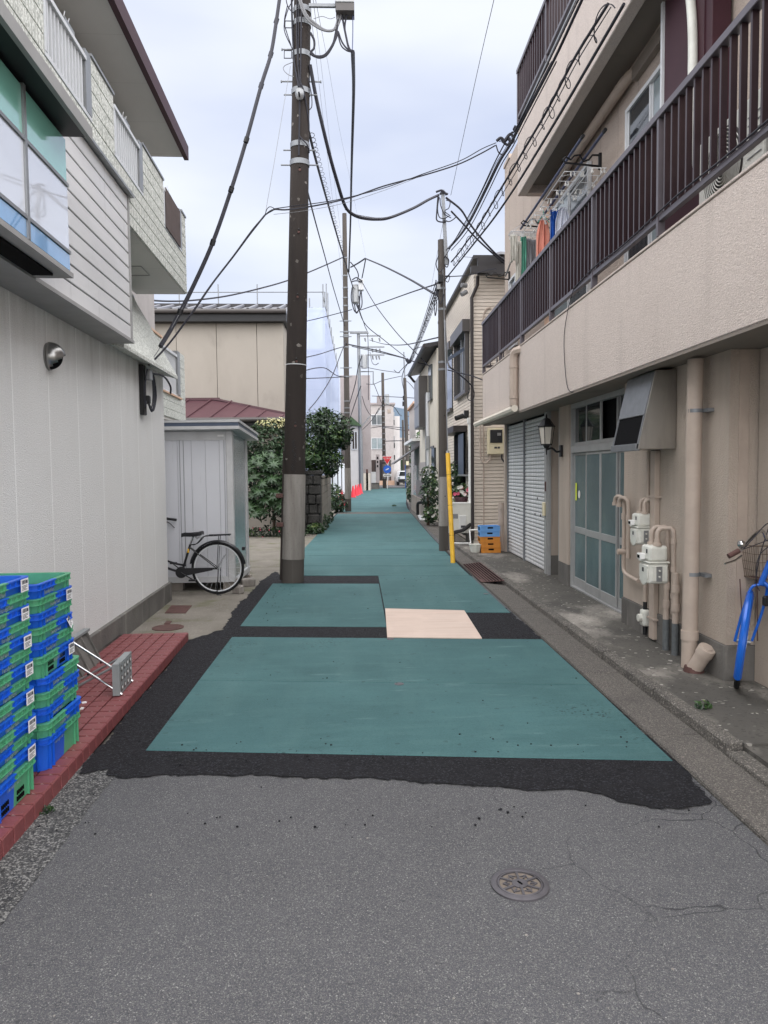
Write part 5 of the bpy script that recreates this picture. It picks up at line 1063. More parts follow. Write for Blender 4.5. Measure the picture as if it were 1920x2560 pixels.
b = MB(); b.tube([(HX-0.04,16.0,2.62),(HX-0.04,16.0,0.5)], 0.045, 8); HS(b, 'white_pipe', 'white'); HS(MB().bx(HX-0.10, HX+0.02, 15.94, 16.06, 2.6, 2.72), 'pipe_hopper', 'white')
b = MB(); b.tube(catmull([(2.82,15.68,5.0),(2.72,15.67,4.95),(2.66,15.67,4.8),(2.66,15.67,4.5)], 4)+[Vector((2.66,15.67,0.15))], 0.016, 6); HS(b, 'conduit', 'pipe')
# upper window with dark shutter frame
wn_ = HS(MB().bx(HX-0.02, HX+0.0, 16.35, 18.3, 3.35, 4.65), 'window', 'glass_dark')
for a_ in ((16.35,16.45,3.3,4.62),(18.2,18.3,3.3,4.62),(16.45,18.2,3.3,3.38)): HS(MB().bx(HX-0.10, HX-0.021, *a_), 'frame', 'gutter_dark', wn_)
HS(MB().bx(HX-0.17, HX-0.002, 16.25, 18.4, 4.62, 4.88), 'shutter_case', 'gutter_dark', wn_); HS(MB().bx(HX-0.06, HX-0.03, 17.25, 17.31, 3.38, 4.62), 'mullion', 'alu_grey', wn_)
b = MB(); b.hexa([(HX-0.5,16.55,3.98),(HX-0.03,16.55,4.28),(HX-0.03,16.60,4.28),(HX-0.5,16.60,3.98)], [(HX-0.5,16.55,4.06),(HX-0.03,16.55,4.36),(HX-0.03,16.60,4.36),(HX-0.5,16.60,4.06)]); HS(b, 'laundry_arm', 'shed_blue', wn_)
wn2 = HS(MB().bx(HX-0.03, HX-0.001, 19.2, 21.0, 3.2, 4.7), 'window', 'glass_dark'); HS(MB().bx(HX-0.12, HX-0.031, 19.1, 21.1, 4.7, 4.9), 'shutter_case', 'gutter_dark', wn2); HS(MB().bx(HX-0.10, HX-0.031, 19.1, 21.1, 3.12, 3.2), 'frame', 'gutter_dark', wn2)
# entrance: dark door, slatted screen, porch light
HS(MB().bx(HX-0.06, HX-0.001, 17.0, 18.6, 0.1, 2.45), 'entrance_door', 'dark'); HS(MB().bx(HX-0.32, HX-0.002, 16.7, 18.9, 2.46, 2.60), 'door_canopy', 'downpipe_dark')
scr = HS(MB().bx(HX-0.16, HX-0.15, 16.18, 17.0, 1.5, 2.4), 'screen', 'glass_dark')
for i in range(9): HS(MB().bx(HX-0.175, HX-0.161, 16.19+i*0.09, 16.26+i*0.09, 1.5, 2.4), 'slat', 'shed_blue', scr)
HS(MB().bx(HX-0.18, HX-0.003, 16.15, 17.05, 1.46, 1.499), 'sill', 'alu_grey', scr)
b = MB(); b.tube([(HX-0.12, 16.5, 2.80),(HX-0.30,16.45,2.74)], 0.055, 10); b.bx(HX-0.10, HX-0.002, 16.46, 16.56, 2.74, 2.92); HS(b, 'spotlight', 'black')
b = MB(); b.tube([(HX-0.08, 16.2, 5.45),(HX-0.2,16.15,5.38)], 0.05, 8); b.tube([(HX-0.08, 16.2, 5.58),(HX-0.2,16.15,5.58)], 0.05, 8); HS(b, 'floodlight', 'cable_l')
HS(MB().bx(HX-0.02, HX-0.001, 16.9, 17.4, 0.1, 0.8), 'vent_panel', 'dark')
# electricity meter on the end wall
em = thing('electric_meter', (2.93, 15.62, 2.2), 'cream electricity meter box with black glass on the end wall of the sided house', 'electric meter')
MB().bx(-0.20, 0.16, -0.06, 0.06, -0.28, 0.27).build('case', M['meter_cream'], em, bevel=0.015, seg=2); MB().bx(-0.15, 0.11, -0.075, -0.061, -0.04, 0.235).build('glass_cover', M['glass_dark'], em, bevel=0.008)
MB().bx(0.0, 0.08, -0.078, -0.0755, 0.11, 0.17).build('counter', M['alu_grey'], em); MB().bx(-0.06, -0.0, -0.0625, -0.0605, -0.16, -0.12).build('screw_cover', M['ink'], em); MB().bx(0.01, 0.06, -0.0625, -0.0605, -0.16, -0.12).build('screw_cover', M['ink'], em)
for s_, m_ in ((-1, 'pipe'), (1, 'cable')):
    x = -0.02+s_*0.13; b = MB(); b.tube(catmull([(x, -0.02, -0.27), (x, -0.03, -0.38), (x+s_*0.08, -0.03, -0.46), (x+s_*0.17, -0.03, -0.42), (x+s_*0.2, -0.02, -0.25), (x+s_*0.2, 0.0, 0.42)], 5), 0.016, 6); b.build('supply_cable', M[m_], em, smooth=True)
# outdoor unit of the house
au = thing('air_conditioner', (2.30, 16.05, 0.2), 'white outdoor air conditioner unit on the ground behind the yellow pole cover', 'air conditioner')
MB().bx(-0.36, 0.13, -0.15, 0.15, 0.03, 0.68).build('case', M['ac'], au, bevel=0.015, seg=2); MB().bx(-0.37, 0.14, -0.16, 0.16, 0.665, 0.69).build('top_cover', M['white'], au)
MB().bx(-0.14, 0.02, -0.165, -0.151, 0.1, 0.42).build('service_cover', M['white'], au, bevel=0.02); MB().bx(-0.10, -0.0, -0.168, -0.1655, 0.15, 0.2).build('label', M['ink'], au); MB().bx(-0.30, -0.16, -0.153, -0.1505, 0.35, 0.45).build('label', M['alu_grey'], au)
for x in (-0.3, 0.05): MB().bx(x, x+0.08, -0.16, 0.16, -0.18, 0.029).build('foot', M['plinth'], au)
b = MB(); b.tube(catmull([(2.40,15.85,0.42),(2.2,15.6,0.32),(1.98,15.4,0.28),(1.92,15.3,0.12)], 5), 0.04, 8); tag(b.build('insulated_hose', M['black'], smooth=True), 'black insulated hose running from the white air conditioner to the gutter', 'hose')
b = MB(); b.tube([(1.95,15.2,0.08),(2.3,15.15,0.08),(2.3,15.3,0.34),(2.7,15.35,0.36)], 0.022, 6); tag(b.build('drain_pipe', M['white']), 'thin white drain pipe bent along the ground behind the orange trays', 'pipe')
# planters with flowers on the house
def leaves(b, c, rad, n, size, rnd, mats=3, shell=0.55, flat=0.0):
    for i in range(n):
        d = Vector((rnd.gauss(0, 1), rnd.gauss(0, 1), rnd.gauss(0, 1))).normalized(); t = shell+(1-shell)*rnd.random()**0.6
        t *= 1+0.16*math.sin(d.x*5+c[0]*3)*math.cos(d.z*6+d.y*4)
        p = Vector(c)+Vector((d.x*rad[0]*t, d.y*rad[1]*t, d.z*rad[2]*t))
        nrm = (d*0.7+Vector((rnd.gauss(0, .6), rnd.gauss(0, .6), rnd.gauss(0.4, .6)))).normalized(); u = nrm.orthogonal().normalized(); u = Quaternion(nrm, rnd.uniform(0, 6.28)) @ u; v = nrm.cross(u)
        s_ = size*rnd.uniform(0.6, 1.35); b.mi = min(mats-1, int(max(0, rnd.gauss(0.95+0.75*math.sin(p.x*5.3+1.7*math.sin(p.z*4.1))*math.sin(p.z*6.1+p.y*3.7)+0.25*d.z if mats == 3 else 0.5, 0.45))))
        m_ = p+nrm*s_*0.12
        b.add([p-u*s_, m_-v*s_*0.42, p+u*s_, m_+v*s_*0.42], [(0, 1, 2, 3)])
LV = [M['leaf_b'], M['leaf_a'], M['leaf_c']]
def bush(name, label, cat, blobs, n, size, seed, mats=LV, stems=(), fl=None, grp=None, loc=None):
    t = thing(name, loc or (blobs[0][0][0], blobs[0][0][1], 0), label, cat, grp); rnd = random.Random(seed); b = MB()
    tot = sum(r[0]*r[1]*r[2] for c, r in blobs)**0.5 if False else sum((r[0]*r[2]) for c, r in blobs)
    for c, r in blobs: leaves(b, c, r, int(n*r[0]*r[2]/tot), size, rnd)
    b.build('crown', mats, t, world=True)
    if stems:
        s_ = MB()
        for q in stems: s_.tube(q, [0.05*(1-0.6*i/(len(q)-1)) if len(stems) == 1 else 0.018 for i in range(len(q))], 6)
        s_.build('trunk', M['bark'], t, world=True)
    if fl:
        f = MB()
        for i in range(fl[1]):
            c, r = rnd.choice(blobs); d = Vector((rnd.gauss(0, 1), -abs(rnd.gauss(0, 1)), rnd.gauss(0, 1))).normalized(); p = Vector(c)+Vector((d.x*r[0], d.y*r[1], d.z*r[2]))*1.02
            for a in range(5):
                q = 2*math.pi*a/5; f.add([p, p+Vector((math.cos(q)*fl[2], -0.01, math.sin(q)*fl[2])), p+Vector((math.cos(q+0.9)*fl[2], -0.012, math.sin(q+0.9)*fl[2]))], [(0, 1, 2)])
        f.build('blossom', M[fl[0]], t, world=True)
    return t
hp = thing('hanging_planter', (2.28, 16.4, 0.9), 'brick red hanging planter of pink and white flowers on the sided house', 'planter')
MB().lathe([(0.10, -0.12), (0.16, 0.08), (0.165, 0.1), (0.14, 0.1)], n=12).build('pot', M['maroon'], hp); rnd = random.Random(5)
b = MB(); leaves(b, (0, 0, 0.22), (0.24, 0.2, 0.17), 320, 0.035, rnd); b.build('foliage', LV, hp)
for m_, n_ in (('leaf_p', 9), ('petal_w', 8)):
    f = MB()
    for i in range(n_):
        p = Vector((rnd.uniform(-0.22, 0.16), -0.2+rnd.uniform(-0.03, 0.03), 0.22+rnd.uniform(-0.1, 0.12)))
        for a in range(6): q = a*1.05; f.add([p, p+Vector((math.cos(q)*0.04, -0.012, math.sin(q)*0.04)), p+Vector((math.cos(q+0.8)*0.04, -0.015, math.sin(q+0.8)*0.04))], [(0, 1, 2)])
    f.build('blossom', M[m_], hp)
hp2 = thing('hanging_planter', (2.20, 16.9, 0.62), 'lower dark red planter box half hidden behind the yellow pole cover', 'planter')
MB().lathe([(0.14, -0.14), (0.2, 0.08), (0.2, 0.1), (0.18, 0.1)], n=12).build('pot', M['maroon'], hp2); b = MB(); leaves(b, (-0.05, 0, 0.2), (0.2, 0.2, 0.14), 260, 0.035, rnd); b.build('foliage', LV, hp2)
bush('climbing_plant', 'leafy plant with a white cap lamp climbing beside the dark slatted screen', 'plant', [((2.22, 17.3, 1.35), (0.22, 0.3, 0.42))], 420, 0.05, 21)
bush('potted_shrub', 'tall leafy shrub in a dark pot at the foot of the sided house', 'shrub', [((2.08, 21.4, 0.95), (0.30, 0.45, 0.6)), ((2.05, 21.0, 0.35), (0.26, 0.3, 0.26)), ((2.1, 22.2, 1.45), (0.26, 0.4, 0.3))], 900, 0.065, 22, stems=([(2.0, 21.3, 0.0), (2.0, 21.3, 1.0)],), fl=('petal_w', 26, 0.035))
bush('round_shrub', 'dense dark green clipped shrub at the right edge of the teal road', 'shrub', [((2.95, 36.5, 0.95), (0.6, 0.8, 0.7)), ((2.75, 35, 0.45), (0.5, 0.6, 0.45)), ((3.2, 35, 0.55), (0.5, 0.7, 0.6))], 2000, 0.09, 23)
bush('low_shrub', 'loose yellowish green shrub between the round shrub and cream house wall', 'shrub', [((2.75, 28.6, 0.8), (0.3, 0.6, 0.6))], 420, 0.08, 24)
bush('small_tree', 'dark leafy tree behind the awning far down the right side', 'tree', [((5.6, 56, 3.6), (1.4, 1.5, 1.6)), ((4.6, 55, 2.7), (0.9, 1.0, 1.2)), ((6.2, 54, 2.6), (1.2, 1.2, 1.3))], 1900, 0.17, 25, stems=([(5.5, 56, 0), (5.5, 56, 3)],))
# cream house further along
ch = thing('cream_house', (2.9, 26, 0), 'cream rendered house with dark gutter and grey box window beyond the siding house', 'house')
def CH(b, name, mat, parent=None, **k): return b.build(name, M[mat], parent or ch, world=True, **k)
CX = 2.42
CH(MB().bx(CX, 9, 22.6, 29.0, 0, 5.3), 'wall', 'cream'); b = MB(); b.hexa([(CX-0.35,22.5,5.30),(9,22.5,6.5),(9,29.4,6.5),(CX-0.35,29.4,5.30)], [(CX-0.35,22.5,5.42),(9,22.5,6.62),(9,29.4,6.62),(CX-0.35,29.4,5.42)]); CH(b, 'roof', 'roof_dark')
b = MB(); b.tube([(CX-0.36,22.6,5.36),(CX-0.36,29.5,5.36)], 0.08, 8); b.tube([(CX-0.36,29.3,5.3),(CX-0.2,29.3,5.1),(CX-0.05,29.3,5.0)], 0.05, 6); CH(b, 'gutter', 'downpipe_dark')
bw = CH(MB().bx(CX-0.30, CX, 25.6, 27.6, 3.1, 4.85), 'box_window', 'gutter_dark')
for i in range(4): CH(MB().bx(CX-0.32, CX-0.301, 25.65+i*0.49, 26.08+i*0.49, 3.15, 4.8), 'shutter_leaf', 'alu_grey', bw)
CH(MB().bx(CX-0.34, CX-0.322, 25.6, 27.6, 3.85, 3.9), 'guard_rail', 'alu_grey', bw)
w4 = CH(MB().bx(CX-0.06, CX-0.001, 23.9, 24.8, 3.9, 5.0), 'window', 'glass_grey'); CH(MB().bx(CX-0.08, CX-0.061, 23.85, 24.85, 3.85, 3.9), 'sill', 'gutter_dark', w4)
w5 = CH(MB().bx(CX-0.06, CX-0.001, 23.0, 23.9, 0.9, 2.3), 'window', 'glass_dark'); CH(MB().bx(CX-0.09, CX-0.061, 22.95, 23.95, 2.3, 2.36), 'lintel', 'gutter_dark', w5); CH(MB().bx(CX-0.02, CX-0.001, 25.6, 28.9, 0.0, 1.9), 'tile_dado', 'far_tile')
for y, m_ in ((24.95, 'alu'), (25.35, 'cable_l')):
    b = MB(); b.tube([(CX-0.07,y,4.2),(CX-0.07,y,0.3)], 0.05, 8); CH(b, 'downpipe', m_)
CH(MB().bx(CX-0.15, CX-0.02, 24.85, 25.05, 2.3, 2.75), 'junction_box', 'alu_grey')
b = MB(); b.hexa([(CX-1.0,29.3,1.85),(CX-0.02,29.3,2.5),(CX-0.02,32,2.5),(CX-1.0,32,1.85)], [(CX-1.0,29.3,1.9),(CX-0.02,29.3,2.56),(CX-0.02,32,2.56),(CX-1.0,32,1.9)])
aw = thing('awning_house', (3.6, 33, 0), 'low grey house with a dark sloping awning beyond the cream house', 'house')
b.build('awning', M['gutter_dark'], aw, world=True); MB().bx(CX+0.0, 8, 29.1, 34, 0, 2.75).build('wall', M['far_tile'], aw, world=True); MB().bx(CX-0.08, CX-0.001, 29.8, 31.5, 0.3, 1.8).build('window', M['glass_pale'], aw, world=True); MB().bx(CX-0.3, 8.2, 29.05, 34.2, 2.751, 2.86).build('roof', M['white'], aw, world=True)
gw = MB().bx(2.14, 2.24, 23.6, 30, 0, 0.62).build('garden_wall', M['block']); tag(gw, 'low grey concrete block wall with plants in front of the cream house', 'wall')
gf = thing('garden_fence', (2.2, 26, 0.62), 'dark metal fence panel on top of the low block wall', 'fence')
for i in range(16): MB().bx(-0.012, 0.012, -2.0+i*0.26, -1.8+i*0.26, 0.0, 0.62).build('slat', M['gutter_dark'], gf)
MB().bx(0.0125, 0.03, -2.0, 2.2, 0.5, 0.54).build('rail', M['gutter_dark'], gf)
# grey cover plates and papers by the gutter
for i, (pts, m_, l_) in enumerate((([(1044,1290),(1070,1289),(1081,1300),(1050,1303)], 'alu', 'white plastic sheet lying at the road edge beyond the pole'), ([(1056,1286),(1062,1285),(1095,1284),(1072,1301)], 'cable_l', 'grey slab sheet lying on the gutter by the black pipe'))):
    c = [G(*q) for q in pts]; b = MB(); b.hexa([(q.x, q.y, 0.014) for q in c], [(q.x, q.y, 0.045) for q in c]); tag(b.build('sheet_scrap', M[m_]), l_, 'sheet')
b = MB(); b.tube(catmull([(1.98,24.8,0.1),(1.98,24.8,0.45),(2.05,24.7,0.52),(2.2,24.6,0.52)], 4), 0.05, 8); tag(b.build('vent_pipe', M['black'], smooth=True), 'short bent black pipe at the gutter in front of the low block wall', 'pipe')
# ================================================================ LEFT BACKGROUND
bh = thing('beige_house', (-4.5, 22, 0), 'beige panelled house with grey tiled roof and maroon lean-to behind the shed', 'house')
def BH(b, name, mat, parent=None, **k): return b.build(name, M[mat], parent or bh, world=True, **k)
BY = 21.0
BH(MB().bx(-12, -2.07, BY+0.03, 26, 0, 5.75), 'wall_core', 'dark')
xs = [-12, -10.6, -9.1, -7.6, -6.14, -5.02, -3.91, -2.79, -2.05]
for a_, c_ in zip(xs, xs[1:]): BH(MB().bx(a_+0.006, c_-0.006, BY, BY+0.03, 0.0, 5.74), 'wall_panel', 'beige', bevel=0.004)
BH(MB().bx(-2.07, -2.05, BY+0.03, 26, 0, 5.75), 'side_wall', 'beige')
BH(MB().bx(-12.2, -1.94, BY-0.28, 25.5, 5.742, 5.97), 'eave_board', 'black'); b = MB(); b.tube([(-12.2, BY-0.35, 6.03), (-1.93, BY-0.35, 6.0)], 0.065, 8); BH(b, 'gutter', 'gutter_dark')
rf = BH(MB().prism([(BY-0.32, 5.98), (BY+1.75, 6.58), (25.6, 5.98)], -12.2, -1.94, 'x'), 'roof', 'roof_tile')
src = None
for i in range(25):
    x = -12.1+i*0.415
    b = MB(); b.tube([(0, BY-0.36, 6.03), (0, BY+1.7, 6.60)], [0.06, 0.05], 6) if src is None else None
    if src is None: src = b.build('roll_tile', M['roof_tile'], rf, world=True, smooth=True); o = src; x0_ = 0
    else: o = inst(src, rf)
    o.location = (x, 0, 0)
    if i == 0: disc_ = MB().cyl((0, BY-0.375, 6.03), (0, BY-0.36, 6.03), 0.058, n=10).build('tile_end', M['roof_dark'], rf, world=True); d_ = disc_
    else: d_ = inst(disc_, rf)
    d_.location = (x, 0, 0)
b = MB(); b.hexa([(-12.2,BY+1.6,6.56),(-1.94,BY+1.6,6.54),(-1.94,BY+1.9,6.54),(-12.2,BY+1.9,6.56)], [(-12.2,BY+1.6,6.70),(-1.94,BY+1.6,6.62),(-1.94,BY+1.9,6.62),(-12.2,BY+1.9,6.70)]); BH(b, 'ridge', 'roof_dark')
EV, TP = 3.02, 3.62
lt = BH(MB().add([(-9,BY-1.25,EV),(-1.66,BY-1.25,EV),(-1.66,BY-0.9,EV+0.06),(-3.9,BY-0.01,TP),(-9,BY-0.01,TP+0.02),(-9,BY-0.01,EV),(-1.66,BY-0.01,EV)], [(0,1,2,3,4),(1,6,2),(2,6,3),(0,5,6,1)]), 'lean_to_roof', 'maroon')
b = MB(); b.tube([(-3.95, BY-0.06, TP+0.02), (-1.66, BY-0.92, EV+0.09)], 0.035, 4); BH(b, 'hip_cap', 'maroon', lt); BH(MB().bx(-9, -3.85, BY-0.06, BY-0.002, TP-0.01, TP+0.06), 'flashing', 'maroon', lt)
for i in range(9):
    x = -7.0+i*0.62
    if x < -1.75:
        t = 1.0 if x < -4.4 else max(0.08, (-1.66-x)/(2.5)); b = MB(); b.hexa([(x-0.02,BY-1.25,EV),(x+0.02,BY-1.25,EV),(x+0.02+0.45*t,BY-1.25+1.22*t,EV+0.6*t),(x-0.02+0.45*t,BY-1.25+1.22*t,EV+0.6*t)], [(x-0.02,BY-1.25,EV+0.04),(x+0.02,BY-1.25,EV+0.04),(x+0.02+0.45*t,BY-1.25+1.22*t,EV+0.64*t),(x-0.02+0.45*t,BY-1.25+1.22*t,EV+0.64*t)]); BH(b, 'seam_batten', 'maroon', lt)
b = MB(); b.tube([(-9, BY-1.30, EV-0.04), (-1.6, BY-1.30, EV-0.04)], 0.06, 8); BH(b, 'gutter', 'gutter_dark', lt); BH(MB().bx(-9, -1.66, BY-1.22, BY-0.01, EV-0.24, EV-0.08), 'soffit_board', 'black', lt)
BH(MB().bx(-9, -1.75, BY-0.75, BY-0.03, 0, EV-0.25), 'lower_wall', 'beige')
BH(MB().bx(-2.26, -2.06, BY-0.77, BY-0.755, 2.2, 2.55), 'lamp_plate', 'rust'); BH(MB().bx(-2.2, -2.12, BY-0.88, BY-0.775, 2.32, 2.6), 'wall_lamp', 'meter_cream')
wz = BH(MB().bx(-6.0, -5.28, BY-0.02, BY-0.003, 4.0, 4.9), 'window', 'glass_dark')
for i in range(7): BH(MB().bx(-6.0+i*0.11, -5.98+i*0.11, BY-0.10, BY-0.08, 3.95, 5.0), 'guard_bar', 'alu', wz)
b = MB()
for z in (3.97, 4.35, 4.85): b.bx(-6.05, -5.25, BY-0.105, BY-0.085, z, z+0.03)
BH(b, 'guard_rail', 'alu', wz)
b = MB(); b.tube([(-7.4, BY-0.42, 5.62), (-5.87, BY-0.42, 5.62), (-5.87, BY-0.42, 4.0)], 0.03, 6); BH(b, 'pipe_frame', 'white')
for x in (-6.7, -6.1): BH(MB().tube([(x, BY-0.42, 5.9), (x+0.03, BY-0.42, 5.72), (x+0.08, BY-0.42, 5.72), (x+0.10, BY-0.42, 5.9)], 0.012, 5), 'hook', 'white')
# fatsia and shrubs beside the gravel
fa = thing('fatsia_shrub', (-2.25, 18.6, 0), 'large leaved dark green fatsia shrub between the shed and the pole', 'shrub')
lm = MB(); vs = [(0, 0, 0)]; fs = []
for i in range(8):
    a = math.radians(-155+i*44); d = Vector((math.sin(a), math.cos(a), 0)); s_ = Vector((d.y, -d.x, 0)); L0 = 0.25*(0.75+0.25*math.cos(a))
    k0 = len(vs); vs += [tuple(d*0.06+s_*0.022), tuple(d*L0*0.6+s_*0.036+Vector((0, 0, 0.012))), tuple(d*L0+Vector((0, 0, -0.035))), tuple(d*L0*0.6-s_*0.036+Vector((0, 0, 0.012))), tuple(d*0.06-s_*0.022)]
    fs += [(0, k0, k0+1, k0+2, k0+3, k0+4)]
lm.add(vs, fs); rnd = random.Random(31); src = None
for i in range(95):
    x = rnd.uniform(-0.62, 0.72); z = rnd.uniform(0.55, 2.0); y = -0.35-0.35*rnd.random()+0.12*abs(x)+0.2*(z-1.2)
    if src is None: o = src = lm.build('leaf', M['leaf_f'], fa)
    else: o = inst(src, fa)
    s_ = rnd.uniform(0.75, 1.25); o.location = (x, y, z); o.scale = (s_,)*3; o.rotation_euler = (rnd.uniform(0.45, 1.05), rnd.uniform(-0.4, 0.4), rnd.uniform(-0.5, 0.5))
b = MB(); leaves(b, (-2.2, 18.55, 1.2), (0.85, 0.35, 1.0), 900, 0.08, rnd, shell=0.2); b.build('inner_foliage', [M['leaf_b'], M['leaf_b'], M['leaf_f']], fa, world=True)
bush('flowering_shrub', 'feathery dark shrub with pale cream flower heads in front of the beige wall', 'shrub', [((-2.35, 19.2, 2.35), (0.75, 0.5, 0.55)), ((-1.75, 19.3, 2.2), (0.5, 0.45, 0.45)), ((-2.7, 19.2, 1.9), (0.5, 0.4, 0.6))], 2600, 0.06, 33, mats=[M['leaf_b'], M['leaf_f'], M['leaf_f']], stems=([(-2.2, 19.2, 0), (-2.2, 19.2, 2.0)],))
rnd = random.Random(35); b = MB(); leaves(b, (-2.15, 19.0, 2.85), (0.42, 0.3, 0.13), 260, 0.03, rnd, mats=2); o = b.build('flower_head', [M['leaf_y'], M['leaf_c']], bpy.data.objects['flowering_shrub'], world=True)
bush('ground_plants', 'low green ground plants with tiny pink flowers under the fatsia', 'plants', [((-2.2, 18.35, 0.1), (1.0, 0.3, 0.14))], 700, 0.045, 36, fl=('leaf_p', 30, 0.02))
# stone wall, block wall and the rounded tree above
sw = thing('stone_wall', (-1.05, 19.5, 0), 'dark rough stone garden wall end just right of the big dark pole', 'wall')
rnd = random.Random(41)
MB().bx(-1.6, -0.98, 19.15, 19.6, 0, 1.5).build('wall_core', M['stone'], sw, world=True)
for r_ in range(6):
    x = -1.6
    while x < -0.99:
        w_ = min(rnd.uniform(0.2, 0.34), -0.965-x); d_ = rnd.uniform(0.0, 0.05)
        if w_ > 0.06: MB().bx(x+0.008, x+w_-0.008, 19.08-d_, 19.3, r_*0.25+0.01, r_*0.25+0.24).build('stone', M['stone'], sw, world=True, bevel=0.03, seg=2)
        x += w_
MB().bx(-1.62, -0.93, 19.05, 19.65, 1.505, 1.62).build('coping', M['stone'], sw, world=True, bevel=0.02)
bw_ = thing('block_wall', (-0.98, 22, 0), 'stained grey concrete block garden wall under the rounded tree', 'wall')
MB().bx(-1.10, -0.985, 19.66, 25.9, 0, 1.42).build('wall_core', M['grout'], bw_, world=True)
for r_ in range(7):
    y = 19.66-(0.2 if r_ % 2 else 0)
    while y < 25.85:
        a0, a1 = max(19.66, y)+0.006, min(25.9, y+0.4)-0.006
        if a1-a0 > 0.05: MB().bx(-0.984, -0.965, a0, a1, r_*0.2+0.006, r_*0.2+0.194).build('block', M['block'], bw_, world=True)
        y += 0.4
MB().bx(-1.12, -0.955, 19.66, 25.9, 1.421, 1.47).build('coping', M['block'], bw_, world=True)
bush('rounded_tree', 'dense rounded evergreen tree overhanging the stone and block garden walls', 'tree', [((-1.2, 22.0, 2.65), (0.8, 0.9, 0.72)), ((-0.82, 22.4, 2.92), (0.62, 0.8, 0.5)), ((-1.35, 21.6, 2.05), (0.62, 0.7, 0.55)), ((-0.95, 22.0, 1.9), (0.5, 0.7, 0.5)), ((-0.55, 22.3, 2.6), (0.40, 0.5, 0.38)), ((-1.0, 22.0, 3.2), (0.25, 0.3, 0.3))], 8000, 0.062, 43, stems=([(-1.35, 22.2, 0), (-1.3, 22.1, 1.2), (-1.1, 22.1, 2.2), (-0.9, 22, 2.9)],))
bush('fern_plant', 'light green fern like sprig poking out by the dark pole', 'plant', [((-1.3, 18.9, 1.95), (0.28, 0.2, 0.14))], 140, 0.09, 44, mats=[M['leaf_a'], M['leaf_a'], M['leaf_c']])
bush('weeds', 'green weeds growing along the foot of the stone wall', 'weeds', [((-1.1, 18.9, 0.12), (0.25, 0.25, 0.16)), ((-0.95, 20.5, 0.15), (0.1, 0.9, 0.28)), ((-0.9, 23.5, 0.1), (0.08, 1.4, 0.2))], 700, 0.05, 45)
bush('weeds', 'taller green weeds by the cones and the second pole', 'weeds', [((-0.85, 28.7, 0.35), (0.4, 0.5, 0.4)), ((-1.0, 32, 0.5), (0.35, 0.8, 0.6))], 800, 0.08, 46)
for x_, y_, z_, nm_, s_ in ((1757, 1768, .086, 'small grass tuft growing in the kerb joint in front of the blue bicycle', 0.05), (116, 2032, 0.0, 'tiny green weed at the foot of the red tiled step', 0.035), (985, 1266, 0.01, 'little weed at the right gutter edge far along the teal road', 0.1)):
    p_ = G(x_, y_, z_); bush('weed_tuft', nm_, 'weed', [((p_.x, p_.y, p_.z+s_*0.3), (s_, s_, s_*0.5))], 60, s_*0.35, 50+int(x_))
# scaffolded building behind white mesh
sc_ = thing('scaffolded_building', (-4, 40, 0), 'building wrapped in pale blue scaffold mesh with poles rising above it', 'building')
def SB(b, name, mat, **k): return b.build(name, M[mat], sc_, world=True, **k)
ZT = 9.2
SB(MB().bx(-9, -2.6, 36.5, 60, 0, 7.9), 'inner_building', 'far_grey'); SB(MB().bx(-8.9, -2.55, 36.45, 60, 6.0, 6.3), 'floor_band', 'far_tile')
for i in range(5): SB(MB().bx(-2.6, -2.57, 38+i*4, 39.8+i*4, 1.5, 7.2), 'window', 'glass_grey')
SB(MB().bx(-9, -1.46, 35.0, 35.012, 0.2, ZT), 'mesh_sheet', 'sheet'); SB(MB().bx(-1.46, -1.448, 35.013, 61, 0.2, ZT), 'mesh_sheet', 'sheet')
for x in (-8.2, -6.4, -4.6, -2.9, -1.55): SB(MB().cyl((x, 35.1, 0), (x, 35.1, ZT+1.1), 0.03, n=6), 'standard', 'galv')
for y in (37, 39, 41, 43.5, 46, 49, 52, 56, 60): SB(MB().cyl((-1.55, y, 0), (-1.55, y, ZT+1.2+(0.9 if y in (39, 41) else 0)), 0.03, n=6), 'standard', 'galv'); SB(MB().cyl((-2.3, y, 0), (-2.3, y, ZT+0.9), 0.03, n=6), 'standard', 'galv')
for z in (1.9, 3.7, 5.5, 7.3, 9.1, 9.95): SB(MB().cyl((-9, 35.13, z), (-1.5, 35.13, z), 0.025, n=5), 'ledger', 'galv'); SB(MB().cyl((-1.58, 35.2, z), (-1.58, 61, z), 0.025, n=5), 'ledger', 'galv')
for i in range(4):
    z = 1.9+i*1.8; SB(MB().cyl((-2.9, 35.15, z), (-1.6, 35.15, z+1.8), 0.02, n=5), 'brace', 'galv'); SB(MB().cyl((-1.6, 35.16, z), (-2.9, 35.16, z+1.8), 0.02, n=5), 'brace', 'galv')
for z in (1.85, 3.65, 5.45, 7.25): SB(MB().bx(-9, -1.7, 35.3, 36.2, z, z+0.05), 'deck', 'galv'); SB(MB().bx(-2.3, -1.7, 36.3, 61, z, z+0.05), 'deck', 'galv')
ho = thing('hoarding', (-1.12, 40, 0), 'white construction hoarding panels below the scaffold mesh', 'hoarding', rz=-0.012)
for i in range(-4, 20):
    MB().bx(-0.02, 0.0, -6+i*1.0+0.008, -5+i*1.0-0.008, 0.05, 2.1).build('panel', M['hoarding'], ho).location = (0, 0, 0)
for i in range(3): MB().cyl((0.03, -6.5+i*6, 0), (0.03, -6.5+i*6, 2.2), 0.03, n=6).build('post', M['gutter_dark'], ho)
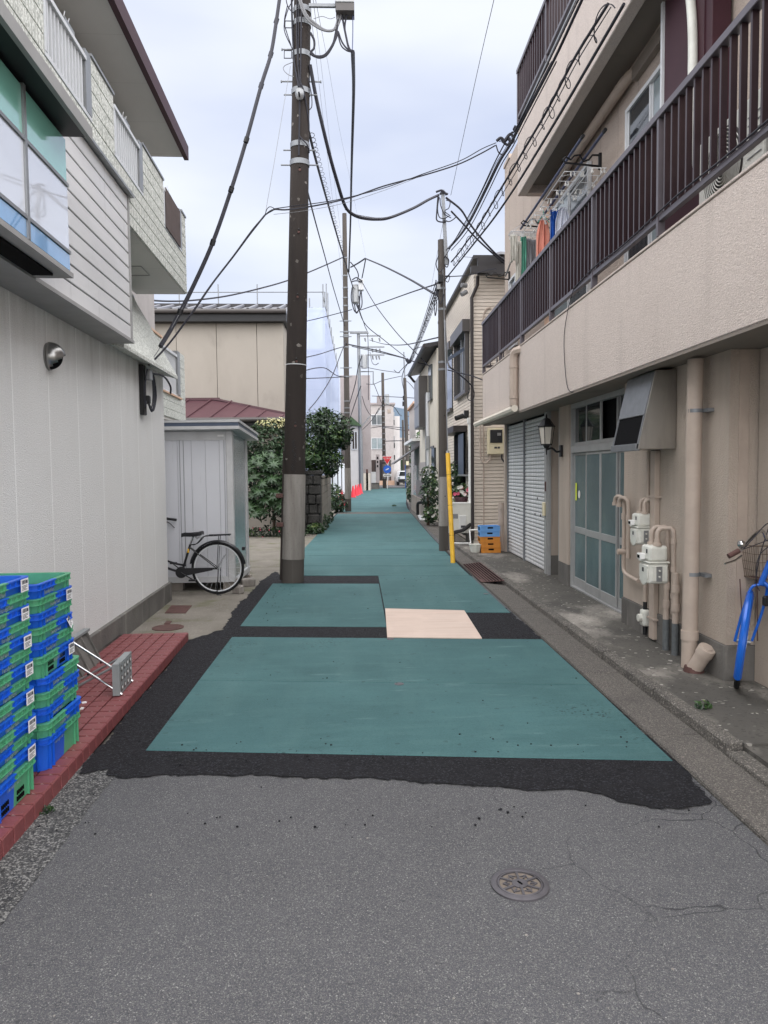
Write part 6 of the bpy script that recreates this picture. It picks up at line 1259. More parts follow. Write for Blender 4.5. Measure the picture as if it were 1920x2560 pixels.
# cones
def cone(loc, label):
    t = thing('traffic_cone', loc, label, 'traffic cone', 'red traffic cones along the hoarding')
    MB().lathe([(0.15, 0.03), (0.045, 0.66), (0.03, 0.70), (0.001, 0.705)], n=12).build('cone_body', M['cone'], t, smooth=True); MB().bx(-0.19, 0.19, -0.19, 0.19, 0, 0.03).build('base', M['cone'], t, bevel=0.01)
for x, y, l_ in ((-0.97, 33.6, 'leftmost red cone beside the second pole near the weeds'), (-0.78, 34.4, 'red cone partly hidden by the second pole'), (-0.33, 44.5, 'nearest of four red cones standing right of the second pole'), (-0.17, 47.5, 'second of the four red cones right of the second pole'), (-0.02, 49.5, 'third of the four red cones right of the second pole'), (0.14, 52.0, 'farthest of the four red cones beside the silver pole')): cone((x, y, 0.012), l_)
# ================================================================ FAR HOUSES
def house(name, label, x0, x1, y0, y1, h, mat, wins=(), roof=None, side=(), cat='house'):
    t = thing(name, ((x0+x1)/2, y0, 0), label, cat)
    MB().bx(x0, x1, y0, y1, 0, h).build('wall', M[mat], t, world=True)
    for (a, c, z0, z1, gm_) in wins:
        w_ = MB().bx(a, c, y0-0.05, y0-0.003, z0, z1).build('window', M[gm_], t, world=True)
        b = MB()
        for q in ((a-0.06, a, z0-0.06, z1+0.06), (c, c+0.06, z0-0.06, z1+0.06), (a, c, z0-0.06, z0), (a, c, z1, z1+0.06), ((a+c)/2-0.025, (a+c)/2+0.025, z0, z1)): b.bx(q[0], q[1], y0-0.09, y0-0.051, q[2], q[3])
        b.build('frame', M['alu'], w_, world=True)
    for (sx, a, c, z0, z1, gm_) in side: MB().bx(sx-0.04, sx+0.04, a, c, z0, z1).build('window', M[gm_], t, world=True)
    if roof: MB().bx(x0-0.2, x1+0.2, y0-0.2, y1+0.2, h+0.001, h+0.2).build('roof', M[roof], t, world=True)
    return t
def px(x, Y): return AY(x, 1180, Y).x
def pz(y, Y): return AY(920, y, Y).z
Y_ = 56
house('grey_house', 'grey rendered house with dark shutters beside the silver pole', px(852, 60), px(928, 62), 62, 74, pz(938, 62), 'far_grey', wins=[(px(884, 62), px(900, 62), pz(1135, 62), pz(1078, 62), 'far_dark')], side=[(px(928, 62), 63, 64.2, pz(1045, 62), pz(1010, 62), 'glass_dark'), (px(928, 62), 64.5, 66, pz(1118, 62), pz(1082, 62), 'glass_dark')])
t = house('white_house', 'small white house with a green gabled roof behind the second pole', px(872, 58), px(897, 58), 58, 61.5, pz(1065, 58), 'far_white', wins=[(px(882, 58), px(893, 58), pz(1122, 58), pz(1080, 58), 'far_dark')])
b = MB(); b.prism([(px(866, 58), pz(1062, 58)), (px(878, 58), pz(1040, 58)), (px(906, 58), pz(1066, 58))], 57.6, 62, 'y'); b.build('roof', M['leaf_f'], t, world=True)
bd = 82
t = house('white_apartments', 'white three storey apartment block with dark entrance at the end of the street', px(927, bd), px(985, bd), bd, 96, pz(1012, bd), 'far_tile', wins=[(px(931, bd), px(956, bd), pz(1062, bd), pz(1038, bd), 'glass_grey'), (px(930, bd), px(957, bd), pz(1122, bd), pz(1096, bd), 'glass_pale')], roof='far_grey', cat='building')
MB().bx(px(929, bd), px(977, bd), bd-0.12, bd-0.02, 0.5, pz(1150, bd)).build('entrance_recess', M['far_dark'], t, world=True)
for a in (938, 949, 960, 968): MB().bx(px(a, bd), px(a+5, bd), bd-0.18, bd-0.121, 0.5, pz(1156, bd)).build('door', M['black'] if a in (938, 949) else M['alu_grey'], t, world=True)
MB().bx(px(927, bd), px(985, bd), bd-1.0, bd-0.01, 0.0, 0.48).build('porch_step', M['porch'], t, world=True)
for z in (1062, 1120, 1150): MB().bx(px(984, bd), px(988, bd), bd+0.2, bd+1.5, pz(z, bd), pz(z-12, bd)).build('window', M['glass_dark'], t, world=True)
t2 = MB().bx(px(978, bd), px(1001, bd), bd+0.5, 95, 0, pz(1040, bd)).build('side_wing', M['far_white'], t, world=True)
MB().bx(px(984, bd), px(988, bd), bd+0.4, bd+0.495, pz(1062, bd), pz(1030, bd)).build('slit_window', M['alu_grey'], t2, world=True); MB().bx(px(984, bd), px(988, bd), bd+0.4, bd+0.495, pz(1118, bd), pz(1090, bd)).build('slit_window', M['alu_grey'], t2, world=True)
house('green_shop', 'teal fronted low building far behind the parked car', px(1000, 100), px(1030, 100), 100, 106, pz(1095, 100), 'far_white', wins=[(px(1002, 100), px(1018, 100), 0.2, pz(1150, 100), 'leaf_f')])
house('white_tower_house', 'tall narrow white house with a brown topped parapet far on the right', px(1040, 64), px(1075, 64), 64, 72, pz(1010, 64), 'far_white', roof='porch')
house('red_roofed_house', 'distant house with rusty red upper storey behind the far trees', px(1022, 95), px(1042, 95), 95, 100, pz(1078, 95), 'far_white', roof='maroon')
hl = MB(); hl.add([(-40,420,0),(0,420,10),(18,420,26),(30,420,44),(42,420,40),(60,420,50),(90,420,30),(140,420,0),(140,470,0),(-40,470,0)], [tuple(range(10))]); 
b = MB(); vs = []; fs = []
for i in range(31):
    x = -60+i*9; h_ = 18+22*math.exp(-((x-36)/40)**2)+3*math.sin(i*1.7); vs += [(x, 420, -1), (x, 430, h_), (x, 520, h_*0.8), (x, 560, -1)]
for i in range(30): fs += [(i*4+k_, i*4+4+k_, i*4+5+k_, i*4+1+k_) for k_ in range(3)]
b.add(vs, fs); b.build('hills', M['hills'], kind='structure')
# low wall with intercom, blue box, meter cabinet at street end left
o = MB().bx(px(908, 60), px(926, 60), 60, 60.3, 0, pz(1183, 60)).build('gate_wall', M['hsiding']); tag(o, 'cream gate wall at the left end of the teal road', 'wall')
o = MB().bx(px(915, 60), px(920, 60), 60, 60.2, 0, pz(1173, 60)).build('gate_post', M['rust']); tag(o, 'slim brown gate post beside the cream gate wall', 'post')
t = thing('utility_box', (px(931, 64), 64, 0), 'pale blue box on a grey post near the apartment entrance', 'box'); MB().bx(-0.35, 0.3, 0, 0.4, 0.55, 1.5).build('cabinet', M['shed_trim'], t); MB().bx(-0.1, 0.6, 0.1, 0.5, 0, 0.55).build('plinth', M['plinth'], t); MB().bx(0.32, 0.62, 0.0, 0.3, 0.56, 3.0).build('intercom_post', M['far_grey'], t)
for i in range(3): MB().bx(0.40, 0.52, -0.02, -0.002, 1.9+i*0.35, 2.1+i*0.35).build('name_plate', M['dark'], t)
# street signs
t = thing('road_sign', (px(968, 66), 66, 0), 'red triangular stop sign above a round blue sign on a thin white post', 'road sign')
MB().cyl((0, 0, 0), (0, 0, 2.85), 0.035, n=8).build('post', M['white'], t)
tri = [(-0.42, 2.85), (0.42, 2.85), (0, 2.15)]; MB().prism(tri, -0.06, -0.045, 'y').build('stop_plate', M['sign_red'], t)
tri2 = [(-0.46, 2.875), (0.46, 2.875), (0, 2.10)]; MB().prism(tri2, -0.044, -0.036, 'y').build('stop_border', M['white'], t)
tm = bpy.data.objects.new('lettering', text_mesh('止まれ', 0.2, 'white')); COL.objects.link(tm); tm.parent = t; tm.location = (0, -0.062, 2.62); tm.rotation_euler = (math.pi/2, 0, 0)
MB().lathe([(0.36, -0.06), (0.36, -0.045)], (0, 0, 1.72), 20, 'y').build('round_plate', M['sign_blue'], t); MB().box((0.0, -0.064, 1.72), (0.30, 0.004, 0.08), Matrix.Rotation(-0.5, 3, 'Y')).build('arrow', M['white'], t); MB().bx(-0.36, 0.36, -0.06, -0.045, 1.08, 1.30).build('sub_plate', M['white'], t); MB().bx(-0.3, 0.3, -0.064, -0.0605, 1.15, 1.23).build('sub_print', M['ink'], t)
# parked car
t = thing('parked_car', (px(1014, 78), 78, 0), 'white car parked at the far end of the street', 'car')
b = MB(); b.prism([(-0.85, 0.35), (0.85, 0.35), (0.88, 0.75), (0.80, 1.0), (0.62, 1.55), (-0.62, 1.55), (-0.80, 1.0), (-0.88, 0.75)], 0, 4.2, 'y'); b.build('body', M['car'], t, bevel=0.08, seg=2)
b = MB(); b.hexa([(-0.70,-0.012,1.02),(0.70,-0.012,1.02),(0.70,0.02,1.02),(-0.70,0.02,1.02)], [(-0.56,-0.012,1.48),(0.56,-0.012,1.48),(0.56,0.02,1.48),(-0.56,0.02,1.48)]); b.build('windscreen', M['glass_dark'], t)
MB().bx(-0.8, 0.8, -0.04, -0.005, 0.32, 0.70).build('grille', M['black'], t)
for s_ in (-1, 1): MB().bx(s_*0.72-0.13, s_*0.72+0.13, -0.03, -0.003, 0.74, 0.9).build('headlight', M['glass_pale'], t); MB().lathe([(0.33, -0.1), (0.33, 0.1)], (s_*0.78, 0.7, 0.33), 14, 'x').build('wheel', M['rubber'], t)
o = MB().bx(-0.12, 0.12, 0, 0.15, 0, 2.1).build('banner_post', M['sign_blue']); o.location = (px(1016, 66), 66, 0); tag(o, 'narrow blue post at the right end of the teal road', 'post')
# ================================================================ UTILITY POLES
def pole(name, label, base, top, r0, r1, mats, bands=(), n=20, cat='utility pole'):
    """mats: [(z0, z1, material, extra radius, part name)]"""
    t = thing(name, base, label, cat); B = Vector((0, 0, 0)); D = Vector(top)-Vector(base)
    def at(z): return D*(z/D.z)
    def rad(z): return r0+(r1-r0)*z/D.z
    for z0, z1, m_, e, nm in mats: MB().tube([at(z0), at(z1)], [rad(z0)+e, rad(z1)+e], n).build(nm, M[m_], t, smooth=True)
    for z in bands: MB().tube([at(z-0.03), at(z+0.03)], [rad(z)+0.008]*2, n).build('band', M['galv'], t, smooth=True)
    return t, at, rad
p1, at1, rad1 = pole('utility_pole', 'big dark brown utility pole with a pale wrapped base beside the teal road', (-0.97, 10.67, 0), (-0.59, 10.67, 11.3), 0.163, 0.098,
    [(0, 0.36, 'pole_grey', 0.0, 'pole_base'), (0.345, 1.56, 'pole_conc', 0.006, 'wrap_sheet'), (0.36, 11.3, 'pole_dark', 0.0, 'pole_shaft')])
def zpx(y, Y=10.67): return AY(750, y, Y).z
for y, s_ in ((29, 1), (62, 1), (140, 1), (232, 1), (366, 1), (410, 1)):
    z = zpx(y); c = at1(z); MB().tube([c-Vector((0, 0, 0.035)), c+Vector((0, 0, 0.035))], rad1(z)+0.009, 20).build('band', M['galv'], p1, smooth=True)
for y, w_ in ((240, 0.11), (378, 0.10), (415, 0.13)):
    z = zpx(y); c = at1(z); MB().cyl(c+Vector((-rad1(z)-w_, -0.03, 0)), c+Vector((rad1(z)+w_, -0.03, 0)), 0.010, n=6).build('bolt', M['galv'], p1)
for y, sides in ((124, (-1,)), (204, (-1, 1))):
    z = zpx(y); c = at1(z)
    for s_ in sides: MB().cyl(c+Vector((s_*rad1(z)*0.8, 0, 0)), c+Vector((s_*(rad1(z)+0.15), 0, 0)), 0.011, n=6).build('step_bolt', M['galv'], p1); MB().cyl(c+Vector((s_*(rad1(z)+0.145), 0, 0)), c+Vector((s_*(rad1(z)+0.16), 0, 0)), 0.02, n=6).build('step_bolt_head', M['galv'], p1)
for y in (434, 588, 748, 907, 1066):
    z = zpx(y); c = at1(z)+Vector((0.015, -rad1(z), 0)); MB().tube([c+Vector((0, 0.01, 0)), c+Vector((0, -0.012, 0))], 0.017, 8).build('step_socket', M['rust'], p1); MB().tube([c+Vector((0, 0.006, 0.05)), c+Vector((0, -0.010, 0.03))], 0.010, 6).build('step_socket', M['black'], p1)
z = zpx(913); MB().tube([at1(z-0.006), at1(z+0.006)], rad1(z)+0.004, 20).build('wire_tie', M['alu'], p1)
for z in (0.85, 1.26): MB().bx(-0.20, -0.10, -0.19, -0.13, z-0.03, z+0.03).build('clamp', M['rust'], p1, bevel=0.006)
MB().tube([Vector((-0.160, -0.055, 0.05)), at1(1.9)+Vector((-0.145, -0.055, 0))], 0.020, 8).build('side_conduit', M['pole_dark'], p1, smooth=True)
z = zpx(252); c = at1(z)+Vector((0.0, -rad1(z)-0.06, 0)); MB().lathe([(0.02, -0.08), (0.05, -0.05), (0.062, 0.0), (0.055, 0.05), (0.02, 0.08)], c, 16).build('insulator', M['alu_grey'], p1, smooth=True)
MB().cyl(c+Vector((0, 0.02, 0)), c+Vector((0, 0.08, 0)), 0.03, n=8).build('insulator_pin', M['galv'], p1)
rnd = random.Random(77); b = MB()
for i in range(26):
    z = AY(735, 1178-i*3.1, 10.5).z; c = at1(z)+Vector((rnd.uniform(-0.022, 0.030), -rad1(z)-0.001, 0)); b.box(c, (rnd.uniform(0.01, 0.03), 0.008, rnd.uniform(0.006, 0.014)), Matrix.Rotation(rnd.uniform(-0.9, 0.9), 3, 'Y'))
b.build('relief_mark', M['black'], p1)
def pole_wire(pts, r, m_='cable', nm='pole_wire', k=6): return MB().tube(catmull(pts, k), r, 5).build(nm, M[m_], p1, smooth=True)
f = lambda y, dx=0.0, dy=0.02: at1(zpx(y))+Vector((dx, -rad1(zpx(y))-dy, 0))
pole_wire([f(-60, 0.0), f(100, 0.0), f(240, 0.0), f(260, 0, 0.19), f(275, 0, 0.03), f(400, 0.0)], 0.012)
pole_wire([f(-60, -0.06, 0.0), f(90, -0.06, 0.0), f(200, -0.02, 0.01), f(240, 0.05, 0.01), f(300, 0.115, -0.06), f(330, 0.125, -0.09)], 0.011)
pole_wire([f(-60, -0.16, -0.06), f(70, -0.13, -0.06), f(160, -0.09, -0.03), f(230, -0.02, 0.02)], 0.014)
pole_wire([f(-40, -0.04, 0.01), f(60, -0.035, 0.01), f(180, -0.03, 0.01), f(230, -0.01, 0.01)], 0.008)
pole_wire([f(352, 0.0), f(362, 0.05, 0.03), f(372, 0.11, 0.0), f(386, 0.135, -0.06), f(380, 0.12, -0.1)], 0.010)
for y0, y1, dx in ((57, 74, -0.23), (131, 150, -0.235)):
    b = MB(); pts = [f(y0, dx, -0.08), f(y0, dx+0.10, -0.08), f(y1, dx+0.10, -0.08), f(y1, dx, -0.08)]; b.tube(pts, 0.008, 5, closed=True); b.build('cable_loop', M['cable'], p1)
pole_wire([f(162, -0.1, -0.05), f(170, -0.22, -0.06), f(180, -0.24, -0.06), f(192, -0.18, -0.06), f(201, -0.09, -0.03)], 0.005, 'cable_l')
for q in (((20, -0.2), (60, -0.24), (90, -0.2), (120, -0.14)), ((5, -0.12), (35, -0.2), (80, -0.24), (130, -0.12)), ((200, 0.1), (240, 0.15), (270, 0.16), (280, 0.13)), ((-20, -0.24), (20, -0.2), (38, -0.1), (10, -0.02))):
    pole_wire([f(a_, d_, -0.06) for a_, d_ in q], 0.007)
# junction box on an arm
BOXY = 10.5
jb = thing('junction_box', AY(860, 14, BOXY), 'grey junction box on a steel arm at the top of the picture with drooping cables', 'junction box')
def J(b, name, mat, **k): return b.build(name, M[mat], jb, world=True, **k)
pa, pb, pc = AY(837, -60, BOXY), AY(886, 38, BOXY), AY(776, 14, BOXY)
J(MB().bx(pa.x, pb.x, BOXY-0.12, BOXY+0.12, AY(860, 19, BOXY).z, pa.z), 'case', 'alu_grey', bevel=0.01); J(MB().bx(pa.x+0.01, pb.x, BOXY-0.11, BOXY+0.11, pb.z, AY(860, 19.5, BOXY).z), 'base_plate', 'gutter_dark')
J(MB().bx(pc.x-0.02, pa.x, BOXY-0.02, BOXY+0.02, pc.z-0.02, pc.z+0.02), 'arm', 'galv'); J(MB().bx(AY(850, 5, 10.3).x, AY(868, 5, 10.3).x, BOXY-0.125, BOXY-0.1215, AY(850, 8, BOXY).z, AY(850, 3, BOXY).z), 'name_plate', 'white')
def wpts(L_, Y): 
    Ys = [Y]*len(L_) if not isinstance(Y, (list, tuple)) else ([Y[0]+(Y[1]-Y[0])*i/(len(L_)-1) for i in range(len(L_))] if len(Y) == 2 else Y)
    return [AY(x, y, yy) for (x, y), yy in zip(L_, Ys)]
for L_, r_, m_ in (([(742,-20),(757,28),(775,55),(805,74),(832,76),(843,55),(847,22)], 0.016, 'cable_l'), ([(745,-20),(765,35),(790,60),(815,76),(838,72),(850,48),(853,22)], 0.016, 'cable_l'), ([(775,133),(790,141),(812,138),(832,112),(840,82),(845,50)], 0.018, 'cable'), ([(777,130),(795,144),(818,136),(838,100),(845,78)], 0.014, 'cable'), ([(855,38),(859,60),(866,95),(872,120),(880,128)], 0.014, 'cable'), ([(866,38),(862,70),(867,100),(874,122),(881,127)], 0.012, 'cable'), ([(846,80),(855,105),(868,122),(880,128)], 0.011, 'cable'), ([(843,76),(852,112),(866,126),(878,130)], 0.009, 'cable'), ([(776,82),(785,100),(785,120),(776,130)], 0.016, 'cable'), ([(882,38),(882,80),(881,125)], 0.007, 'pole_blue'), ([(784,47),(805,41),(825,47),(838,43)], 0.004, 'cable_l')):
    J(MB().tube(catmull(wpts(L_, BOXY), 5), r_, 6), 'cable', m_, smooth=True)
p2, at2, rad2 = pole('utility_pole', 'second concrete utility pole left of the road with a transformer and white base', (-0.42, 29.2, 0), (-0.42, 29.2, AY(870, 534, 29.2).z), 0.125, 0.085,
    [(0, 0.55, 'pole_grey', 0.0, 'pole_base'), (0.5, AY(870, 1170, 29.2).z, 'pole_conc', 0.006, 'wrap_sheet'), (0.55, AY(870, 534, 29.2).z, 'pole_grey', 0, 'pole_shaft')], n=14)
for y in (645, 690, 720, 745, 765, 803, 830, 838, 842, 868, 920, 942, 1003, 1020, 1032): 
    z = AY(870, y, 29.2).z; MB().tube([at2(z-0.025), at2(z+0.025)], rad2(z)+0.012, 12).build('band', M['galv'], p2)
    if y in (803, 830, 842, 920, 942): MB().cyl(at2(z)+Vector((-0.24, -0.05, 0)), at2(z)+Vector((0.22, -0.05, 0)), 0.018, n=5).build('bolt', M['galv'], p2)
def box2(x0, y0, x1, y1, Y, dep, name, mat, par): 
    a_, c_ = AY(x0, y0, Y), AY(x1, y1, Y); return MB().bx(a_.x, c_.x, Y-dep/2, Y+dep/2, c_.z, a_.z).build(name, M[mat], par, world=True)
box2(896, 700, 909, 726, 29.2, 0.3, 'switch_box', 'alu', p2); b = MB(); b.lathe([(0.10, AY(888, 760, 29.2).z), (0.14, AY(888, 756, 29.2).z), (0.15, AY(888, 718, 29.2).z), (0.10, AY(888, 712, 29.2).z)], (AY(889, 730, 29.2).x, 29.2, 0), 12); b.build('transformer', M['alu_grey'], p2, world=True)
for L_ in ([(878,705),(890,702),(905,705)],[(903,726),(905,760),(898,775),(890,760)],[(880,700),(890,694),(897,697),(906,703)],[(880,720),(878,745),(885,775),(892,780),(899,768),(897,740)],[(886,760),(890,782),(896,775),(900,740),(902,726)],[(876,655),(890,672),(896,688),(893,700)]):
    MB().tube(catmull(wpts(L_, 29.0), 5), 0.022, 5).build('drop_cable', M['cable'], p2, world=True)
box2(875, 829, 920, 834, 29.2, 0.1, 'cross_arm', 'galv', p2)
p3, at3, rad3 = pole('utility_pole', 'slim grey utility pole with pale wrapped base beside the yellow guard', (1.67, 14.5, 0), (1.655, 14.5, 6.03), 0.098, 0.070,
    [(0, 0.52, 'pole_grey', 0, 'pole_base'), (0.5, AY(1108, 1192, 14.5).z, 'pole_conc', 0.004, 'wrap_sheet'), (0.52, 6.03, 'pole_grey', 0, 'pole_shaft')])
for y in (722, 774, 906, 924): z = AY(1108, y, 14.5).z; MB().tube([at3(z-0.02), at3(z+0.02)], rad3(z)+0.006, 14).build('band', M['galv'], p3)
a_, c_ = AY(1105, 480, 14.5), AY(1115, 665, 14.5); b = MB(); b.hexa([(c_.x-0.035,14.38,c_.z),(c_.x+0.035,14.38,c_.z),(c_.x+0.035,14.43,c_.z),(c_.x-0.035,14.43,c_.z)], [(a_.x-0.03,14.38,a_.z),(a_.x+0.03,14.38,a_.z),(a_.x+0.03,14.43,a_.z),(a_.x-0.03,14.43,a_.z)]); b.build('steel_extension', M['galv'], p3, world=True)
for y in (690, 745, 825, 1040, 1130, 1240): z = AY(1108, y, 14.5).z; MB().cyl(at3(z)+Vector((0.02, -rad3(z)+0.01, 0)), at3(z)+Vector((0.02, -rad3(z)-0.015, 0)), 0.012, n=6).build('step_socket', M['black'], p3)
for L_, r_ in (([(1104,690),(1098,720),(1092,740),(1090,700)], .012), ([(1098,705),(1094,735),(1101,760),(1110,735)], .012), ([(1096,640),(1090,660),(1098,680),(1108,670)], .01), ([(1086,735),(1092,760),(1088,790),(1086,750)], .01), ([(1112,640),(1122,650),(1118,668),(1110,660)], .01), ([(1113,690),(1124,690),(1120,705),(1112,700)], .008), ([(1095,490),(1092,530),(1092,550),(1105,555),(1118,552)], .014), ([(1098,492),(1094,520),(1098,542),(1110,546),(1122,540)], .010), ([(1100,495),(1102,515),(1112,535),(1128,545)], .009), ([(1115,500),(1125,505),(1122,520),(1112,528),(1126,540)], .009), ([(1108,550),(1122,554),(1134,548),(1142,540)], .010), ([(1090,480),(1104,476),(1112,482),(1120,486)], .02), ([(1100,486),(1108,478),(1116,488)], .02)):
    MB().tube(catmull(wpts(L_, 14.35), 5), r_, 5).build('cable_loop', M['cable'], p3, world=True, smooth=True)
box2(1096, 688, 1108, 706, 14.3, 0.1, 'splice_box', 'black', p3); box2(1092, 712, 1100, 724, 14.3, 0.1, 'splice_box', 'alu_grey', p3)
b = MB(); b.tube([AY(1107, 670, 14.4), AY(1111, 800, 14.4), AY(1117, 1000, 14.38)], 0.012, 5); b.tube([AY(1113, 800, 14.4), AY(1118, 900, 14.4), AY(1123, 920, 14.4)], 0.014, 5); b.build('riser_cable', M['cable_l'], p3, world=True)
yg = thing('guy_guard', (1.60, 12.55, 0.0), 'slanting yellow plastic guy wire guard standing in front of the slim grey pole', 'pole guard')
tp_ = AY(1119.5, 1134, 13.2); bs_ = Vector((1.60, 12.55, 0.0)); MB().tube([bs_, tp_], 0.040, 12).build('guard_tube', M['yellow'], yg, world=True, smooth=True)
b = MB(); b.tube([tp_, tp_+(tp_-bs_).normalized()*0.05], 0.03, 10); b.build('guard_end', M['alu_grey'], yg, world=True)
for t_ in (0.25, 0.52, 0.8): q = bs_+(tp_-bs_)*t_; MB().tube([q-Vector((0, 0, 0.006)), q+Vector((0, 0, 0.006))], 0.0415, 12).build('tie_mark', M['rust'], yg, world=True)
b = MB(); b.tube([tp_, AY(1111, 800, 14.3)], 0.008, 5); b.build('guy_wire', M['galv'], yg, world=True)
sp, ats, rads = pole('steel_pole', 'silver steel utility pole with crossarms and a cylinder transformer beyond the second pole', (px(903, 58), 58, 0), (px(900, 58), 58, AY(900, 830, 58).z), 0.15, 0.12, [(0, AY(903, 1085, 58).z, 'galv', 0.03, 'pole_base'), (AY(903, 1085, 58).z, AY(900, 830, 58).z, 'galv', 0.0, 'pole_shaft')], n=12)
for y, x0, x1 in ((831, 878, 922), (838, 900, 952), (866, 902, 961), (886, 902, 961)): box2(x0, y, x1, y+3, 57.8, 0.12, 'cross_arm', 'galv', sp)
for x, y in ((912,845),(930,845),(948,845),(930,872),(940,872),(949,872),(931,890),(940,890),(947,890)): MB().cyl(AY(x, y, 57.8), AY(x+2, y+9, 57.8), 0.07, 0.05, n=6).build('insulator', M['cable_l'], sp, world=True)
b = MB(); c_ = AY(907.5, 905, 57.6); b.lathe([(0.26, AY(907, 921, 57.6).z), (0.27, AY(907, 889, 57.6).z), (0.2, AY(907, 887, 57.6).z)], (c_.x+0.1, 57.5, 0), 12); b.build('transformer', M['alu_grey'], sp, world=True)
b = MB(); b.tube(wpts([(902,929),(933,929),(933,962)], 57.8), 0.05, 5); b.build('bracket', M['galv'], sp, world=True)
b = MB(); b.tube(wpts([(904,1066),(914,1055),(925,1040)], 57.7), 0.05, 5); b.build('light_arm', M['alu_grey'], sp, world=True)
p5, at5, rad5 = pole('utility_pole', 'far concrete utility pole with two transformers in front of the white apartments', (px(961, 68), 68, 0), (px(959, 68), 68, AY(959, 932, 68).z), 0.17, 0.13, [(0, AY(959, 932, 68).z, 'pole_grey', 0, 'pole_shaft'), (0.9, 2.2, 'pole_conc', 0.01, 'wrap_sheet')], n=12)
for x0, y0, x1, y1, m_ in ((942, 990, 955, 1013, 'far_grey'), (963, 986, 973, 1012, 'alu_grey'), (944, 1026, 954, 1035, 'alu'), (969, 1024, 977, 1033, 'pipe')): box2(x0, y0, x1, y1, 67.7, 0.5, 'transformer', m_, p5)
for y in range(1000, 1200, 14): z = AY(959, y, 68).z; MB().tube([at5(z-0.05), at5(z+0.05)], rad5(z)+0.03, 10).build('band', M['galv'], p5)
p6, at6, rad6 = pole('utility_pole', 'tall grey brown utility pole with a white wrapped base behind the round shrub', (px(1021, 43), 43, 0), (px(1012, 43), 43, AY(1012, 880, 43).z), 0.13, 0.085, [(0, AY(1018, 1172, 43).z, 'pole_conc', 0.008, 'wrap_sheet'), (0, AY(1012, 945, 43).z, 'pole_grey', 0, 'pole_shaft'), (AY(1012, 945, 43).z, AY(1012, 880, 43).z, 'galv', -0.05, 'steel_extension')], n=12)
box2(1015, 1153, 1022, 1163, 42.8, 0.03, 'plate', 'meter_cream', p6); box2(1006, 1004, 1010, 1015, 42.6, 0.2, 'splice_box', 'black', p6); box2(1007, 990, 1011, 1001, 42.6, 0.2, 'splice_box', 'black', p6)
p7, _, _ = pole('utility_pole', 'thin distant utility pole low behind the tall grey brown pole', (px(1010, 88), 88, 0), (px(1008, 88), 88, AY(1008, 1050, 88).z), 0.16, 0.12, [(0, AY(1008, 1050, 88).z, 'pole_grey', 0, 'pole_shaft')], n=10)
p8, _, _ = pole('utility_pole', 'far slender pole with crossarms between the tall pole and the cream house', (px(1026, 80), 80, 0), (px(1027, 80), 80, AY(1027, 1020, 80).z), 0.14, 0.1, [(0, AY(1027, 1020, 80).z, 'pole_grey', 0, 'pole_shaft')], n=10)
for y in (1040, 1062, 1085): box2(1014, y, 1040, y+2, 79.8, 0.1, 'cross_arm', 'gutter_dark', p8)
# ================================================================ OVERHEAD CABLES
def cable(label, L_, Y, r, m_='cable', name='overhead_cable', k=6, cat='cable', group=None):
    return tag(MB().tube(catmull(wpts(L_, Y), k), r, 6 if r > 0.01 else 4).build(name, M[m_], smooth=True), label, cat, group)
o = cable('thick black sheathed cable sweeping down left from the big pole to the shop wall', [(704,-40),(691,52),(677,136),(653,214),(616,350),(578,474),(532,606),(479,724),(430,818),(401,866)], (10.4, 8.35), 0.026)
for x, y, Y in ((691,52,10.2),(677,136,10.0),(653,214,9.8),(616,350,9.4),(578,474,9.15),(532,606,8.85),(450,780,8.5)): 
    q = AY(x, y, Y); MB().tube([q-Vector((0.01, 0, 0.03)), q+Vector((0.01, 0, 0.03))], 0.032, 8).build('clip', M['black'], o)
cable('thin steel wire running beside the thick cable to the shop wall', [(480,724),(440,800),(401,868),(370,912)], (8.8, 8.2), 0.004, 'cable_l')
cable('black cable drooping from the knotted splice down to the shop terminal board', [(662,538),(625,585),(584,640),(530,710),(480,782),(430,850),(395,890),(372,912)], (9.2, 8.15), 0.011)
cable('second strand twisted along the splice cable toward the shop wall', [(662,538),(630,575),(590,630),(535,705),(484,780)], (9.2, 8.6), 0.006)
o = cable('cable pair crossing the street from left splice to the right cable cluster', [(662,538),(684,524),(720,524),(800,512),(880,493),(960,465),(1060,438),(1145,411),(1200,385),(1238,364)], [9.2, 9.2, 9.3, 9.5, 9.7, 9.85, 10.0, 10.1, 10.15, 10.2], 0.010)
cable('thinner twin strand above the crossing cable pair', [(684,522),(720,517),(840,500),(960,470),(1060,434),(1150,402),(1205,372),(1240,357)], (9.2, 10.2), 0.007)
cable('thin messenger wire sagging under the crossing cable pair', [(684,536),(760,527),(860,508),(960,476),(1040,445)], (9.2, 10.0), 0.003, 'cable_l')
cable('small wire loop at the left splice of the crossing cables', [(662,538),(668,522),(676,517),(686,523),(672,532),(662,538)], 9.2, 0.005)
cable('thin grey wire rising from the left splice to the big pole', [(664,530),(690,380),(710,260),(726,165)], (9.2, 10.5), 0.0035, 'cable_l')
o = cable('thick black cable looping from the big pole down and across to the slim grey pole', [(775,162),(790,243),(807,318),(827,399),(843,455),(856,498),(868,524),(886,538),(908,545),(940,548),(975,544),(1032,521),(1070,500),(1096,488)], [10.6,10.7,10.8,11.0,11.2,11.4,11.6,11.8,12.0,12.4,12.8,13.5,14.0,14.4], 0.026)
cable('thin lashing wire hung just under the thick looping cable', [(862,524),(880,533),(910,540),(950,545),(980,541)], (11.6, 12.8), 0.004, 'cable_l')
cable('heavy twisted cable dropping from the junction box along the street to the second pole', [(882,130),(884,231),(880,380),(878,463),(876,560),(872,680)], (10.5, 29.0), 0.030)
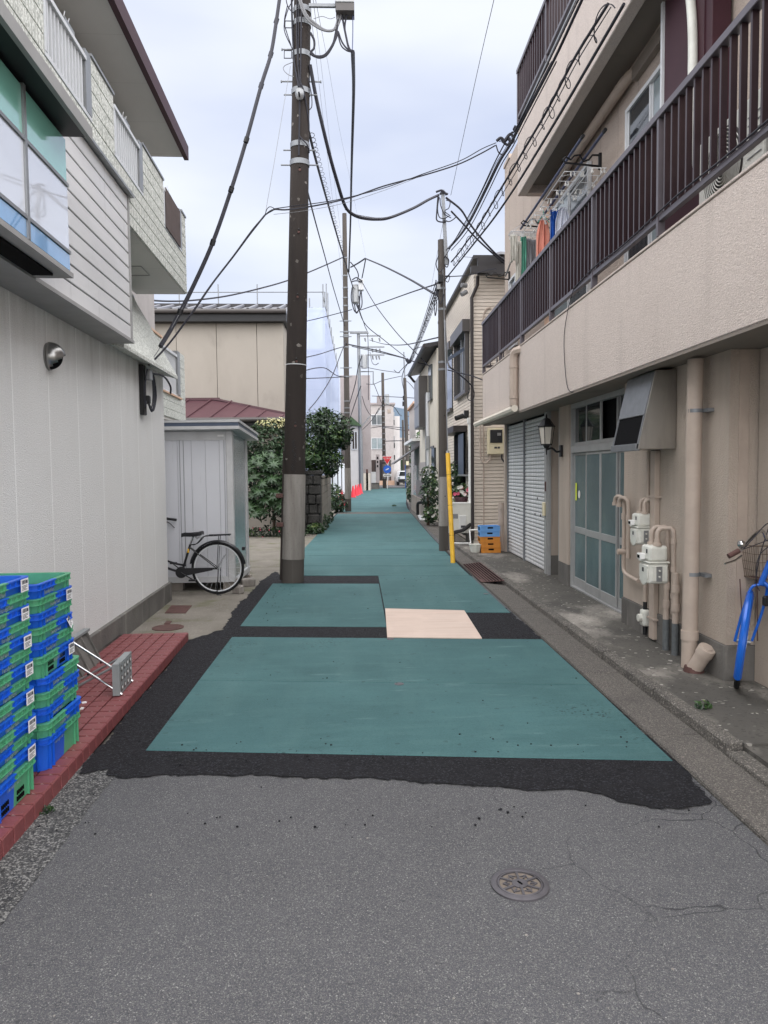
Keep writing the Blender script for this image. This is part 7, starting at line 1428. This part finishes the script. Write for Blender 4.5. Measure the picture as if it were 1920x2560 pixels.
o = cable('black cable with small hanging loops running from big pole past the second pole', [(772,330),(795,420),(830,545),(858,640),(885,727),(900,780),(912,815),(920,850),(921,1000)], [10.7, 12.5, 17, 22, 30, 36, 42, 48, 50], 0.022)
b = MB()
for i in range(26):
    t = i/25; x, y = 774+(858-774)*t, 338+(640-338)*t; Y = 10.9+(21.5-10.9)*t; q = AY(x+2, y, Y); s_ = 0.05
    b.tube([q+Vector((s_*math.sin(a*0.9)*0.8+0.02, 0, s_*math.cos(a*0.9)*0.7)) for a in range(8)], 0.005, 4, closed=True)
b.build('hanging_loop', M['cable'], o, kind='stuff')
cable('thin twisted cable from the big pole to the second pole top', [(769,480),(790,560),(812,640),(835,725),(862,815)], (10.8, 28.9), 0.015)
for i, (L_, Y, d_) in enumerate((([(778,40),(800,230),(828,470),(856,700)], (10.8, 40), 'leftmost'), ([(783,0),(805,180),(832,420),(870,730)], (10.8, 46), 'middle'), ([(789,0),(820,160),(850,330),(875,448),(914,640)], (10.8, 60), 'rightmost'))):
    cable(f'{d_} of three hair thin wires fanning down behind the big pole', L_, Y, 0.005, 'cable_l', group='thin wires behind the big pole')
cable('black cable sagging from behind the shop roof across to the second pole', [(366,750),(420,753),(480,751),(567,740),(654,720),(717,702),(766,683),(820,660),(862,641)], (17, 28.5), 0.022)
cable('cable rising from the second pole to a small midspan knot', [(877,668),(895,658),(913,646)], (29, 26), 0.028)
cable('heavy black cable falling from the midspan knot to the slim grey pole', [(913,646),(960,666),(1020,696),(1085,734)], (26, 14.6), 0.024)
cable('short wires hanging from the midspan knot to the transformer', [(914,648),(910,670),(905,695)], (26, 29), 0.02)
cable('single thin wire slanting from top edge to the slim grey pole', [(1237,-10),(1200,150),(1165,310),(1127,488)], (8.5, 14.4), 0.0045)
cable('thin wire below the slim pole top dropping to the far roofs', [(1107,560),(1092,640),(1075,740),(1062,830)], (14.5, 30), 0.004, 'cable_l')
def xcable(label, L_, X, r, m_='cable', **kw):
    Xs = [X[0]+(X[1]-X[0])*i/(len(L_)-1) for i in range(len(L_))]; P = [AX(x, y, xx) for (x, y), xx in zip(L_, Xs)]
    return tag(MB().tube(catmull(P, 6), r, 6 if r > 0.01 else 4).build('overhead_cable', M[m_], smooth=True), label, 'cable', kw.get('group')), P
A1_ = [(1520,-140),(1440,32),(1385,150),(1307,301),(1276,362),(1249,405),(1215,475),(1177,550),(1150,590),(1122,622)]
xcable('thickest black cable of the bundle running up past the upper right balcony', A1_, (2.05, 1.72), 0.014)
xcable('upper thin cable of the bundle beside the upper right balcony', [(1500,-120),(1436,20),(1296,310),(1276,335),(1240,400),(1180,525),(1108,650)], (2.02, 1.70), 0.009)
for i, (dx, dy) in enumerate(((-6, 4), (6, 4), (-12, 8))):
    xcable(('inner strand left of the thickest cable in the right bundle', 'outer strand right of the thickest cable in the right bundle', 'faint outermost left strand of the right cable bundle')[i], [(x+dx, y+dy) for x, y in A1_[2:]], (2.0, 1.72), 0.007 if i < 2 else 0.004)
B1_ = [(1520,10),(1440,139),(1394,226),(1360,290),(1319,359),(1285,418),(1249,477),(1220,525),(1191,573),(1168,603),(1148,631),(1128,655)]
o, PB = xcable('black cable wrapped in open spiral rings in front of the right balcony', B1_, (2.05, 1.72), 0.013)
sm = catmull(PB, 14); b = MB()
spi = []
for i, q in enumerate(sm):
    a_ = i*0.82; R_ = 0.075+0.02*math.sin(i*0.37); spi.append(q+Vector((R_*math.cos(a_)*0.5+0.02, 0, R_*math.sin(a_)-0.03)))
b.tube(catmull(spi, 3), 0.005, 4); b.build('spiral_wire', M['cable'], o)
xcable('thin follower wire beside the spiral wrapped cable', [(x+7, y+8) for x, y in B1_], (2.05, 1.72), 0.005)
xcable('lowest straight black cable crossing below the spiral cable at right', [(1560,10),(1440,217),(1370,335),(1293,460),(1238,541),(1200,590),(1160,640),(1112,700)], (2.05, 1.70), 0.013)
cl_ = thing('cable_cluster', AY(1275, 345, 9.9), 'tangled cluster of cable clamps where wires meet beside the upper balcony corner', 'cable clamp')
for L_, r_ in (([(1242,352),(1252,345),(1262,352),(1270,345)], .02), ([(1262,352),(1272,338),(1280,335)], .022), ([(1255,352),(1268,362),(1276,355),(1270,340)], .016), ([(1240,362),(1246,380),(1256,387),(1264,384)], .008), ([(1242,350),(1250,346),(1258,349),(1248,354)], .006), ([(1284,318),(1290,322),(1287,328)], .03), ([(1270,345),(1278,358),(1285,350),(1280,336)], .014)):
    MB().tube(catmull(wpts(L_, 9.9), 4), r_, 6).build('clamp', M['cable'], cl_, world=True, smooth=True)
cable('black cable from slim pole top falling right behind the apartment wall', [(1115,494),(1152,524),(1175,560),(1205,598),(1240,635),(1268,655)], (14.4, 15.4), 0.020)
cable('second black cable from slim pole side falling right behind the apartment wall', [(1128,528),(1160,562),(1190,595),(1230,632),(1266,662)], (14.4, 15.4), 0.018)
cable('thin pair of level wires above the sided house roof', [(1160,642),(1200,645),(1266,649)], (15, 17), 0.006, 'cable_l')
cable('black service cable from the slim pole to the downspout of the sided house', [(1118,900),(1125,918),(1135,925),(1165,950),(1183,968)], (14.4, 15.5), 0.014)
cable('straight service cable from slim pole toward the apartment fascia end', [(1120,925),(1140,930),(1180,940),(1206,950)], (14.4, 13.8), 0.012)
cable('drooping service wire loop on the dark downspout', [(1172,955),(1174,975),(1168,990),(1172,1000),(1182,1000),(1186,985),(1183,970)], 15.4, 0.010)
cable('cable from the slim pole to the laundry bracket of the end wall', [(1112,692),(1170,688),(1215,676),(1240,672)], (14.4, 13.6), 0.010)
S6 = [(1095,705),(1080,750),(1063,800),(1045,850),(1028,893),(1020,905)]
for i, (dx, w_) in enumerate(((0, 0.016), (5, 0.014), (-6, 0.010), (10, 0.012), (14, 0.009))):
    cable(f"{('first','second','third','fourth','fifth')[i]} strand of the sagging far cable bundle beyond the slim pole", [(x+dx*(1-j/6), y+abs(dx)*0.2) for j, (x, y) in enumerate(S6)], (14.5, 40), w_)
b = MB(); pts = []
for i in range(60): t = i/59; j = min(int(t*5), 4); u = t*5-j; x = S6[j][0]+(S6[j+1][0]-S6[j][0])*u; y = S6[j][1]+(S6[j+1][1]-S6[j][1])*u; pts.append(AY(x+5+6*math.sin(i*1.9)*(1-t*0.6), y+5*math.cos(i*1.9), 14.8+25*t))
b.tube(catmull(pts, 3), 0.008, 4); tag(b.build('overhead_cable', M['cable']), 'zigzag lashing wire coiled around the far cable bundle', 'cable')
for i, L_ in enumerate(([(1022,905),(1000,928),(994,932),(985,925)], [(1022,905),(1010,925),(1005,950),(1012,985)], [(866,860),(905,868),(950,878),(1015,896)], [(880,866),(930,877),(1000,893),(1060,911),(1086,916)], [(1022,900),(1050,910),(1086,918)], [(885,727),(910,806),(960,850),(1013,892)], [(905,705),(940,765),(990,830),(1030,872),(1072,915)], [(924,850),(960,860),(1010,862),(1098,843)], [(902,775),(960,755),(1030,730),(1098,708)], [(766,803),(800,795),(850,782),(880,774)], [(766,893),(800,885),(840,872),(862,866)], [(764,926),(790,920),(815,921),(840,938),(864,943)], [(764,946),(800,945),(864,942)], [(772,1025),(800,990),(830,940),(850,890),(864,853)], [(873,1012),(888,960),(895,920),(905,890)], [(873,1052),(890,1000),(902,965)], [(900,915),(950,925),(985,930),(1000,932)], [(916,960),(935,960),(960,950),(1005,940)], [(935,960),(945,985),(955,1010),(958,1020)], [(905,990),(915,1020),(930,1040),(945,1030),(955,1010)], [(965,1010),(985,1018),(998,1035),(1004,1040)], [(962,1068),(985,1072),(1012,1076)], [(928,1070),(960,1066),(1010,1070)], [(962,1103),(990,1102),(1010,1102)], [(930,990),(980,992),(1050,996)], [(1013,950),(1025,960),(1050,990),(1056,996)], [(1060,905),(1042,920),(1014,940)], [(1030,874),(1060,865),(1084,858)], [(925,880),(930,905),(938,912),(946,908)], [(906,1075),(930,1050),(948,1020)])):
    YY = {0:(40,42),1:(40,42.5),2:(29,41),3:(29,24),4:(40,24),5:(30,42),6:(29,24),7:(57,24),8:(29,15),9:(28,29),10:(24,29),11:(24,29),12:(24,29),13:(21,29),14:(33,29),15:(33,29)}.get(i, (57, 66) if i < 22 else (60, 45))
    cable(('wire from the tall pole to a lower knot', 'hanging wire drop at the tall grey brown pole', 'heavy cable from the second pole to the far knot', 'long cable from the second pole to the cream house', 'short cable from far knot to cream house gutter', 'cable from the looped line to the far knot', 'straight wire from the transformer to the cream house', 'pale sagging wire high behind the far knot', 'thin wire from the second pole to the slim pole', 'faint wire left of the second pole by scaffold top', 'service cable from scaffold side to the second pole', 'sagging service wire pair across the scaffold mesh', 'level thin wire across the scaffold mesh', 'long black cable from the dark pole edge up to second pole', 'lower stay wire left of the silver pole', 'short stay wire left of the silver pole', 'wire between silver pole and far knot', 'cable from the silver pole bracket to the far right', 'drooping jumper cable by the far transformers', 'curved drop cable between the silver pole and the far pole', 'hanging drop wire right of the far pole', 'heavy level cable in front of the white apartments', 'second level cable in front of the white apartments', 'low thick level cable in front of the white apartments', 'thin level wire above the white apartments', 'wire from tall pole to cream house eave', 'short wire between cream house gutter and tall pole', 'small branch wire from the far knot to the sided house', 'small curved jumper under the crossarms', 'slanting wire by the light arm of the silver pole')[i], L_, YY, 0.008+0.00026*max(YY) if i not in (21, 23, 2) else 0.03)
tag(MB().tube(catmull(wpts([(1016,897),(1022,906),(1028,899)], 40), 3), 0.09, 6).build('cable_knot', M['cable']), 'dark knot of clamps joining the far sagging cables', 'cable clamp')
# ================================================================ LAUNDRY ON THE LOWER BALCONY
for X, y0, y1, z, l_ in ((2.38, 7.85, 10.8, 5.06, 'outer thin blue laundry pole under the upper balcony'), (2.53, 7.6, 10.4, 5.01, 'inner blue laundry pole nearer the apartment wall')):
    o = MB().tube([(X, y0, z), (X, y1, z)], 0.016, 10).build('laundry_pole', M['pole_blue'], smooth=True); tag(o, l_, 'laundry pole'); MB().tube([(X, y0-0.02, z), (X, y0+0.03, z)], 0.02, 8).build('end_cap', M['black'], o)
for Y, z, l_ in ((8.28, 4.98, 'near black laundry pole bracket on the apartment wall'), (10.36, 4.98, 'middle black laundry pole bracket on the apartment wall'), (13.2, 5.0, 'far black laundry bracket at the end of the apartment wall')):
    t = thing('laundry_bracket', (2.72, Y, z), l_, 'bracket'); b = MB()
    b.tube([(-0.02, 0, 0.07), (-0.10, 0, 0.07), (-0.14, 0, 0.02), (-0.20, 0, 0.0), (-0.24, 0, 0.07), (-0.30, 0, 0.065), (-0.34, 0, 0.02), (-0.40, 0, 0.05), (-0.43, 0, 0.02), (-0.40, 0, -0.015), (-0.02, 0, -0.05)], 0.011, 6); b.build('arm', M['black'], t); MB().bx(-0.03, -0.002, -0.02, 0.02, -0.08, 0.09).build('wall_plate', M['black'], t)
def garment(name, X0, X1, Y, zt, zb, mat, label, cat, seed, shoulders=False, hanger=None):
    rnd = random.Random(seed); nx, nz = 14, 16; vs = []
    for i in range(nx+1):
        for j in range(nz+1):
            u, v = i/nx, j/nz; sx = 1.0
            if shoulders: sx = 0.25+0.75*min(1, (v*3.2)**0.6) if v < 0.32 else 1.0+0.08*v
            x = (X0+X1)/2+(u-0.5)*(X1-X0)*sx; fold = 0.018*math.sin(u*17+seed)*(0.3+v)+0.01*math.sin(u*31+v*4+seed*2)
            vs.append((x, Y+fold, zt-(zt-zb)*v+(0.03*math.sin(u*6+seed)*v if not shoulders else 0.02*math.sin(u*9)*v)))
    k_ = nz+1; fs = [(i*k_+j, i*k_+j+1, (i+1)*k_+j+1, (i+1)*k_+j) for i in range(nx) for j in range(nz)]
    b = MB(); b.add(vs, fs); o = b.build(name, M[mat], smooth=True); sm_ = o.modifiers.new('thickness', 'SOLIDIFY'); sm_.thickness = 0.006
    tag(o, label, cat)
    if hanger:
        b = MB(); c = Vector(((X0+X1)/2, Y, zt)); b.tube([c+Vector((0, 0, 0.10)), c+Vector((0, 0, 0.04)), c+Vector(((X1-X0)*0.42, 0, -0.06))], 0.007, 5); b.tube([c+Vector((0, 0, 0.04)), c+Vector((-(X1-X0)*0.42, 0, -0.06))], 0.007, 5); b.build('hanger', M[hanger], o)
    return o
garment('shirt', 2.40, 2.58, 9.92, 4.92, 4.28, 'cl_pink', 'salmon pink shirt hanging on a green hanger above the balcony rail', 'shirt', 3, True, 'cl_green')
garment('shirt', 2.50, 2.68, 9.35, 4.86, 4.3, 'cl_white', 'pale bluish white shirt hanging at the balcony rail', 'shirt', 5, True)
garment('shirt', 2.58, 2.70, 9.9, 5.02, 4.6, 'pole_blue', 'bright blue hanging strap garment by the balcony window', 'clothing', 6)
bpy.data.objects['shirt.002'].data.materials[0] = M['sign_blue']
garment('towel', 2.36, 2.44, 10.72, 4.93, 4.2, 'cl_green', 'green towel pegged among grey laundry at the balcony end', 'towel', 8)
garment('towel', 2.44, 2.52, 10.75, 4.91, 4.25, 'cl_grey', 'grey towel pegged right of the green towel', 'towel', 9)
garment('towel', 2.525, 2.60, 10.78, 4.90, 4.25, 'cl_grey', 'grey towel with a dark blue top next to the salmon shirt', 'towel', 10)
garment('cloth', 2.20, 2.30, 10.65, 4.93, 4.55, 'cl_lace', 'ragged white lace cloth hanging outside the balcony rail', 'cloth', 11)
garment('cloth', 2.29, 2.36, 10.7, 4.85, 3.95, 'cl_lace', 'long pale cloth hanging down over the balcony rail', 'cloth', 12)
def clip_hanger(c, w_, d_, n, label):
    t = thing('clip_hanger', c, label, 'clip hanger'); b = MB()
    b.tube([(-w_/2, -d_/2, 0), (w_/2, -d_/2, 0), (w_/2, d_/2, 0), (-w_/2, d_/2, 0)], 0.006, 5, closed=True)
    for i in range(1, 4): b.tube([(-w_/2, -d_/2+d_*i/4, 0), (w_/2, -d_/2+d_*i/4, 0)], 0.004, 4)
    for sx in (-1, 1):
        for sy in (-1, 1): b.tube([(sx*w_/2, sy*d_/2, 0), (0, 0, 0.16)], 0.003, 4)
    b.build('frame', M['alu'], t); rnd = random.Random(n); src = None
    for i in range(n):
        if src is None:
            q = MB(); q.tube([(0, 0, 0), (0.006, 0, -0.03), (0.012, 0, -0.055), (-0.006, 0, -0.055), (0, 0, -0.03)], 0.005, 4); o = src = q.build('clip', M['white'], t)
        else: o = inst(src, t)
        o.location = (rnd.uniform(-w_/2, w_/2), rnd.choice((-d_/2, -d_/4, 0, d_/4, d_/2)), 0); o.rotation_euler = (rnd.uniform(-.3, .3), rnd.uniform(-.3, .3), rnd.uniform(0, 3))
    return t
clip_hanger((2.44, 8.9, 4.90), 0.22, 1.1, 30, 'long clip hanger full of empty pegs between the two laundry poles')
clip_hanger((2.60, 8.4, 4.80), 0.16, 0.8, 16, 'clip hanger with empty pegs in front of the near balcony window')
clip_hanger((2.42, 10.05, 4.88), 0.22, 0.7, 20, 'clip hanger with empty pegs beside the middle bracket')
clip_hanger((2.42, 10.72, 4.97), 0.44, 0.18, 22, 'small clip hanger holding the green and grey towels')
b = MB(); b.tube([AY(1264, 690, 12.6), AY(1287, 628, 12.0)], 0.014, 6); tag(b.build('stick', M['alu_grey']), 'thin grey stick leaning from the far bracket to the lace cloth', 'stick')
for o in list(bpy.data.objects):
    if o.type == 'MESH' and not o.users_collection: bpy.data.objects.remove(o)
